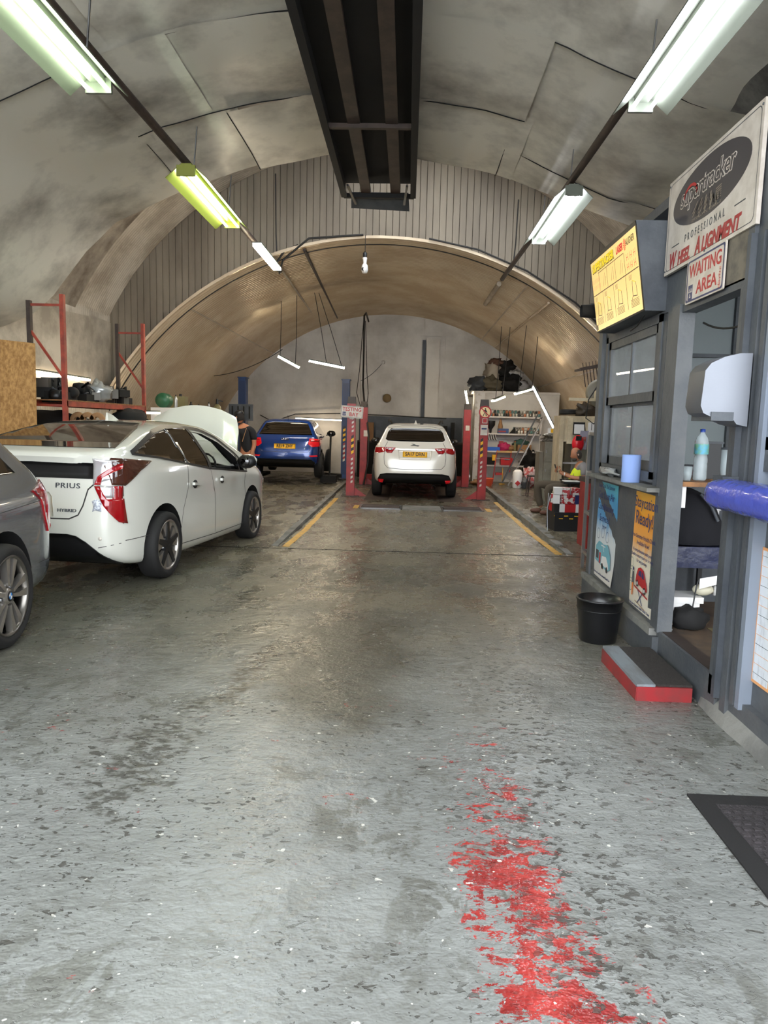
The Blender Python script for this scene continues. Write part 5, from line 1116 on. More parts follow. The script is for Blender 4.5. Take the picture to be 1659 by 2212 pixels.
t = thing('shopping_bag', 'black fabric bag slumped on the floor just inside the doorway', 'bag', (1.86, 4.56, .2)); b = MB(); b.ell((1.87, 4.58, .275), (.12, .1, .075), M_blackm, 14, 8, jit=.5, seed=5); b.build('bag_body', None, t); b = MB(); b.tube(arc((1.88, 4.56, .33), (1.92, 4.60, .52), -.02), .005, 5, M_black); b.build('handle', None, t)
t = thing('paper_tag', 'white printed label hanging on a strap under the bench', 'label', (1.96, 4.6, .5)); b = MB(); b.add([(1.93, 4.6, .46), (2.04, 4.58, .50), (2.05, 4.58, .56), (1.93, 4.6, .53)], [[0, 1, 2, 3]], M_paperw); b.build('card', None, t)
MB().bb(2.0, 2.6, 4.1, 4.6, .2, .204, mat('doormat_brown', (118, 104, 70), .95, c2=(92, 80, 56), ns=20)).build('coir_mat'); tag(bpy.data.objects['coir_mat'], 'brown coir mat on the cabin floor inside the door', 'mat')
t = thing('fire_extinguisher', 'red fire extinguisher partly hidden behind the door post', 'fire extinguisher', (1.88, 5.1, 1.165)); b = MB(); b.lathe([(0, 0), (.06, 0), (.065, .02), (.065, .3), (.03, .36), (.015, .38)], (1.86, 5.12, 1.165), 18, mat('extinguisher_red', (190, 24, 26), .3)); b.build('cylinder', None, t); MB().bb(1.83, 1.89, 5.07, 5.1, 1.5, 1.6, M_black).build('valve', None, t)
MB().bb(1.8, 2.06, 4.95, 5.3, 1.135, 1.165, M_wood).build('shelf_end', None, t)
t = thing('door_closer', 'silver door closer arm at the top of the doorway', 'door closer', (XF+.12, 3.86, 2.0)); b = MB(); b.tube([(XF+.12, 3.80, 2.03), (XF+.12, 3.80, 1.83)], .012, 8, M_steel); b.build('arm', None, t); b = MB(); b.tube(arc((XF+.1, 4.38, 2.12), (XF+.1, 3.82, 2.04), .03), .006, 6, M_cable); b.build('elastic_cord', None, t)
# ------------------------------------------------------------ lifts
M_cap = mat('cap_grey', (74, 66, 62), .6); M_orangew = mat('hazard_yellow', (232, 176, 24), .5)
def hazard(parent, x, y, z0, z1, w, cols, n, name, lean=.5):
    b = MB(); h = (z1-z0)/n
    for i in range(n):
        m = cols[i % 2]
        if m is None: continue
        z = z0+i*h; b.add([(x-w/2, y, z), (x+w/2, y, z+h*lean), (x+w/2, y, z+h*(1+lean)), (x-w/2, y, z+h)], [[0, 1, 2, 3]], m)
    b.build(name, None, parent)
def red_post(label, x, y, stripes=True, sx_=1):
    t = thing('lift_post', label, 'car lift', (x, y, -.11)); b = MB(); w, d = .185, .15
    b.bb(x-w/2, x+w/2, y-d/2, y+d/2, -.11, 1.93, M_red); b.bb(x-w/2+.006, x+w/2-.006, y-d/2-.004, y-d/2, -.1, 1.9, M_red); b.build('column', None, t)
    b = MB(); b.box((x, y, 2.0), (w*1.02, d*1.05, .15), M_cap, tap=.84); b.build('cap', None, t)
    MB().bb(x-w/2-.1, x+w/2+.1, y-d/2-.02, y+d/2+.05, -.112, -.095, M_dark).build('foot_plate', None, t)
    b = MB(); b.add([(x+sx_*w/2, y, -.1), (x+sx_*(w/2+.26), y, -.1), (x+sx_*w/2, y, .09), (x+sx_*w/2, y+.03, -.1), (x+sx_*(w/2+.26), y+.03, -.1), (x+sx_*w/2, y+.03, .09)], [[0, 1, 2], [5, 4, 3], [0, 3, 4, 1], [1, 4, 5, 2], [2, 5, 3, 0]], M_red); b.build('gusset', None, t)
    if stripes:
        hazard(t, x+sx_*.035, y-d/2-.006, .82, 1.22, .055, (M_orangew, M_ink), 6, 'hazard_stripes'); hazard(t, x+sx_*.03, y-d/2-.006, .18, .78, .045, (M_signw, None), 12, 'hazard_stripes')
    return t
pA = red_post('nearer left red lift post carrying the testing bay sign', -1.23, 15.72, True, 1)
pB = red_post('nearer right red lift post carrying the no pedestrians sign', 1.66, 15.62, True, -1)
hazard(pA, -1.23+.035, 15.638, 1.3, 1.62, .045, (M_signw, None), 7, 'hazard_stripes')
pC = red_post('farther left red lift post with hoses and a small notice', -1.14, 18.8, False, 1); pD = red_post('farther right red lift post beside the white brick pier', 1.56, 18.8, False, -1)
def pl(parent, x, y, z, w, h, m, name='notice'): MB().bb(x-w/2, x+w/2, y-.004, y, z-h/2, z+h/2, m).build(name, None, parent)
pl(pB, 1.67, 15.53, 1.62, .11, .11, M_signw); pl(pB, 1.67, 15.526, 1.62, .08, .08, M_signr, 'notice_print'); pl(pB, 1.66, 15.53, 1.42, .155, .22, M_signw, 'notice'); pl(pB, 1.66, 15.526, 1.45, .11, .035, M_signn, 'notice_print')
pl(pA, -1.22, 15.63, 1.62, .10, .06, M_signw, 'notice'); pl(pC, -1.08, 18.71, 1.25, .12, .16, M_signw, 'notice')
pl(pD, 1.57, 18.71, 1.45, .10, .13, M_signw, 'notice')
# runways of the post lift under the white car
for x, lb_ in ((-.62, 'left steel runway of the post lift under the white car'), (.98, 'right steel runway of the post lift under the white car')):
    o = tag(MB().bb(x-.26, x+.26, 15.0, 20.3, -.111, -.1085, M_dark).build('runway'), lb_, 'runway')
for y, lb_ in ((20.6, 'red cross beam at the far end of the post lift'),): tag(MB().bb(-1.2, 1.6, y, y+.12, -.11, .05, M_red).build('cross_beam'), lb_, 'lift beam')
# testing bay sign
t = thing('testing_sign', 'white TESTING BAY sign with red letters on the left lift post', 'sign', (-1.215, 15.56, 1.74)); MT = frame((-1.215, 15.57, 1.742), (1, 0, -.06), (.06, 0, 1))
flat(t, MT, rrect(-.245, .245, -.13, .13, .02), M_signw, 'board', -.012); band(t, MT, rrect(-.235, .235, -.12, .12, .02), rrect(-.229, .229, -.114, .114, .02), M_greyd, 'border_line')
text('TESTING', .115, off(MT, 0, .052, .001), M_signr, 'lettering', t, .0006, bold=.002, sx=.92); text('BAY', .115, off(MT, .045, -.055, .001), M_signr, 'lettering', t, .0006, bold=.002, sx=.95); triangles(t, MT, -.165, -.05, .07, .085)
# no pedestrians sign
t = thing('no_pedestrians_sign', 'round red prohibition sign with black walking figure on the right post', 'sign', (1.67, 15.5, 1.81)); MN = frame((1.67, 15.52, 1.805), (1, 0, 0), (0, 0, 1))
ci = lambda r, n=28: [(r*math.cos(2*PI*i/n), r*math.sin(2*PI*i/n)) for i in range(n)]
flat(t, MN, ci(.135), M_signr, 'disc', -.01); flat(t, MN, ci(.108), mat('sign_cream', (244, 214, 160), .45), 'face', .001)
b = MB(MN); b.lathe([(0, .0022), (.016, .0022)], (0, .068, 0), 12, M_ink); b.prism([(-.02, .048), (.018, .05), (.028, .0), (.014, -.005), (-.016, -.01), (-.026, .01)], .001, .0022, M_ink)
b.prism([(-.016, -.005), (.0, -.01), (-.02, -.045), (-.035, -.085), (-.055, -.08), (-.035, -.045)], .001, .0022, M_ink); b.prism([(.0, -.005), (.018, -.002), (.024, -.045), (.035, -.085), (.014, -.088), (.008, -.05)], .001, .0022, M_ink)
b.prism([(-.02, .04), (-.045, .005), (-.036, .0), (-.012, .03)], .001, .0022, M_ink); b.prism([(.016, .045), (.036, .02), (.045, -.01), (.034, -.012), (.024, .012), (.01, .03)], .001, .0022, M_ink); b.build('walking_figure', None, t)
b = MB(MN); b.prism([(-.083, .067), (-.067, .083), (.083, -.067), (.067, -.083)], .0022, .003, M_signr); b.build('red_slash', None, t)
# blue two post lift
def blue_post(x, label, pad, h=2.68):
    t = thing('lift_column', label, 'car lift', (x, 19.6, -.03)); b = MB(); b.bb(x-.10, x+.10, 19.5, 19.8, -.03, h, M_blue); b.bb(x-.085, x+.085, 19.495, 19.50, .1, h-.1, mat('lift_blue_dark', (20, 44, 86), .5)); b.build('column', None, t)
    MB().bb(x-.12, x+.12, 19.48, 19.85, h-.02, h+.01, M_blue).build('top_plate', None, t); MB().bb(x-.2, x+.2, 19.4, 19.95, -.031, -.01, M_dark).build('foot_plate', None, t)
    for s in (-.5, .45): MB().bar((x+pad*.1, 19.45, .06), (x+pad*.62, 19.6+s, .06), .09, .09, M_blackm).build('lift_arm', None, t)
    MB().box((x+pad*.62, 19.6, .06), (.1, 1.1, .08), M_blackm).build('arm_end', None, t)
    return t
pL = blue_post(-4.54, 'left blue lift column partly behind the barrel edge', 1); pR = blue_post(-1.70, 'right blue lift column behind the testing bay post', -1)
hazard(pR, -1.72, 19.49, 1.0, 1.4, .07, (M_orangew, M_ink), 6, 'hazard_stripes'); hazard(pR, -1.72, 19.49, .45, .95, .06, (M_signw, M_red), 8, 'hazard_stripes')
text('BOSTON', .17, Matrix.Translation((-4.54, 19.49, 1.40)) @ Matrix.Rotation(PI/2, 4, 'Y') @ Matrix.Rotation(PI/2, 4, 'X') @ Matrix.Rotation(PI, 4, 'X') @ Matrix.Rotation(PI, 4, 'X') if False else frame((-4.54, 19.492, 1.35), (0, 0, -1), (1, 0, 0)), M_signw, 'lettering', pL, .001)
# roller brake tester set in the bay floor
t = thing('brake_tester', 'steel roller plates of the brake tester sunk in the bay floor', 'brake tester', (.3, 13.75, -.11))
for x0, x1, nm in ((-.88, -.06, 'roller_pit'), (.70, 1.50, 'roller_pit')):
    b = MB(); b.bb(x0, x1, 13.42, 14.06, -.111, -.104, M_blackm); [b.bb(q0, q1, r0, r1, -.112, -.098, M_steel) for q0, q1, r0, r1 in ((x0, x0+.03, 13.42, 14.06), (x1-.03, x1, 13.42, 14.06), (x0, x1, 13.42, 13.45), (x0, x1, 14.03, 14.06))]; b.build(nm, None, t)
    for yr_ in (13.58, 13.88): MB().tube([(x0+.05, yr_, -.135), (x1-.05, yr_, -.135)], .06, 10, M_dark).build('roller', None, t)
MB().bb(-.05, .69, 13.40, 14.06, -.112, -.1, M_conc).build('cover_plate', None, t)
for x in (-1.0, 1.56): MB().bb(x, x+.1, 13.42, 13.95, -.1115, -.108, M_yellow).build('yellow_mark', None, t)

# ------------------------------------------------------------ left side: pallet rack and contents
t = thing('pallet_rack', 'orange steel pallet racking frames and beams against the left wall', 'rack', (-4.5, 10.2, -.03))
for x, y, m, zt in ((-4.31, 8.9, M_orange, 2.98), (-4.31, 11.6, M_orange, 3.0), (-4.73, 8.9, M_dark, 2.9), (-4.73, 11.6, M_dark, 2.99)):
    b = MB(); fz = floor_z(-4, y); b.bb(x-.025, x+.025, y-.03, y+.03, fz, zt, m); b.build('upright', None, t)
for y in (8.9, 11.6):
    for z in (.4, 1.62, 2.85): MB().bar((-4.73, y, z), (-4.31, y, z), .025, .03, M_orange).build('cross_brace', None, t)
    MB().bar((-4.73, y, 2.55), (-4.31, y, 1.95), .02, .03, M_orange).build('diagonal_brace', None, t); MB().bar((-4.73, y, 1.3), (-4.31, y, .6), .02, .03, M_orange).build('diagonal_brace', None, t)
for x in (-4.31, -4.73):
    for z in (1.66, .9): MB().bb(x-.025, x+.025, 8.9, 11.6, z-.05, z+.02, M_orange).build('beam', None, t)
for z in (1.665,): MB().bb(-4.76, -4.28, 8.92, 11.58, z+.015, z+.03, M_wood).build('shelf_board', None, t)
o = tag(MB().add([(-4.42, 8.35, -.07), (-4.52, 8.60, 2.35), (-5.6, 8.75, 2.45), (-5.5, 8.5, -.07), (-4.42, 8.37, -.07), (-4.52, 8.62, 2.35), (-5.6, 8.77, 2.45), (-5.5, 8.52, -.07)], [[0, 1, 2, 3], [7, 6, 5, 4], [0, 4, 5, 1], [1, 5, 6, 2], [2, 6, 7, 3], [3, 7, 4, 0]]).build('chipboard_sheet', mat('chipboard', (196, 152, 94), .75, c2=(150, 108, 60), ns=26, stretch=(1, 1, .6), lo=.35, hi=.62, bump=.3, bs=40)), 'tall sheet of golden chipboard leaning at the left edge', 'board')
def engine(c, sc_, seed, parent):
    r = random.Random(seed); b = MB(); mats_ = [M_blackm, mat('cast_metal', (96, 92, 86), .5, metal=.5), M_black]
    for i in range(9):
        p = (c[0]+r.uniform(-.16, .16)*sc_, c[1]+r.uniform(-.25, .25)*sc_, c[2]+r.uniform(.04, .22)*sc_); m = r.choice(mats_)
        if i % 3 == 0: b.lathe([(0, -.07*sc_), (.07*sc_, -.07*sc_), (.08*sc_, .0), (.07*sc_, .07*sc_), (0, .07*sc_)], p, 12, m, r.choice('XY'))
        else: b.box(p, (r.uniform(.08, .2)*sc_, r.uniform(.08, .25)*sc_, r.uniform(.08, .16)*sc_), m, r.uniform(0, 3))
    b.box((c[0], c[1], c[2]+.05*sc_), (.26*sc_, .42*sc_, .1*sc_), M_blackm)
    for i in range(3): b.tube([(c[0]+r.uniform(-.1, .1), c[1]+r.uniform(-.2, .2), c[2]+.16*sc_), (c[0]+r.uniform(-.2, .2), c[1]+r.uniform(-.2, .2), c[2]+.26*sc_), (c[0]+r.uniform(-.2, .2), c[1]+r.uniform(-.2, .2), c[2]+.1*sc_)], .016, 6, M_black)
    return b
for i, (y, s_, lb_) in enumerate(((9.2, 1.0, 'black engine parts at the near end of the rack shelf'), (9.9, .95, 'dark gearbox heap in the middle of the rack shelf'), (10.5, .85, 'black intake manifold parts behind the clear plastic sheet'), (11.1, 1.0, 'black air box parts at the far end of the rack shelf'))):
    tag(engine((-4.52, y, 1.70), s_, 11+i, None).build('engine_part'), lb_, 'engine part')
crumple('plastic_sheet_bundle', 'crumpled clear plastic sheeting among the engine parts on the rack', 'plastic', (-4.45, 10.2, 1.84), (.16, .2, .14), mat('film', (170, 172, 172)), 9)
b = MB(); b.ell((-4.9, 9.6, 1.38), (.62, .2, .17), M_blackm, 18, 10, jit=.4, seed=4); tag(b.build('car_bumper'), 'black car bumper lying beneath the orange rack shelf', 'bumper')
b = MB(); b.ell((-4.25, 10.8, 1.45), (.28, .3, .17), M_blackm, 16, 10, jit=.3, seed=6); tag(b.build('wheel_arch_liner'), 'black curved plastic liner above the white hatchback roof', 'car part')
for i in range(3):
    b = MB(); b.lathe([(.045, -.03), (.10, -.03), (.11, 0), (.10, .03), (.045, .03)], (-4.36+.13*i, 9.35, 1.44), 16, M_card, 'Y'); tag(b.build('brake_disc'), ('brown brake disc %s under the rack' % ('nearest the orange upright', 'between two others', 'farthest from the orange upright')[i]), 'brake disc', 'brake discs under the rack')
t = thing('under_rack_bench', 'dark low bench holding parts under the orange rack', 'bench', (-4.7, 9.8, -.05)); MB().bb(-5.3, -4.0, 9.2, 11.2, 1.2, 1.26, M_dark).build('top', None, t)
for x in (-5.25, -4.05):
    for y in (9.25, 11.1): MB().bb(x-.03, x+.03, y-.03, y+.03, -.09, 1.2, M_dark).build('leg', None, t)
# cabinet and bottles on the side bench inside the barrel
t = thing('white_cabinet', 'white cabinet behind the raised bonnet with bottles on top', 'cabinet', (-4.5, 13.6, -.03)); MB().bb(-4.80, -4.20, 13.25, 13.8, -.03, 1.70, M_paperw).build('body', None, t); MB().bb(-4.78, -4.52, 13.235, 13.25, .1, 1.55, M_paperw).build('door', None, t); MB().bb(-4.48, -4.22, 13.235, 13.25, .1, 1.55, M_paperw).build('door', None, t)
t = thing('side_bench', 'long workbench along the left foot of the inner barrel', 'workbench', (-4.3, 15, -.03)); MB().bb(-4.85, -3.95, 14.1, 17.2, 1.52, 1.57, M_dark).build('top', None, t)
for x in (-4.8, -4.0):
    for y in (14.2, 17.1): MB().bb(x-.03, x+.03, y-.03, y+.03, -.03, 1.52, M_dark).build('leg', None, t)
MB().bb(-4.8, -4.0, 14.1, 17.1, .7, .73, M_dark).build('shelf', None, t)
def bottle(name, label, cat, c, r, h, m, capm=M_black, group=None):
    t = thing(name, label, cat, c, group=group); b = MB(); b.lathe([(0, 0), (r*.96, 0), (r, .01), (r, h*.68), (r*.8, h*.78), (r*.32, h*.86), (r*.32, h*.92), (0, h*.92)], c, 14, m); b.build('body', None, t)
    b = MB(); b.lathe([(r*.36, h*.9), (r*.36, h), (0, h)], c, 10, capm); b.build('cap', None, t); return t
M_grn = mat('green_tin', (40, 92, 62), .4); M_jug = mat('jug_olive', (120, 112, 74), .4)
b = MB(); b.lathe([(0, -.12), (.135, -.12), (.14, -.1), (.14, .1), (.135, .12), (0, .12)], (-4.66, 13.6, 1.84), 22, M_grn, 'Y'); tag(b.build('oil_drum'), 'green round tin lying on its side on the white cabinet', 'tin')
bottle('spray_can', 'grey spray can beside the green tin on the white cabinet', 'can', (-4.42, 13.55, 1.70), .035, .25, M_alu)
t = thing('jerry_can', 'olive plastic jerry can with black cap on the side bench', 'jerry can', (-4.63, 14.4, 1.57)); b = MB(); b.box((-4.63, 14.4, 1.76), (.3, .2, .38), M_jug); b.build('body', None, t); b = MB(); b.lathe([(.03, .95-.57), (.03, .43), (0, .43)], (-4.6, 14.4, 1.57), 10, M_black); b.build('cap', None, t)
for i, (x, y, r_, h_, m, lb_) in enumerate(((-4.42, 14.5, .05, .28, M_black, 'black oil bottle right of the olive jerry can'), (-4.35, 14.8, .045, .24, M_card, 'brown bottle among the black ones on the side bench'), (-4.28, 14.6, .04, .22, M_greyd, 'slim grey bottle on the side bench beside the brown one'), (-4.25, 15.2, .035, .3, M_steel, 'tall silver bottle in the middle of the side bench'))): bottle('oil_bottle', lb_, 'bottle', (x, y, 1.57), r_, h_, m)
t = thing('pump_sprayer', 'pale pump sprayer with black head at the end of the bench', 'sprayer', (-4.12, 15.4, 1.57)); b = MB(); b.lathe([(0, 0), (.08, 0), (.085, .03), (.08, .2), (.03, .27), (0, .27)], (-4.12, 15.4, 1.57), 16, M_jug); b.build('tank', None, t); b = MB(); b.lathe([(.035, .26), (.03, .36), (0, .4)], (-4.12, 15.4, 1.57), 10, M_black); b.bar((-4.12, 15.4, 1.92), (-4.0, 15.4, 1.9), .02, .02, M_black); b.build('pump_head', None, t)
for i in range(3): tag(MB().box((-4.55+.2*i, 15.6+.2*i, 1.61), (.18, .2, .08), (M_blackm, M_dark, M_card)[i], i).build('parts_box'), ('black box on the side bench', 'brown steel box on the side bench beside the sprayer', 'small cardboard box at the far end of the bench')[i], 'box')
bl = thing('hand_tools', 'row of hanging dark hand tools above the far end of the bench', 'tools', (-4.3, 17.4, 1.6)); MB().bb(-4.4, -3.8, 17.5, 17.53, 1.5, 1.9, M_greyd).build('tool_board', None, bl)
for i in range(4): MB().bar((-4.3+.14*i, 17.46, 1.85), (-4.3+.14*i, 17.46, 1.55), .03, .02, M_blackm).build('tool', None, bl)

# ------------------------------------------------------------ back wall things
tag(MB().lathe([(0, -.05), (.05, -.05), (.13, -.02), (.135, .0), (.06, .02), (0, .02)], (-.66, 22.38, 2.31), 20, mat('old_brass', (128, 106, 70), .6), 'Y').build('extractor_vent'), 'round brown vent on the back wall above the white car', 'vent')
t = thing('wall_camera', 'small white wall camera with cable high on the back wall', 'camera', (-.8, 22.35, 3.41)); b = MB(); b.ell((-.8, 22.33, 3.4), (.06, .08, .06), M_paperw, 12, 8); b.build('body', None, t); b = MB(); b.tube(arc((-.83, 22.4, 3.38), (-1.6, 22.4, 2.8), .1), .008, 5, M_greyd); b.build('cable', None, t)
t = thing('bulb_camera', 'white bulb shaped camera hanging from the crown of the barrel', 'camera', (-.86, 13.45, 4.3)); b = MB(); b.lathe([(0, .0), (.045, .01), (.062, .06), (.055, .14), (.028, .18), (.035, .23), (.045, .27), (.03, .29), (0, .29)], (-.86, 13.42, 4.22), 18, M_paperw); b.build('body', None, t)
b = MB(); b.lathe([(0, 0), (.03, .0), (.03, .012)], (-.885, 13.365, 4.29), 12, M_ink, 'Y'); b.build('lens', None, t); b = MB(); b.lathe([(.035, .28), (.04, .36), (.012, .39), (0, .39)], (-.86, 13.42, 4.22), 12, M_black); b.tube([(-.86, 13.42, 4.6), (-.86, 13.44, 4.90)], .006, 5, M_cable); b.build('lamp_holder', None, t)
tag(MB().tube([(-1.25, 21.8, 4.55), (-1.25, 20.5, 4.6), (-1.27, 20.0, 4.45), (-1.25, 19.8, 3.5), (-1.22, 19.3, 2.5), (-1.16, 18.95, 2.1), (-1.0, 18.62, 1.2), (-1.0, 18.55, .5), (-1.1, 18.45, -.08)], .024, 8, M_cable).build('hose'), 'thick black hose dropping from the barrel to the far left post', 'hose')
for i, (dx, dz) in enumerate(((.07, 0), (-.1, .1))): tag(MB().tube([(-1.25+dx*.3, 19.95, 4.3), (-1.22+dx*1.2, 19.5, 2.9), (-1.18+dx*1.8, 18.9, 2.3), (-1.14+dx, 18.7, 1.95)], .009, 5, M_cable).build('cable'), ('thin cable hanging beside the thick hose on its right', 'thin cable hanging left of the thick hose')[i], 'cable')
tag(MB().tube([(-2.1, 13.5, 4.72), (-2.35, 13.5, 4.62), (-2.5, 13.5, 4.4), (-2.45, 13.5, 4.2), (-2.38, 13.5, 4.45), (-1.9, 13.45, 4.83), (-.9, 13.45, 4.91)], .02, 6, M_cable).build('cable'), 'looped black cable at the top left of the barrel rim', 'cable')
tag(MB().tube([(.3, 13.44, 4.86), (1.2, 13.44, 4.68), (2.1, 13.44, 4.32), (3.0, 13.44, 3.78), (3.8, 13.44, 3.1)], .016, 6, M_cable).build('cable'), 'dark cable following the upper right rim of the barrel', 'cable')
tag(MB().tube([(-2.6, 13.9, 6.1), (-2.58, 13.88, 5.0), (-2.55, 13.88, 4.35)], .012, 5, M_cable).build('cable'), 'thin vertical wire down the left of the board clad arch', 'cable')
tag(MB().tube([(1.95, 13.9, 5.7), (1.93, 13.88, 4.9), (1.9, 13.88, 4.5)], .012, 5, M_cable).build('cable'), 'thin vertical wire down the right of the board clad arch', 'cable')
tag(MB().tube(arc((-4.9, 18, 2.6), (-3.1, 17.6, 3.25), .12, 10), .009, 5, M_cable).build('cable'), 'drooping cable from the barrel edge to the blue lift column', 'cable')
tag(MB().tube([(-4.6, 22.2, 1.7), (-4.2, 22.2, 1.5), (-3.5, 22.2, 1.75), (-2.2, 22.2, 1.8), (-.6, 22.2, 1.78), (1.2, 22.2, 1.72)], .015, 5, M_cable).build('cable'), 'black cable sagging along the brick base of the back wall', 'cable')
t = thing('back_bench', 'dark workbench along the back wall behind the white car', 'workbench', (-.2, 21.9, -.1)); MB().bb(-1.5, 1.7, 21.5, 22.25, .95, 1.0, M_dark).build('top', None, t); MB().bb(-1.5, 1.7, 22.2, 22.25, 1.0, 1.75, M_greyd).build('backboard', None, t); MB().bb(-1.5, 1.7, 21.5, 21.55, -.1, .95, M_blackm).build('front_panel', None, t)
for i, (x, h_, w_, m) in enumerate(((-1.15, .55, .25, M_card), (-.85, .3, .2, M_greyd), (1.15, .5, .12, M_blackm), (1.38, .6, .1, M_blackm), (.95, .3, .2, M_dark))): tag(MB().bb(x-w_/2, x+w_/2, 21.7, 21.95, 1.0, 1.0+h_, m).build('parts_carton'), ('brown carton left of the white car on the back bench', 'grey case beside the brown carton on the back bench', 'black case on the back bench right of the white car', 'tall black case at the right end of the back bench', 'low dark box on the back bench behind the right mirror')[i], 'box')
t = thing('floor_jack', 'black trolley jack handle standing by the blue car', 'jack', (-2.02, 18.3, -.03)); MB().bb(-2.2, -1.8, 18.1, 18.5, -.03, .15, M_blackm).build('base', None, t); MB().tube([(-1.98, 18.3, .1), (-1.96, 18.3, 1.2)], .025, 8, M_blackm).build('handle', None, t)
for i in range(5): tag(MB().box((-3.9+.14*i, 15.3+.25*(i % 2), -.0), (.16, .22, .06), (M_blackm, M_greyd, M_steel)[i % 3], i*.7).build('loose_tool'), 'small tool on the floor beyond the hatchback, %s from the left' % ORD[i], 'tool', 'loose tools on the floor by the blue car')

# ------------------------------------------------------------ right rear: storage loft, shelves, clutter
lf = thing('storage_loft', 'white painted block wall holding up the storage loft at the right rear', 'storage loft', (3.0, 19.6, -.03))
MB().bb(1.82, 4.2, 20.10, 20.22, -.03, 2.42, M_white).build('wall_panel', None, lf); MB().bb(1.82, 4.2, 20.0, 22.4, 2.42, 2.48, M_white).build('deck', None, lf); MB().bb(1.82, 2.08, 19.55, 20.12, -.03, 2.42, mat('flaking_white', (200, 196, 192), .7, c2=(150, 140, 118), ns=7, lo=.5, hi=.7)).build('pier', None, lf)
for i, (x, y, z, rx, ry, rz_, m, lb_) in enumerate(((1.95, 20.3, 2.66, .26, .25, .2, M_greyd, 'dark grey folded sack at the left end of the loft pile'), (2.35, 20.3, 2.68, .30, .3, .22, mat('olive_cloth', (96, 88, 72), .9), 'olive brown sack at the bottom of the loft pile'), (2.85, 20.3, 2.7, .32, .3, .23, M_blackm, 'black bin bag in the middle of the loft pile'), (3.2, 20.3, 2.64, .24, .25, .15, mat('grey_bag', (150, 148, 150), .6), 'pale grey plastic bag at the right of the loft pile'), (2.35, 20.4, 3.05, .24, .25, .24, mat('pale_sack', (168, 156, 140), .8), 'pale beige sack standing upright on the loft'), (2.7, 20.4, 3.12, .24, .25, .24, M_blackm, 'black bin bag at the top of the loft pile'), (3.0, 20.4, 2.98, .22, .2, .13, mat('white_bag', (176, 174, 170), .6), 'white plastic bag resting over the black bin bags'), (2.45, 20.3, 3.3, .2, .2, .1, mat('brown_cloth', (98, 70, 58), .9), 'brown blanket on top of the pale sack'))):
    crumple('sack', lb_, 'sack', (x, y, z), (rx, ry, rz_), m, 21+i, jit=.75, n=18, k=12)
M_shelf = mat('shelf_white', (206, 200, 196), .5)
su = thing('storage_shelving', 'white wall shelves full of tins and tools at the right rear', 'shelving', (3.0, 19.8, 0)); SH = [(2.15, 3.68, 1.77), (2.15, 3.66, 1.31), (2.15, 3.5, .83), (2.15, 3.35, .44)]
for x0, x1, z in SH: MB().bb(x0, x1, 19.66, 20.1, z-.02, z+.02, M_shelf).build('shelf', None, su)
for x in (3.62,): MB().bb(x, x+.05, 19.66, 19.72, -.03, 1.8, M_shelf).build('upright', None, su)
rr = random.Random(5); tinm = [mat('tin_silver', (176, 174, 170), .25, metal=.8), mat('tin_white', (206, 200, 190), .4), mat('tin_teal', (90, 130, 128), .4), mat('tin_dark', (60, 58, 58), .4), mat('tin_orange', (190, 120, 84), .45)]
for row, (z, xa, xb, n, lb_, g) in enumerate(((1.79, 2.2, 3.6, 19, 'small tin in the front row on the top white shelf', 'front row of tins on the top shelf'), (1.79, 2.17, 3.62, 19, 'small tin in the taller back row on the top white shelf', 'back row of tins on the top shelf'), (1.33, 2.98, 3.58, 8, 'small tin in the front row on the second white shelf', 'front row of tins on the second shelf'), (1.33, 2.95, 3.6, 9, 'small tin in the taller back row on the second white shelf', 'back row of tins on the second shelf'))):
    protos = {}
    for i in range(n):
        k_ = rr.randrange(5); h_ = .085 if row % 2 == 0 else .17; x = xa+(xb-xa)*i/(n-1)+rr.uniform(-.006, .006); y = 19.75 if row % 2 == 0 else 19.90
        if k_ not in protos:
            t = thing('paint_tin', lb_, 'tin', (x, y, z), group=g); b = MB(); b.lathe([(0, 0), (.031, 0), (.031, h_), (0, h_)], (x, y, z), 12, tinm[k_]); b.build('tin_body', None, t)
            b = MB(); b.lathe([(.033, h_-.004), (.033, h_+.008), (.0, h_+.008)], (x, y, z), 12, tinm[0]); b.build('tin_lid', None, t); protos[k_] = t
        else:
            src = protos[k_]; t = src.copy(); COL.objects.link(t); t.location = (x, y, z)
            for ch in list(src.children): c_ = ch.copy(); COL.objects.link(c_); c_.parent = t
        t['label'] = '%s tin, %s from the left in the %s' % (('silver', 'white', 'teal', 'dark', 'orange')[k_], ORD[i], g.replace('front row of tins on', 'front row on').replace('back row of tins on', 'taller back row on'))
def simple(name, label, cat, fn): b = MB(); fn(b); return tag(b.build(name), label, cat)
simple('power_tool_case', 'blue and red tool case on the second white shelf', 'tool case', lambda b: b.bb(2.5, 2.78, 19.7, 19.95, 1.33, 1.46, M_blue).bb(2.5, 2.70, 19.69, 19.7, 1.36, 1.40, M_red))
simple('funnel', 'black funnel shaped part on the second white shelf', 'funnel', lambda b: b.lathe([(.03, 0), (.035, .1), (.12, .22), (.125, .34)], (2.30, 19.85, 1.33), 14, M_black))
simple('grease_gun', 'upright brown spray gun on the second white shelf', 'tool', lambda b: b.lathe([(.06, 0), (.07, .05), (.03, .22), (.01, .27)], (2.56, 19.8, 1.46), 10, M_card))
simple('tool_roll', 'black angular tool bag on the second white shelf', 'tool bag', lambda b: b.prism([(2.82, 1.33), (2.96, 1.33), (2.96, 1.50)], -19.7, -19.9, M_blackm, M=Matrix(((1, 0, 0, 0), (0, 0, -1, 0), (0, 1, 0, 0), (0, 0, 0, 1)))))
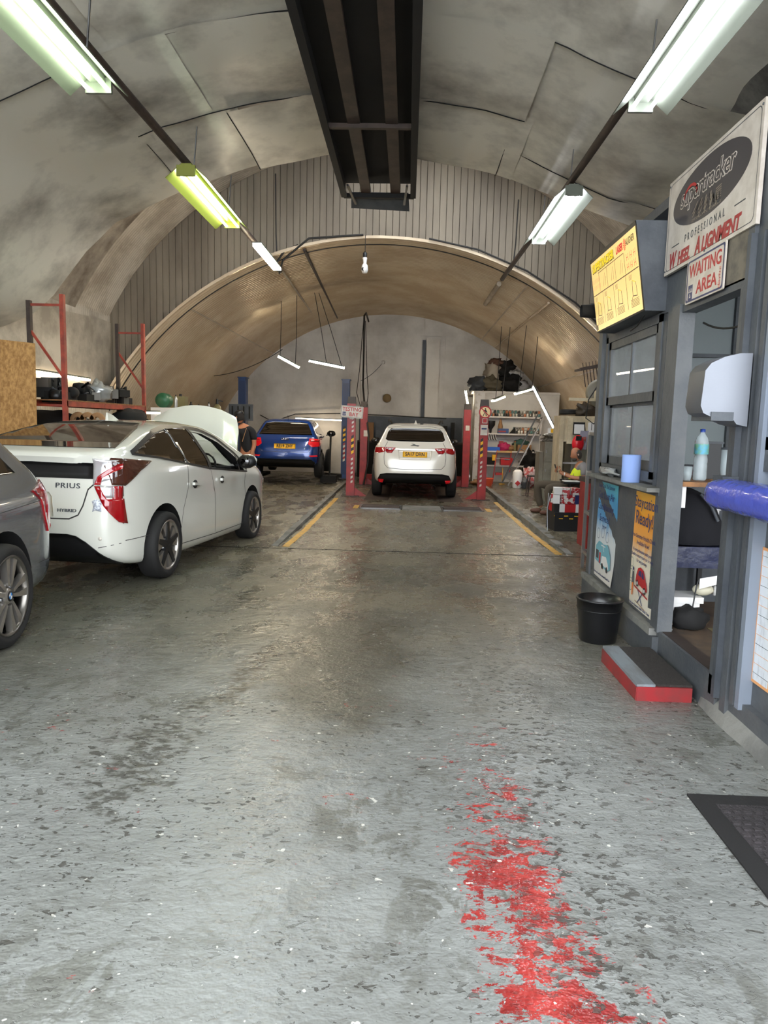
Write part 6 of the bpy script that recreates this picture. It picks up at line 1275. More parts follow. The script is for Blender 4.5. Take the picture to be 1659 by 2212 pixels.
simple('cable_bundle', 'tangled pale cables hanging under the second shelf', 'cables', lambda b: [b.tube(arc((2.2+.03*i, 19.66, 1.30), (2.24+.035*i, 19.66, 1.14), .04), .008, 5, M_paperw if i % 2 else M_cable) for i in range(8)])
simple('blue_tray', 'bright blue plastic tray on the third white shelf', 'tray', lambda b: b.bb(2.18, 2.56, 19.68, 19.95, .85, .95, mat('tray_blue', (24, 92, 190), .4)))
crumple('pink_bag', 'magenta bag on the third white shelf', 'bag', (2.68, 19.78, .95), (.15, .12, .11), mat('magenta', (186, 40, 96), .6), 41)
simple('red_can', 'small red box standing on the magenta bag', 'box', lambda b: b.bb(2.54, 2.66, 19.74, 19.84, 1.03, 1.12, M_red))
crumple('brown_sack', 'brown cloth bundle beside the magenta bag on the shelf', 'cloth', (2.88, 19.8, .92), (.1, .1, .08), M_card, 43)
simple('storage_carton', 'brown cardboard carton on the third white shelf', 'box', lambda b: b.bb(3.05, 3.42, 19.7, 20.0, .85, 1.03, M_card))
crumple('green_tarp', 'dark green cloth heaped over the brown carton', 'cloth', (3.15, 19.85, 1.07), (.2, .14, .1), mat('tarp_green', (50, 82, 76), .8), 45)
bottle('spray_bottle', 'orange nozzle spray bottle on the third white shelf', 'bottle', (2.98, 19.75, .85), .035, .28, M_jug, mat('nozzle_orange', (214, 90, 40)))
simple('toolbox', 'red toolbox on the lowest white shelf', 'toolbox', lambda b: b.bb(2.60, 2.92, 19.66, 19.95, .46, .66, mat('toolbox_red', (190, 24, 26), .4)).bb(2.70, 2.82, 19.65, 19.67, .6, .64, M_black))
simple('yellow_case', 'small yellow case on the lowest white shelf', 'case', lambda b: b.bb(2.36, 2.46, 19.67, 19.8, .58, .74, M_orangew))
simple('dark_case', 'dark tool case at the left of the lowest white shelf', 'case', lambda b: b.bb(2.18, 2.44, 19.7, 19.98, .46, .66, M_blackm))
crumple('bin_bag', 'black bag heap on the right of the lowest shelves', 'bag', (3.40, 19.7, .55), (.22, .22, .3), M_blackm, 51, n=18, k=12)
t = thing('sack_truck', 'red tubular frame with wooden bar in front of the shelves', 'sack truck', (2.45, 19.2, 0)); b = MB(); b.tube([(2.33, 19.2, -.03), (2.42, 19.2, .84), (2.44, 19.25, .88)], .016, 6, M_red); b.tube([(2.78, 19.2, .3), (2.80, 19.2, .84)], .016, 6, M_red); b.build('frame', None, t); MB().bb(2.42, 2.82, 19.17, 19.23, .82, .87, mat('pale_wood', (176, 138, 88), .7)).build('wooden_bar', None, t); MB().bb(2.40, 2.60, 19.1, 19.3, .22, .28, M_red).build('tray', None, t)
b = MB(); b.tube([(2.36, 19.2, .66), (2.80, 19.2, .64)], .01, 6, M_steel); b.build('rung', None, t)
simple('axle_stand', 'yellow thin stand beside the red frame', 'stand', lambda b: b.tube([(2.58, 19.1, .0), (2.58, 19.1, .42)], .012, 6, M_yellow).bb(2.5, 2.66, 19.05, 19.15, -.03, .0, M_yellow))
t = thing('step_ladder', 'aluminium ladder leaning diagonally across the right hand shelves', 'ladder', (2.7, 18.9, 0)); A0, A1 = Vector((2.66, 18.6, -.02)), Vector((3.56, 18.85, 1.80)); dv = Vector((-.10, .35, .05))
for i, q in enumerate((Vector((0, 0, 0)), dv)): MB().bar(A0+q, A1+q, .03, .075, M_alu if i == 0 else M_greyd, up=(0, 1, 0)).build('stile', None, t)
for i in range(7): p = A0.lerp(A1, (i+.6)/7.2); MB().tube([p, p+dv], .014, 6, M_alu).build('rung', None, t)
t = thing('gas_cylinder', 'white gas canister with red hazard diamond on the floor', 'gas cylinder', (2.83, 18.1, -.03)); c = (2.83, 18.1, -.03); b = MB(); b.lathe([(0, 0), (.115, 0), (.12, .02), (.12, .40), (.09, .45), (.03, .47), (0, .47)], c, 24, M_paperw); b.build('body', None, t)
b = MB(); b.lathe([(.02, .46), (.02, .52), (0, .52)], c, 8, M_dark); b.build('valve', None, t); b = MB(frame((2.82, 17.975, .10), (1, 0, 0), (0, 0, 1))); b.prism([(0, -.07), (.07, 0), (0, .07), (-.07, 0)], 0, .003, M_signr); b.build('hazard_diamond', None, t)
crumple('rag_bag', 'striped pale and red bag of rags beside the gas canister', 'bag', (3.15, 18.2, .22), (.17, .2, .27), mat('rag_mix', (178, 160, 162), .8, c2=(150, 62, 62), ns=9, lo=.48, hi=.56), 61, n=18, k=12)
crumple('dark_bag', 'small dark grey bag at the foot of the gas canister', 'bag', (2.99, 17.95, .1), (.08, .08, .14), M_greyd, 62)
simple('orange_crate', 'orange plastic basket behind the right red post', 'basket', lambda b: b.lathe([(.12, 0), (.17, .18), (.175, .2), (.165, .2), (.11, .01)], (2.12, 18.6, -.03), 16, mat('basket_orange', (196, 74, 44), .5)))
crumple('wicker_heap', 'brown heap on the floor between the right posts', 'heap', (1.95, 18.9, .03), (.2, .2, .09), M_card, 63)
t = thing('work_stool', 'dark steel stool near the lockers', 'stool', (3.0, 15.9, -.03)); MB().bb(2.72, 3.05, 15.75, 16.05, .42, .45, M_dark).build('seat', None, t)
for x in (2.74, 3.03):
    for y in (15.77, 16.03): MB().bar((x, y, .42), (x+(.03 if x > 2.9 else -.03), y, -.03), .025, .025, M_dark).build('leg', None, t)
# lockers
t = thing('locker_bank', 'bank of worn grey metal lockers behind the seated man', 'locker', (3.3, 15.2, -.03)); M_lock = mat('locker_grey', (134, 130, 116), .5, c2=(112, 104, 90), ns=3)
MB().bb(2.86, 3.55, 14.9, 15.45, -.03, 1.22, M_lock).build('carcass', None, t); MB().bb(2.78, 2.86, 15.0, 15.45, -.03, 1.0, M_lock).build('side_panel', None, t)
for i in range(2):
    for j in range(3):
        o = MB().bb(2.875+.20*i, 3.06+.20*i, 14.885, 14.9, .03+.39*j, .39+.39*j, M_lock).build('door', None, t); MB().bb(2.89+.2*i, 2.905+.2*i, 14.875, 14.885, .2+.39*j, .26+.39*j, M_steel).build('handle', None, o)
t = thing('locker_bank', 'taller pale grey steel cupboard right of the grey lockers', 'locker', (3.6, 14.6, -.03)); MB().bb(3.28, 4.1, 14.3, 14.9, -.03, 1.24, mat('locker_pale', (150, 146, 132), .5)).build('carcass', None, t)
for i in range(3): MB().bb(3.3+.26*i, 3.54+.26*i, 14.285, 14.3, .1, 1.18, MATS['locker_pale']).build('door', None, t)
MB().bb(3.1, 3.4, 14.2, 14.3, .80, .83, M_paperw).build('paper_shelf', None, t)
t = thing('machine_cabinet', 'tall cream cabinet with clipboards and tyres on top', 'cabinet', (3.45, 14.2, 0)); M_cream = mat('cream_paint', (206, 190, 160), .5, c2=(180, 164, 136), ns=4)
MB().bb(3.0, 3.95, 14.0, 14.6, 1.24, 1.74, M_cream).build('body', None, t); MB().bb(2.96, 3.04, 13.98, 14.6, -.03, 1.74, M_cream).build('side_post', None, t); MB().bb(3.1, 3.2, 13.96, 14.0, 1.2, 1.7, M_cream).build('front_panel', None, t)
t = thing('clipboard', 'clipboard with white sheet hung on the cream cabinet', 'clipboard', (3.30, 13.9, 1.55)); MB().bb(3.20, 3.42, 13.90, 13.92, 1.38, 1.62, M_black).build('board', None, t); MB().bb(3.215, 3.405, 13.893, 13.90, 1.395, 1.58, M_paperw).build('sheet', None, t)
t = thing('notice_sheet', 'grey paper notice with red square hanging in front of the cabinet', 'notice', (3.33, 13.5, 1.3)); MB().add([(3.20, 13.5, 1.10), (3.36, 13.48, 1.11), (3.40, 13.5, 1.46), (3.25, 13.52, 1.46)], [[0, 1, 2, 3]], mat('grey_notice', (128, 124, 138), .6)).build('sheet', None, t); MB().add([(3.265, 13.47, 1.27), (3.34, 13.47, 1.275), (3.35, 13.47, 1.35), (3.275, 13.47, 1.345)], [[0, 1, 2, 3]], mat('notice_red', (150, 84, 78), .6)).build('red_square', None, t)
simple('white_folder', 'white folder standing on the shelf of the cream cabinet', 'folder', lambda b: b.bb(3.48, 3.62, 13.88, 13.92, 1.40, 1.62, M_paperw).bb(3.535, 3.545, 13.875, 13.88, 1.47, 1.62, M_greyd))
for i, (x, y, z, r_, lb_) in enumerate(((3.15, 14.2, 1.83, .17, 'black tyre lying on the cream cabinet, upper one of two'), (3.15, 14.2, 1.775, .17, 'black tyre lying flat under another on the cream cabinet'))): tag(MB().lathe([(.09, -.03), (r_-.01, -.035), (r_, 0), (r_-.01, .035), (.09, .03)], (x, y, z+.03*i), 20, M_rubber).build('small_tyre'), lb_, 'tyre')
crumple('coat_bundle', 'dark brown leather bundle on top of the cream cabinet', 'cloth', (3.48, 14.15, 1.84), (.2, .15, .12), mat('brown_leather', (62, 52, 42), .5), 71, n=16, k=10)
simple('red_tool_bag', 'red rounded case hanging above the seated man', 'case', lambda b: b.ell((3.16, 13.3, 1.22), (.11, .08, .16), mat('case_red', (214, 22, 40), .35), 16, 10).bb(3.1, 3.2, 13.2, 13.23, 1.28, 1.36, M_black))
crumple('orange_cloth', 'orange cloth hanging on the white rack post', 'cloth', (2.24, 8.2, 1.33), (.07, .05, .10), mat('cloth_orange', (214, 130, 30), .8), 73)
crumple('junk_heap', 'pile of small metal parts on the grey lockers', 'parts', (3.1, 15.1, 1.3), (.25, .25, .11), mat('junk_mix', (120, 112, 100), .5, c2=(60, 54, 48), ns=24), 74, n=20, k=12)
simple('yellow_gauge', 'small white and yellow gauge on the locker top', 'gauge', lambda b: b.bb(2.93, 3.08, 14.95, 15.05, 1.39, 1.5, M_paperw).bb(2.98, 3.04, 14.94, 14.95, 1.4, 1.48, M_orangew))
t = thing('desk_fan', 'cream wall fan and arm beside the cabin corner', 'fan', (2.35, 9.0, 1.95)); b = MB(); b.lathe([(0, -.03), (.16, -.03), (.19, 0), (.16, .03), (0, .03)], (2.58, 9.8, 1.97), 24, mat('fan_grey', (112, 104, 88), .5), 'Y'); b.build('fan_disc', None, t); MB().bb(2.16, 2.5, 9.72, 9.76, 1.86, 1.90, M_cream).build('arm', None, t); MB().bb(2.50, 2.56, 9.7, 9.78, 1.86, 2.0, M_cream).build('bracket', None, t)
MB().tube([(2.6, 9.85, 1.4), (2.6, 9.85, 1.95)], .02, 6, M_cream).build('stem', None, t); MB().bb(2.5, 2.75, 9.78, 9.95, -.04, 1.4, M_greyd).build('stand', None, t)
tag(MB().tube([(2.52, 9.0, 2.2), (2.36, 9.0, 2.05), (2.24, 9.0, 1.85), (2.22, 9.0, 1.62), (2.32, 9.0, 1.55), (2.45, 9.0, 1.7)], .008, 5, M_cable).build('cable'), 'black cable looping down beside the cabin corner', 'cable')
b = MB(); b.bar((2.70, 11.5, 2.42), (3.3, 11.5, 2.55), .05, .05, M_dark)
for i in range(12): b.bar((2.75+.05*i, 11.5, 2.43+.01*i), (2.73+.05*i, 11.48, 2.52+.01*i), .008, .008, M_dark); b.bar((2.75+.05*i, 11.5, 2.43+.01*i), (2.80+.05*i, 11.5, 2.15+.01*i), .012, .012, M_dark)
b.bar((3.2, 11.5, 2.53), (3.2, 14.0, 2.6), .04, .04, M_dark)
tag(b.build('hook_rail'), 'dark rail of hooks jutting from the barrel edge near the cabin', 'hook rail')
# white steel rack posts beside the cabin corner
t = thing('wire_rack', 'pale steel rack standing against the cabin corner', 'rack', (1.95, 7.3, -.05))
for x, y in ((1.92, 7.0), (2.0, 7.9), (2.28, 7.0), (2.34, 7.9)): MB().bb(x-.016, x+.016, y-.016, y+.016, floor_z(2.5, y), 1.45, M_alu).build('upright', None, t)
for z in (.12, .56, 1.0, 1.42):
    b = MB(); b.bb(1.92, 2.3, 6.98, 7.0, z, z+.03, M_alu).bb(2.0, 2.34, 7.9, 7.92, z, z+.03, M_alu).bar((1.92, 7, z+.015), (2.0, 7.9, z+.015), .02, .03, M_alu).bar((2.28, 7, z+.015), (2.34, 7.9, z+.015), .02, .03, M_alu).bb(2.0, 2.28, 7.0, 7.9, z+.01, z+.015, M_greyd); b.build('shelf', None, t)
simple('flat_box', 'pale flat box lying on the top of the steel rack', 'box', lambda b: b.bb(2.0, 2.26, 7.1, 7.6, 1.45, 1.49, M_cream))
t = thing('tool_cabinet', 'tall red steel tool cabinet beside the steel rack', 'tool cabinet', (2.5, 9.3, -.04)); MB().bb(2.34, 2.8, 9.1, 9.6, -.05, .80, M_red).build('body', None, t); MB().bb(2.33, 2.81, 9.08, 9.62, .80, .86, M_dark).build('top', None, t); MB().bb(2.38, 2.46, 9.075, 9.085, .45, .52, M_dark).build('label_plate', None, t); MB().bb(2.36, 2.78, 9.085, 9.1, .05, .74, M_red).build('door', None, t)
# chair, heap of jackets
t = thing('chair', 'steel framed chair under the seated man', 'chair', (2.95, 12.7, -.03)); MB().bb(2.72, 3.20, 12.45, 12.9, .36, .40, M_blackm).build('seat', None, t); b = MB(); b.add([(3.2, 12.45, .42), (3.2, 12.9, .42), (3.34, 12.9, .85), (3.34, 12.45, .85), (3.24, 12.45, .42), (3.24, 12.9, .42), (3.38, 12.9, .85), (3.38, 12.45, .85)], [[0, 1, 2, 3], [7, 6, 5, 4], [0, 4, 5, 1], [1, 5, 6, 2], [2, 6, 7, 3], [3, 7, 4, 0]], M_blackm); b.build('backrest', None, t)
for x in (2.74, 3.2):
    for y in (12.47, 12.88): MB().tube([(x, y, .37), (x+(.03 if x > 3 else -.03), y, -.03)], .012, 6, M_steel).build('leg', None, t)
for y in (12.45, 12.9): MB().bb(2.78, 3.25, y-.03, y+.03, .56, .585, M_black).build('armrest', None, t); MB().tube([(3.22, y, .4), (3.2, y, .57)], .01, 6, M_steel).build('armrest_post', None, t)
t = thing('parts_trolley', 'black basket stacked with red white and black oil filter boxes', 'basket', (2.38, 10.7, -.04)); M_pack = mat('pack_print', (212, 208, 204), .5, c2=(168, 30, 36), ns=13, lo=.5, hi=.52)
MB().box((2.40, 10.75, .11), (.40, .42, .28), mat('pack_black', (24, 24, 26), .5), .1).build('crate', None, t); rr = random.Random(9)
for i in range(5):
    for j in range(3): MB().box((2.25+.1*i*.8, 10.62+.12*j, .31+.0*i), (.085, .11, .12), rr.choice((M_pack, M_paperw, M_signr, MATS['pack_black'])), .1).build('filter_box', None, t)
for i in range(4):
    for j in range(2): MB().box((2.26+.1*i, 10.66+.14*j, .44), (.1, .13, .13), rr.choice((M_pack, M_paperw, M_signr, M_signn)), rr.uniform(-.3, .3)).build('filter_box', None, t)
for i in range(3): MB().box((2.28+.12*i, 10.7, .56), (.12, .2, .1), rr.choice((M_pack, M_paperw, MATS['pack_black'])), rr.uniform(-.3, .3)).build('filter_box', None, t)
for i in range(5): MB(frame((2.24+.075*i, 10.53, .20-.04*(i % 2)), (1, .1, 0), (0, 0, 1))).prism(rect(-.03, .03, -.006, .006), 0, .002, M_orangew).build('label_strip', None, t)
b = MB(); b.tube([(2.16, 10.6, .50), (2.12, 10.6, .3), (2.13, 10.55, -.04)], .01, 6, M_steel); b.build('tube_leg', None, t); b = MB(); b.tube([(2.2, 10.95, .5), (2.19, 10.95, -.04)], .01, 6, M_steel); b.build('tube_leg', None, t)
# barrier frame in front of the left red cabinet: thin cushion on the chair arm
simple('open_book', 'open white logbook resting beside the seated man', 'book', lambda b: b.bb(2.72, 2.98, 12.22, 12.44, .585, .60, M_paperw).bb(2.7, 3.1, 12.2, 12.46, .55, .585, M_black).bb(2.8, 2.84, 12.3, 12.34, -.03, .55, M_black).bb(2.7, 3.0, 12.2, 12.44, -.03, -.015, M_black))
# ------------------------------------------------------------ people
def skin_mesh(nodes, edges, root=0, sub=2):
    """nodes: (x, y, z, radius); a Skin surface grown over the edges"""
    me = bpy.data.meshes.new('s'); me.from_pydata([n[:3] for n in nodes], edges, []); o = bpy.data.objects.new('s', me); COL.objects.link(o)
    md = o.modifiers.new('skin', 'SKIN'); md.use_smooth_shade = True; sb_ = o.modifiers.new('sub', 'SUBSURF'); sb_.levels = sub; sb_.render_levels = sub
    for i, n in enumerate(nodes):
        v = me.skin_vertices[0].data[i]; r = n[3]; v.radius = (r if not isinstance(r, tuple) else r[0], r if not isinstance(r, tuple) else r[1]); v.use_root = (i == root)
    dg = bpy.context.evaluated_depsgraph_get(); dg.update(); r = bpy.data.meshes.new_from_object(o.evaluated_get(dg)); bpy.data.objects.remove(o); return r
def limb(pts, parent, name, m, extra=(), sub=2, root=0):
    nodes = list(pts); edges = [(i, i+1) for i in range(len(pts)-1)]
    for at, chain in extra:
        k = len(nodes); nodes += list(chain); edges += [(at, k)]+[(k+i, k+i+1) for i in range(len(chain)-1)]
    me = skin_mesh(nodes, edges, root, sub); me.transform(Matrix.Translation(-Vector(parent['_o']))); me.materials.clear(); me.materials.append(m); me.name = name
    o = bpy.data.objects.new(name, me); COL.objects.link(o); o.parent = parent; return o
def body(nodes, edges, root, hands, parent, m, head=None):
    """one continuous skin body with separate finger chains joined into the same mesh"""
    me = skin_mesh(nodes, edges, root); bm = bmesh.new(); bm.from_mesh(me)
    for pts in hands:
        f = skin_mesh(pts, [(i, i+1) for i in range(len(pts)-1)], 0, 1); bm.from_mesh(f)
    if head:
        b = MB(); head(b); h = bpy.data.meshes.new('h'); h.from_pydata(b.v, [], b.f); bm.from_mesh(h)
    bm.to_mesh(me); bm.free(); me.transform(Matrix.Translation(-Vector(parent['_o']))); me.polygons.foreach_set('use_smooth', [True]*len(me.polygons))
    me.materials.clear(); me.materials.append(m); me.name = 'figure'; o = bpy.data.objects.new('figure', me); COL.objects.link(o); o.parent = parent; return o
def headshape(c, r, fwd_, up_, seed=0):
    """a head ellipsoid with brow, nose, mouth and chin facing fwd_"""
    f = Vector(fwd_).normalized(); u = Vector(up_); u = (u-f*u.dot(f)).normalized(); s = f.cross(u)
    def mk(b):
        vs = []; n, k = 28, 20
        for i in range(k+1):
            t = PI*i/k
            for j in range(n):
                a = 2*PI*j/n; d = Vector((math.sin(t)*math.cos(a), math.sin(t)*math.sin(a), math.cos(t)))    # x forward, z up
                q = Vector((d.x*.98*r, d.y*.78*r, d.z*1.22*r))
                if d.z < -.1: q.y *= 1+.28*(d.z+.1); q.x *= 1+(.05 if d.x > 0 else .30)*(d.z+.1)
                def bump(cy, cz, w, h, amp):
                    return amp*math.exp(-((d.y-cy)/w)**2-((d.z-cz)/h)**2) if d.x > 0 else 0
                q.x += r*(bump(0, -.12, .13, .20, .26)+bump(0, .16, .5, .09, .06)-bump(.3, .06, .15, .10, .12)-bump(-.3, .06, .15, .10, .12)+bump(0, -.46, .22, .06, .07)-bump(0, -.53, .2, .03, .05)+bump(0, -.82, .25, .16, .12))
                vs.append(Vector(c)+f*q.x+s*q.y+u*q.z)
        b.add(vs, [[i*n+j, (i+1)*n+j, (i+1)*n+(j+1) % n, i*n+(j+1) % n] for i in range(k) for j in range(n)])
        for sg in (-1, 1):
            e = Vector(c)+s*sg*r*.78+u*r*-.06; M = Matrix((f, s, u)).transposed().to_4x4(); M.translation = e; b.ell((0, 0, 0), (.17*r*1.2, .07*r, .28*r), None, 10, 8, M=M)
    return mk, f, s, u
def face_parts(t, c, r, f, s, u, hairm, style):
    for sg in (-1, 1):
        M = Matrix((f, s, u)).transposed().to_4x4(); M.translation = Vector(c)+f*r*.80+s*sg*r*.27+u*r*.08
        o = MB(M).ell((0, 0, 0), (.08*r, .11*r, .07*r), M_paperw, 10, 6).build('eye', None, t); MB(M).ell((.055*r, 0, 0), (.04*r, .045*r, .05*r), M_ink, 8, 6).build('pupil', None, o)
        MB(M).box((.05*r, 0, .17*r), (.05*r, .26*r, .05*r), hairm).build('eyebrow', None, t)
    M = Matrix((f, s, u)).transposed().to_4x4(); M.translation = Vector(c)
    b = MB(M); n, k = 24, 12; vs = []; keep = []
    for i in range(k+1):
        for j in range(n):
            tt = PI*i/k*.78; a = 2*PI*j/n; d = Vector((math.sin(tt)*math.cos(a), math.sin(tt)*math.sin(a), math.cos(tt))); vs.append((d.x*1.02*r, d.y*.84*r, d.z*1.27*r)); keep.append(d)
    fs = []
    for i in range(k):
        for j in range(n):
            q = [i*n+j, (i+1)*n+j, (i+1)*n+(j+1) % n, i*n+(j+1) % n]; m_ = sum((keep[z] for z in q), Vector())/4
            if style == 'bald' and (m_.x > -.05 or m_.z > .52) and not (abs(m_.y) > .7 and m_.x > -.1 and m_.z < .3 and m_.x < .25): continue
            if style != 'bald' and m_.x > .55 and m_.z < .55: continue
            fs.append(q)
    b.add(vs, fs, hairm, True); b.build('hair', None, t)
def fingers(palm, dirn, side, nrm, r=.009, curl=.6, sc_=1.):
    """four unequal fingers and a thumb from the palm centre; nrm points out of the back of the hand"""
    d = Vector(dirn).normalized(); s = Vector(side); s = (s-d*s.dot(d)).normalized(); n = Vector(nrm); n = (n-d*n.dot(d)-s*n.dot(s)).normalized(); out = []
    for i, L in enumerate((.068, .076, .070, .056)):
        p = Vector(palm)+d*.022*sc_+s*(.030-.02*i)*sc_; pts = [(*p, r*1.05*sc_)]; a = 0
        for k_, q in enumerate((.42, .32, .26)):
            a += curl*(.7 if k_ == 0 else 1); p = p+(d*math.cos(a)-n*math.sin(a))*L*q*1.15*sc_; pts.append((*p, r*(1-.12*k_)*sc_))
        out.append(pts)
    p = Vector(palm)-d*.02*sc_+s*.03*sc_; p2 = p+(d*.5+s*.7-n*.2)*.035*sc_; p3 = p2+(d*.85+s*.1-n*.45)*.032*sc_; out.append([(*p, r*1.3*sc_), (*p2, r*1.15*sc_), (*p3, r*sc_)]); return out

# seated man looking at his phone
t = thing('person', 'seated bald bearded man in yellow hi-vis vest holding a phone', 'person', (2.95, 12.66, -.03))
Yc = 12.66; hc = Vector((2.99, Yc, 1.045)); hr = .098; HF = (-.93, -.22, -.30)
mk, f, s, u = headshape(hc, hr, HF, (-.25, 0, 1))
N = [(3.02, Yc, .47, (.135, .15)), (3.07, Yc, .60, (.13, .155)), (3.11, Yc, .74, (.12, .165)), (3.10, Yc, .84, (.07, .10)), (3.04, Yc, .93, (.05, .055)),   # 0-4 torso, neck
     (3.10, Yc-.17, .80, .056), (3.09, Yc-.22, .63, .046), (2.92, Yc-.18, .64, .036), (2.75, Yc-.08, .70, .028),          # 5-8 near arm
     (3.10, Yc+.17, .80, .056), (3.08, Yc+.22, .63, .046), (2.92, Yc+.16, .66, .036), (2.76, Yc+.05, .72, .028),         # 9-12 far arm
     (2.98, Yc-.09, .44, .095), (2.50, Yc-.14, .46, .068), (2.52, Yc-.14, .24, .052), (2.56, Yc-.14, .06, .040),          # 13-16 near leg
     (2.96, Yc+.09, .45, .095), (2.36, Yc+.16, .49, .068), (2.40, Yc+.18, .26, .052), (2.46, Yc+.18, .06, .040)]
E_ = [(0, 1), (1, 2), (2, 3), (3, 4), (3, 5), (5, 6), (6, 7), (7, 8), (3, 9), (9, 10), (10, 11), (11, 12), (0, 13), (13, 14), (14, 15), (15, 16), (0, 17), (17, 18), (18, 19), (19, 20)]
nh = len(N); N += [(2.70, Yc-.055, .725, (.022, .03)), (2.71, Yc+.03, .745, (.022, .03))]; E_ += [(8, nh), (12, nh+1)]
H_ = fingers((2.685, Yc-.045, .735), (-.8, .35, .5), (-.3, 0, .9), (-.5, -.8, -.1), .0095, .55, 1.1)+fingers((2.695, Yc+.02, .755), (-.8, -.35, .5), (-.3, 0, .9), (-.5, .8, -.1), .0095, .55, 1.1)
body(N, E_, 0, H_, t, M_skin, mk); face_parts(t, hc, hr, f, s, u, mat('grey_hair', (74, 68, 64), .9), 'bald')
M = Matrix((f, s, u)).transposed().to_4x4(); M.translation = hc
b = MB(M); b.ell((.52*hr, 0, -.78*hr), (.50*hr, .50*hr, .40*hr), MATS['grey_hair'], 16, 10); b.build('beard', None, t)
M_shirt = mat('grey_shirt', (126, 122, 122), .85); M_hv = mat('hi_vis_yellow', (206, 222, 24), .6, emit=.0); M_trou = mat('brown_trousers', (84, 74, 62), .9, bump=.3, bs=14)
limb([(3.02, Yc, .44, (.15, .165)), (3.07, Yc, .60, (.145, .17)), (3.11, Yc, .75, (.13, .18)), (3.10, Yc, .845, (.075, .11)), (3.06, Yc, .89, (.06, .065))], t, 'shirt', M_shirt, extra=[(3, [(3.10, Yc-.175, .80, .068), (3.09, Yc-.215, .67, .062)]), (3, [(3.10, Yc+.175, .80, .068), (3.08, Yc+.215, .67, .062)])])
limb([(3.00, Yc, .45, (.163, .178)), (3.05, Yc, .60, (.158, .182)), (3.095, Yc, .75, (.142, .175)), (3.09, Yc, .835, (.09, .12))], t, 'hi_vis_vest', M_hv)
b = MB(); b.add([(2.91, Yc-.15, .66), (2.93, Yc+.02, .62), (2.95, Yc+.02, .69), (2.93, Yc-.15, .72)], [[0, 1, 2, 3]], M_paperw); b.build('reflective_band', None, t)
limb([(2.86, Yc-.1, .50, .06), (2.80, Yc-.1, .44, .05), (2.86, Yc-.14, .38, .03)], t, 'vest_hem', M_hv)
limb([(3.03, Yc, .45, (.15, .17)), (2.98, Yc-.10, .445, .108), (2.74, Yc-.13, .455, .095), (2.50, Yc-.14, .46, .082), (2.515, Yc-.14, .28, .07), (2.55, Yc-.14, .08, .06)], t, 'trousers', M_trou, extra=[(0, [(2.96, Yc+.10, .45, .108), (2.66, Yc+.14, .47, .095), (2.36, Yc+.16, .49, .082), (2.39, Yc+.18, .28, .07), (2.45, Yc+.18, .08, .06)])])
for dx, dy in ((2.53, -.14), (2.42, .18)): limb([(dx+.05, Yc+dy, .015, .05), (dx-.04, Yc+dy, .012, .046), (dx-.16, Yc+dy, .008, .036)], t, 'shoe', mat('brown_shoe', (96, 60, 44), .6))
b = MB(); b.lathe([(.033, -.012), (.036, 0), (.033, .012)], (2.78, Yc-.095, .69), 14, M_paperw, 'X'); b.build('watch', None, t)
b = MB(); b.ell(tuple(hc-s*hr*.82*(1 if s.y > 0 else -1)+u*-.01), (.012, .012, .012), M_paperw, 8, 6); b.build('earbud', None, t)
ph = tag(MB().box((2.645, Yc-.01, .79), (.012, .075, .15), M_black, Matrix.Rotation(-.35, 3, 'Y')).build('phone'), 'black phone held in the seated man\'s hands', 'phone')
# mechanic behind the raised bonnet
t = thing('person', 'standing man in dark cap and black shirt behind the raised bonnet', 'person', (-3.02, 13.4, -.03)); X0, Y0_ = -3.06, 13.4
hc = Vector((-3.16, Y0_-.02, 1.56)); hr = .095; mk, f, s, u = headshape(hc, hr, (-.75, .5, -.35), (-.1, .1, 1))
N = [(-3.0, Y0_, .86, (.13, .11)), (-3.02, Y0_, 1.05, (.125, .10)), (-3.05, Y0_, 1.25, (.15, .11)), (-3.08, Y0_, 1.36, (.09, .07)), (-3.12, Y0_, 1.45, .05),
     (-2.90, Y0_-.05, 1.30, .055), (-2.87, Y0_-.05, 1.05, .045), (-2.92, Y0_-.12, .82, .036), (-3.0, Y0_-.16, .74, .028),
     (-3.24, Y0_+.05, 1.29, .055), (-3.32, Y0_+.02, 1.05, .045), (-3.38, Y0_-.1, .9, .036), (-3.42, Y0_-.2, .84, .028),
     (-2.94, Y0_, .78, .10), (-2.94, Y0_, .42, .065), (-2.94, Y0_+.02, .03, .04), (-3.08, Y0_, .78, .10), (-3.10, Y0_, .42, .065), (-3.12, Y0_+.02, .03, .04)]
E_ = [(0, 1), (1, 2), (2, 3), (3, 4), (3, 5), (5, 6), (6, 7), (7, 8), (3, 9), (9, 10), (10, 11), (11, 12), (0, 13), (13, 14), (14, 15), (0, 16), (16, 17), (17, 18)]
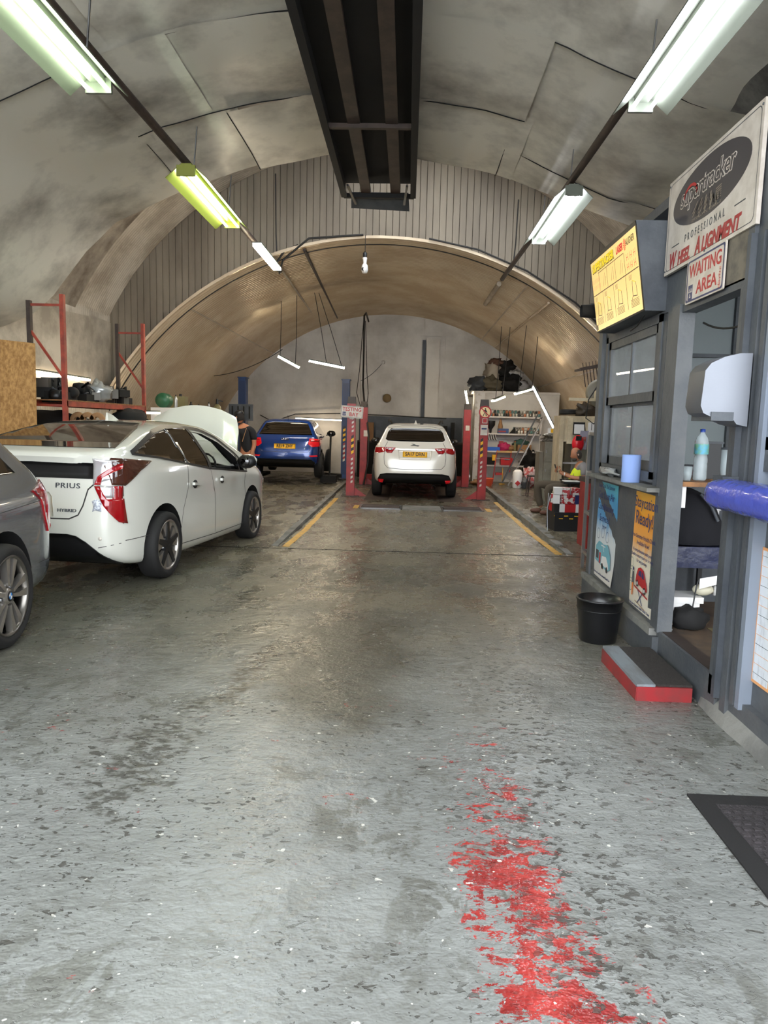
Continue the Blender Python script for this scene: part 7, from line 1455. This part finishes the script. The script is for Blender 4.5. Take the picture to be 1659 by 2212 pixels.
H_ = fingers((-3.02, Y0_-.19, .72), (-.3, -.5, -.6), (.9, 0, -.3), (.3, .5, .5), .0095, .4, 1.1)+fingers((-3.44, Y0_-.24, .82), (-.3, -.7, -.4), (.9, 0, -.3), (0, .3, .9), .0095, .4, 1.1)
body(N, E_, 0, H_, t, M_skin, mk); M_hairb = mat('dark_hair', (30, 24, 22), .9); face_parts(t, hc, hr, f, s, u, M_hairb, 'full')
M = Matrix((f, s, u)).transposed().to_4x4(); M.translation = hc+u*hr*.35
b = MB(M); b.ell((0, 0, .3*hr), (1.08*hr, .92*hr, .72*hr), M_black, 18, 10); b.prism([(.8*hr, -.55*hr), (1.7*hr, -.4*hr), (1.75*hr, .4*hr), (.8*hr, .55*hr)], .15*hr, .24*hr, M_black); b.build('cap', None, t)
M_tee = mat('black_tee', (22, 22, 26), .9)
limb([(-3.0, Y0_, .84, (.145, .125)), (-3.02, Y0_, 1.05, (.14, .115)), (-3.05, Y0_, 1.25, (.165, .125)), (-3.08, Y0_, 1.37, (.10, .08))], t, 't_shirt', M_tee, extra=[(3, [(-2.90, Y0_-.05, 1.30, .07), (-2.87, Y0_-.05, 1.12, .066)]), (3, [(-3.24, Y0_+.05, 1.29, .07), (-3.31, Y0_+.02, 1.12, .066)])])
b = MB(); b.bar((-3.0, Y0_-.13, 1.36), (-3.08, Y0_-.14, 1.1), .04, .01, M_card); b.build('apron_strap', None, t)
limb([(-3.0, Y0_, .86, (.14, .13)), (-2.94, Y0_, .74, .108), (-2.94, Y0_, .42, .08), (-2.94, Y0_+.02, .05, .065)], t, 'jeans', mat('blue_jeans', (60, 84, 116), .9), extra=[(0, [(-3.08, Y0_, .74, .108), (-3.10, Y0_, .42, .08), (-3.12, Y0_+.02, .05, .065)])])
for x in (-2.94, -3.12): limb([(x, Y0_+.04, .01, .045), (x-.02, Y0_-.08, .008, .045), (x-.03, Y0_-.14, .004, .035)], t, 'shoe', M_black)
# ------------------------------------------------------------ tidy helper properties
for o in bpy.data.objects:
    if '_o' in o: del o['_o']
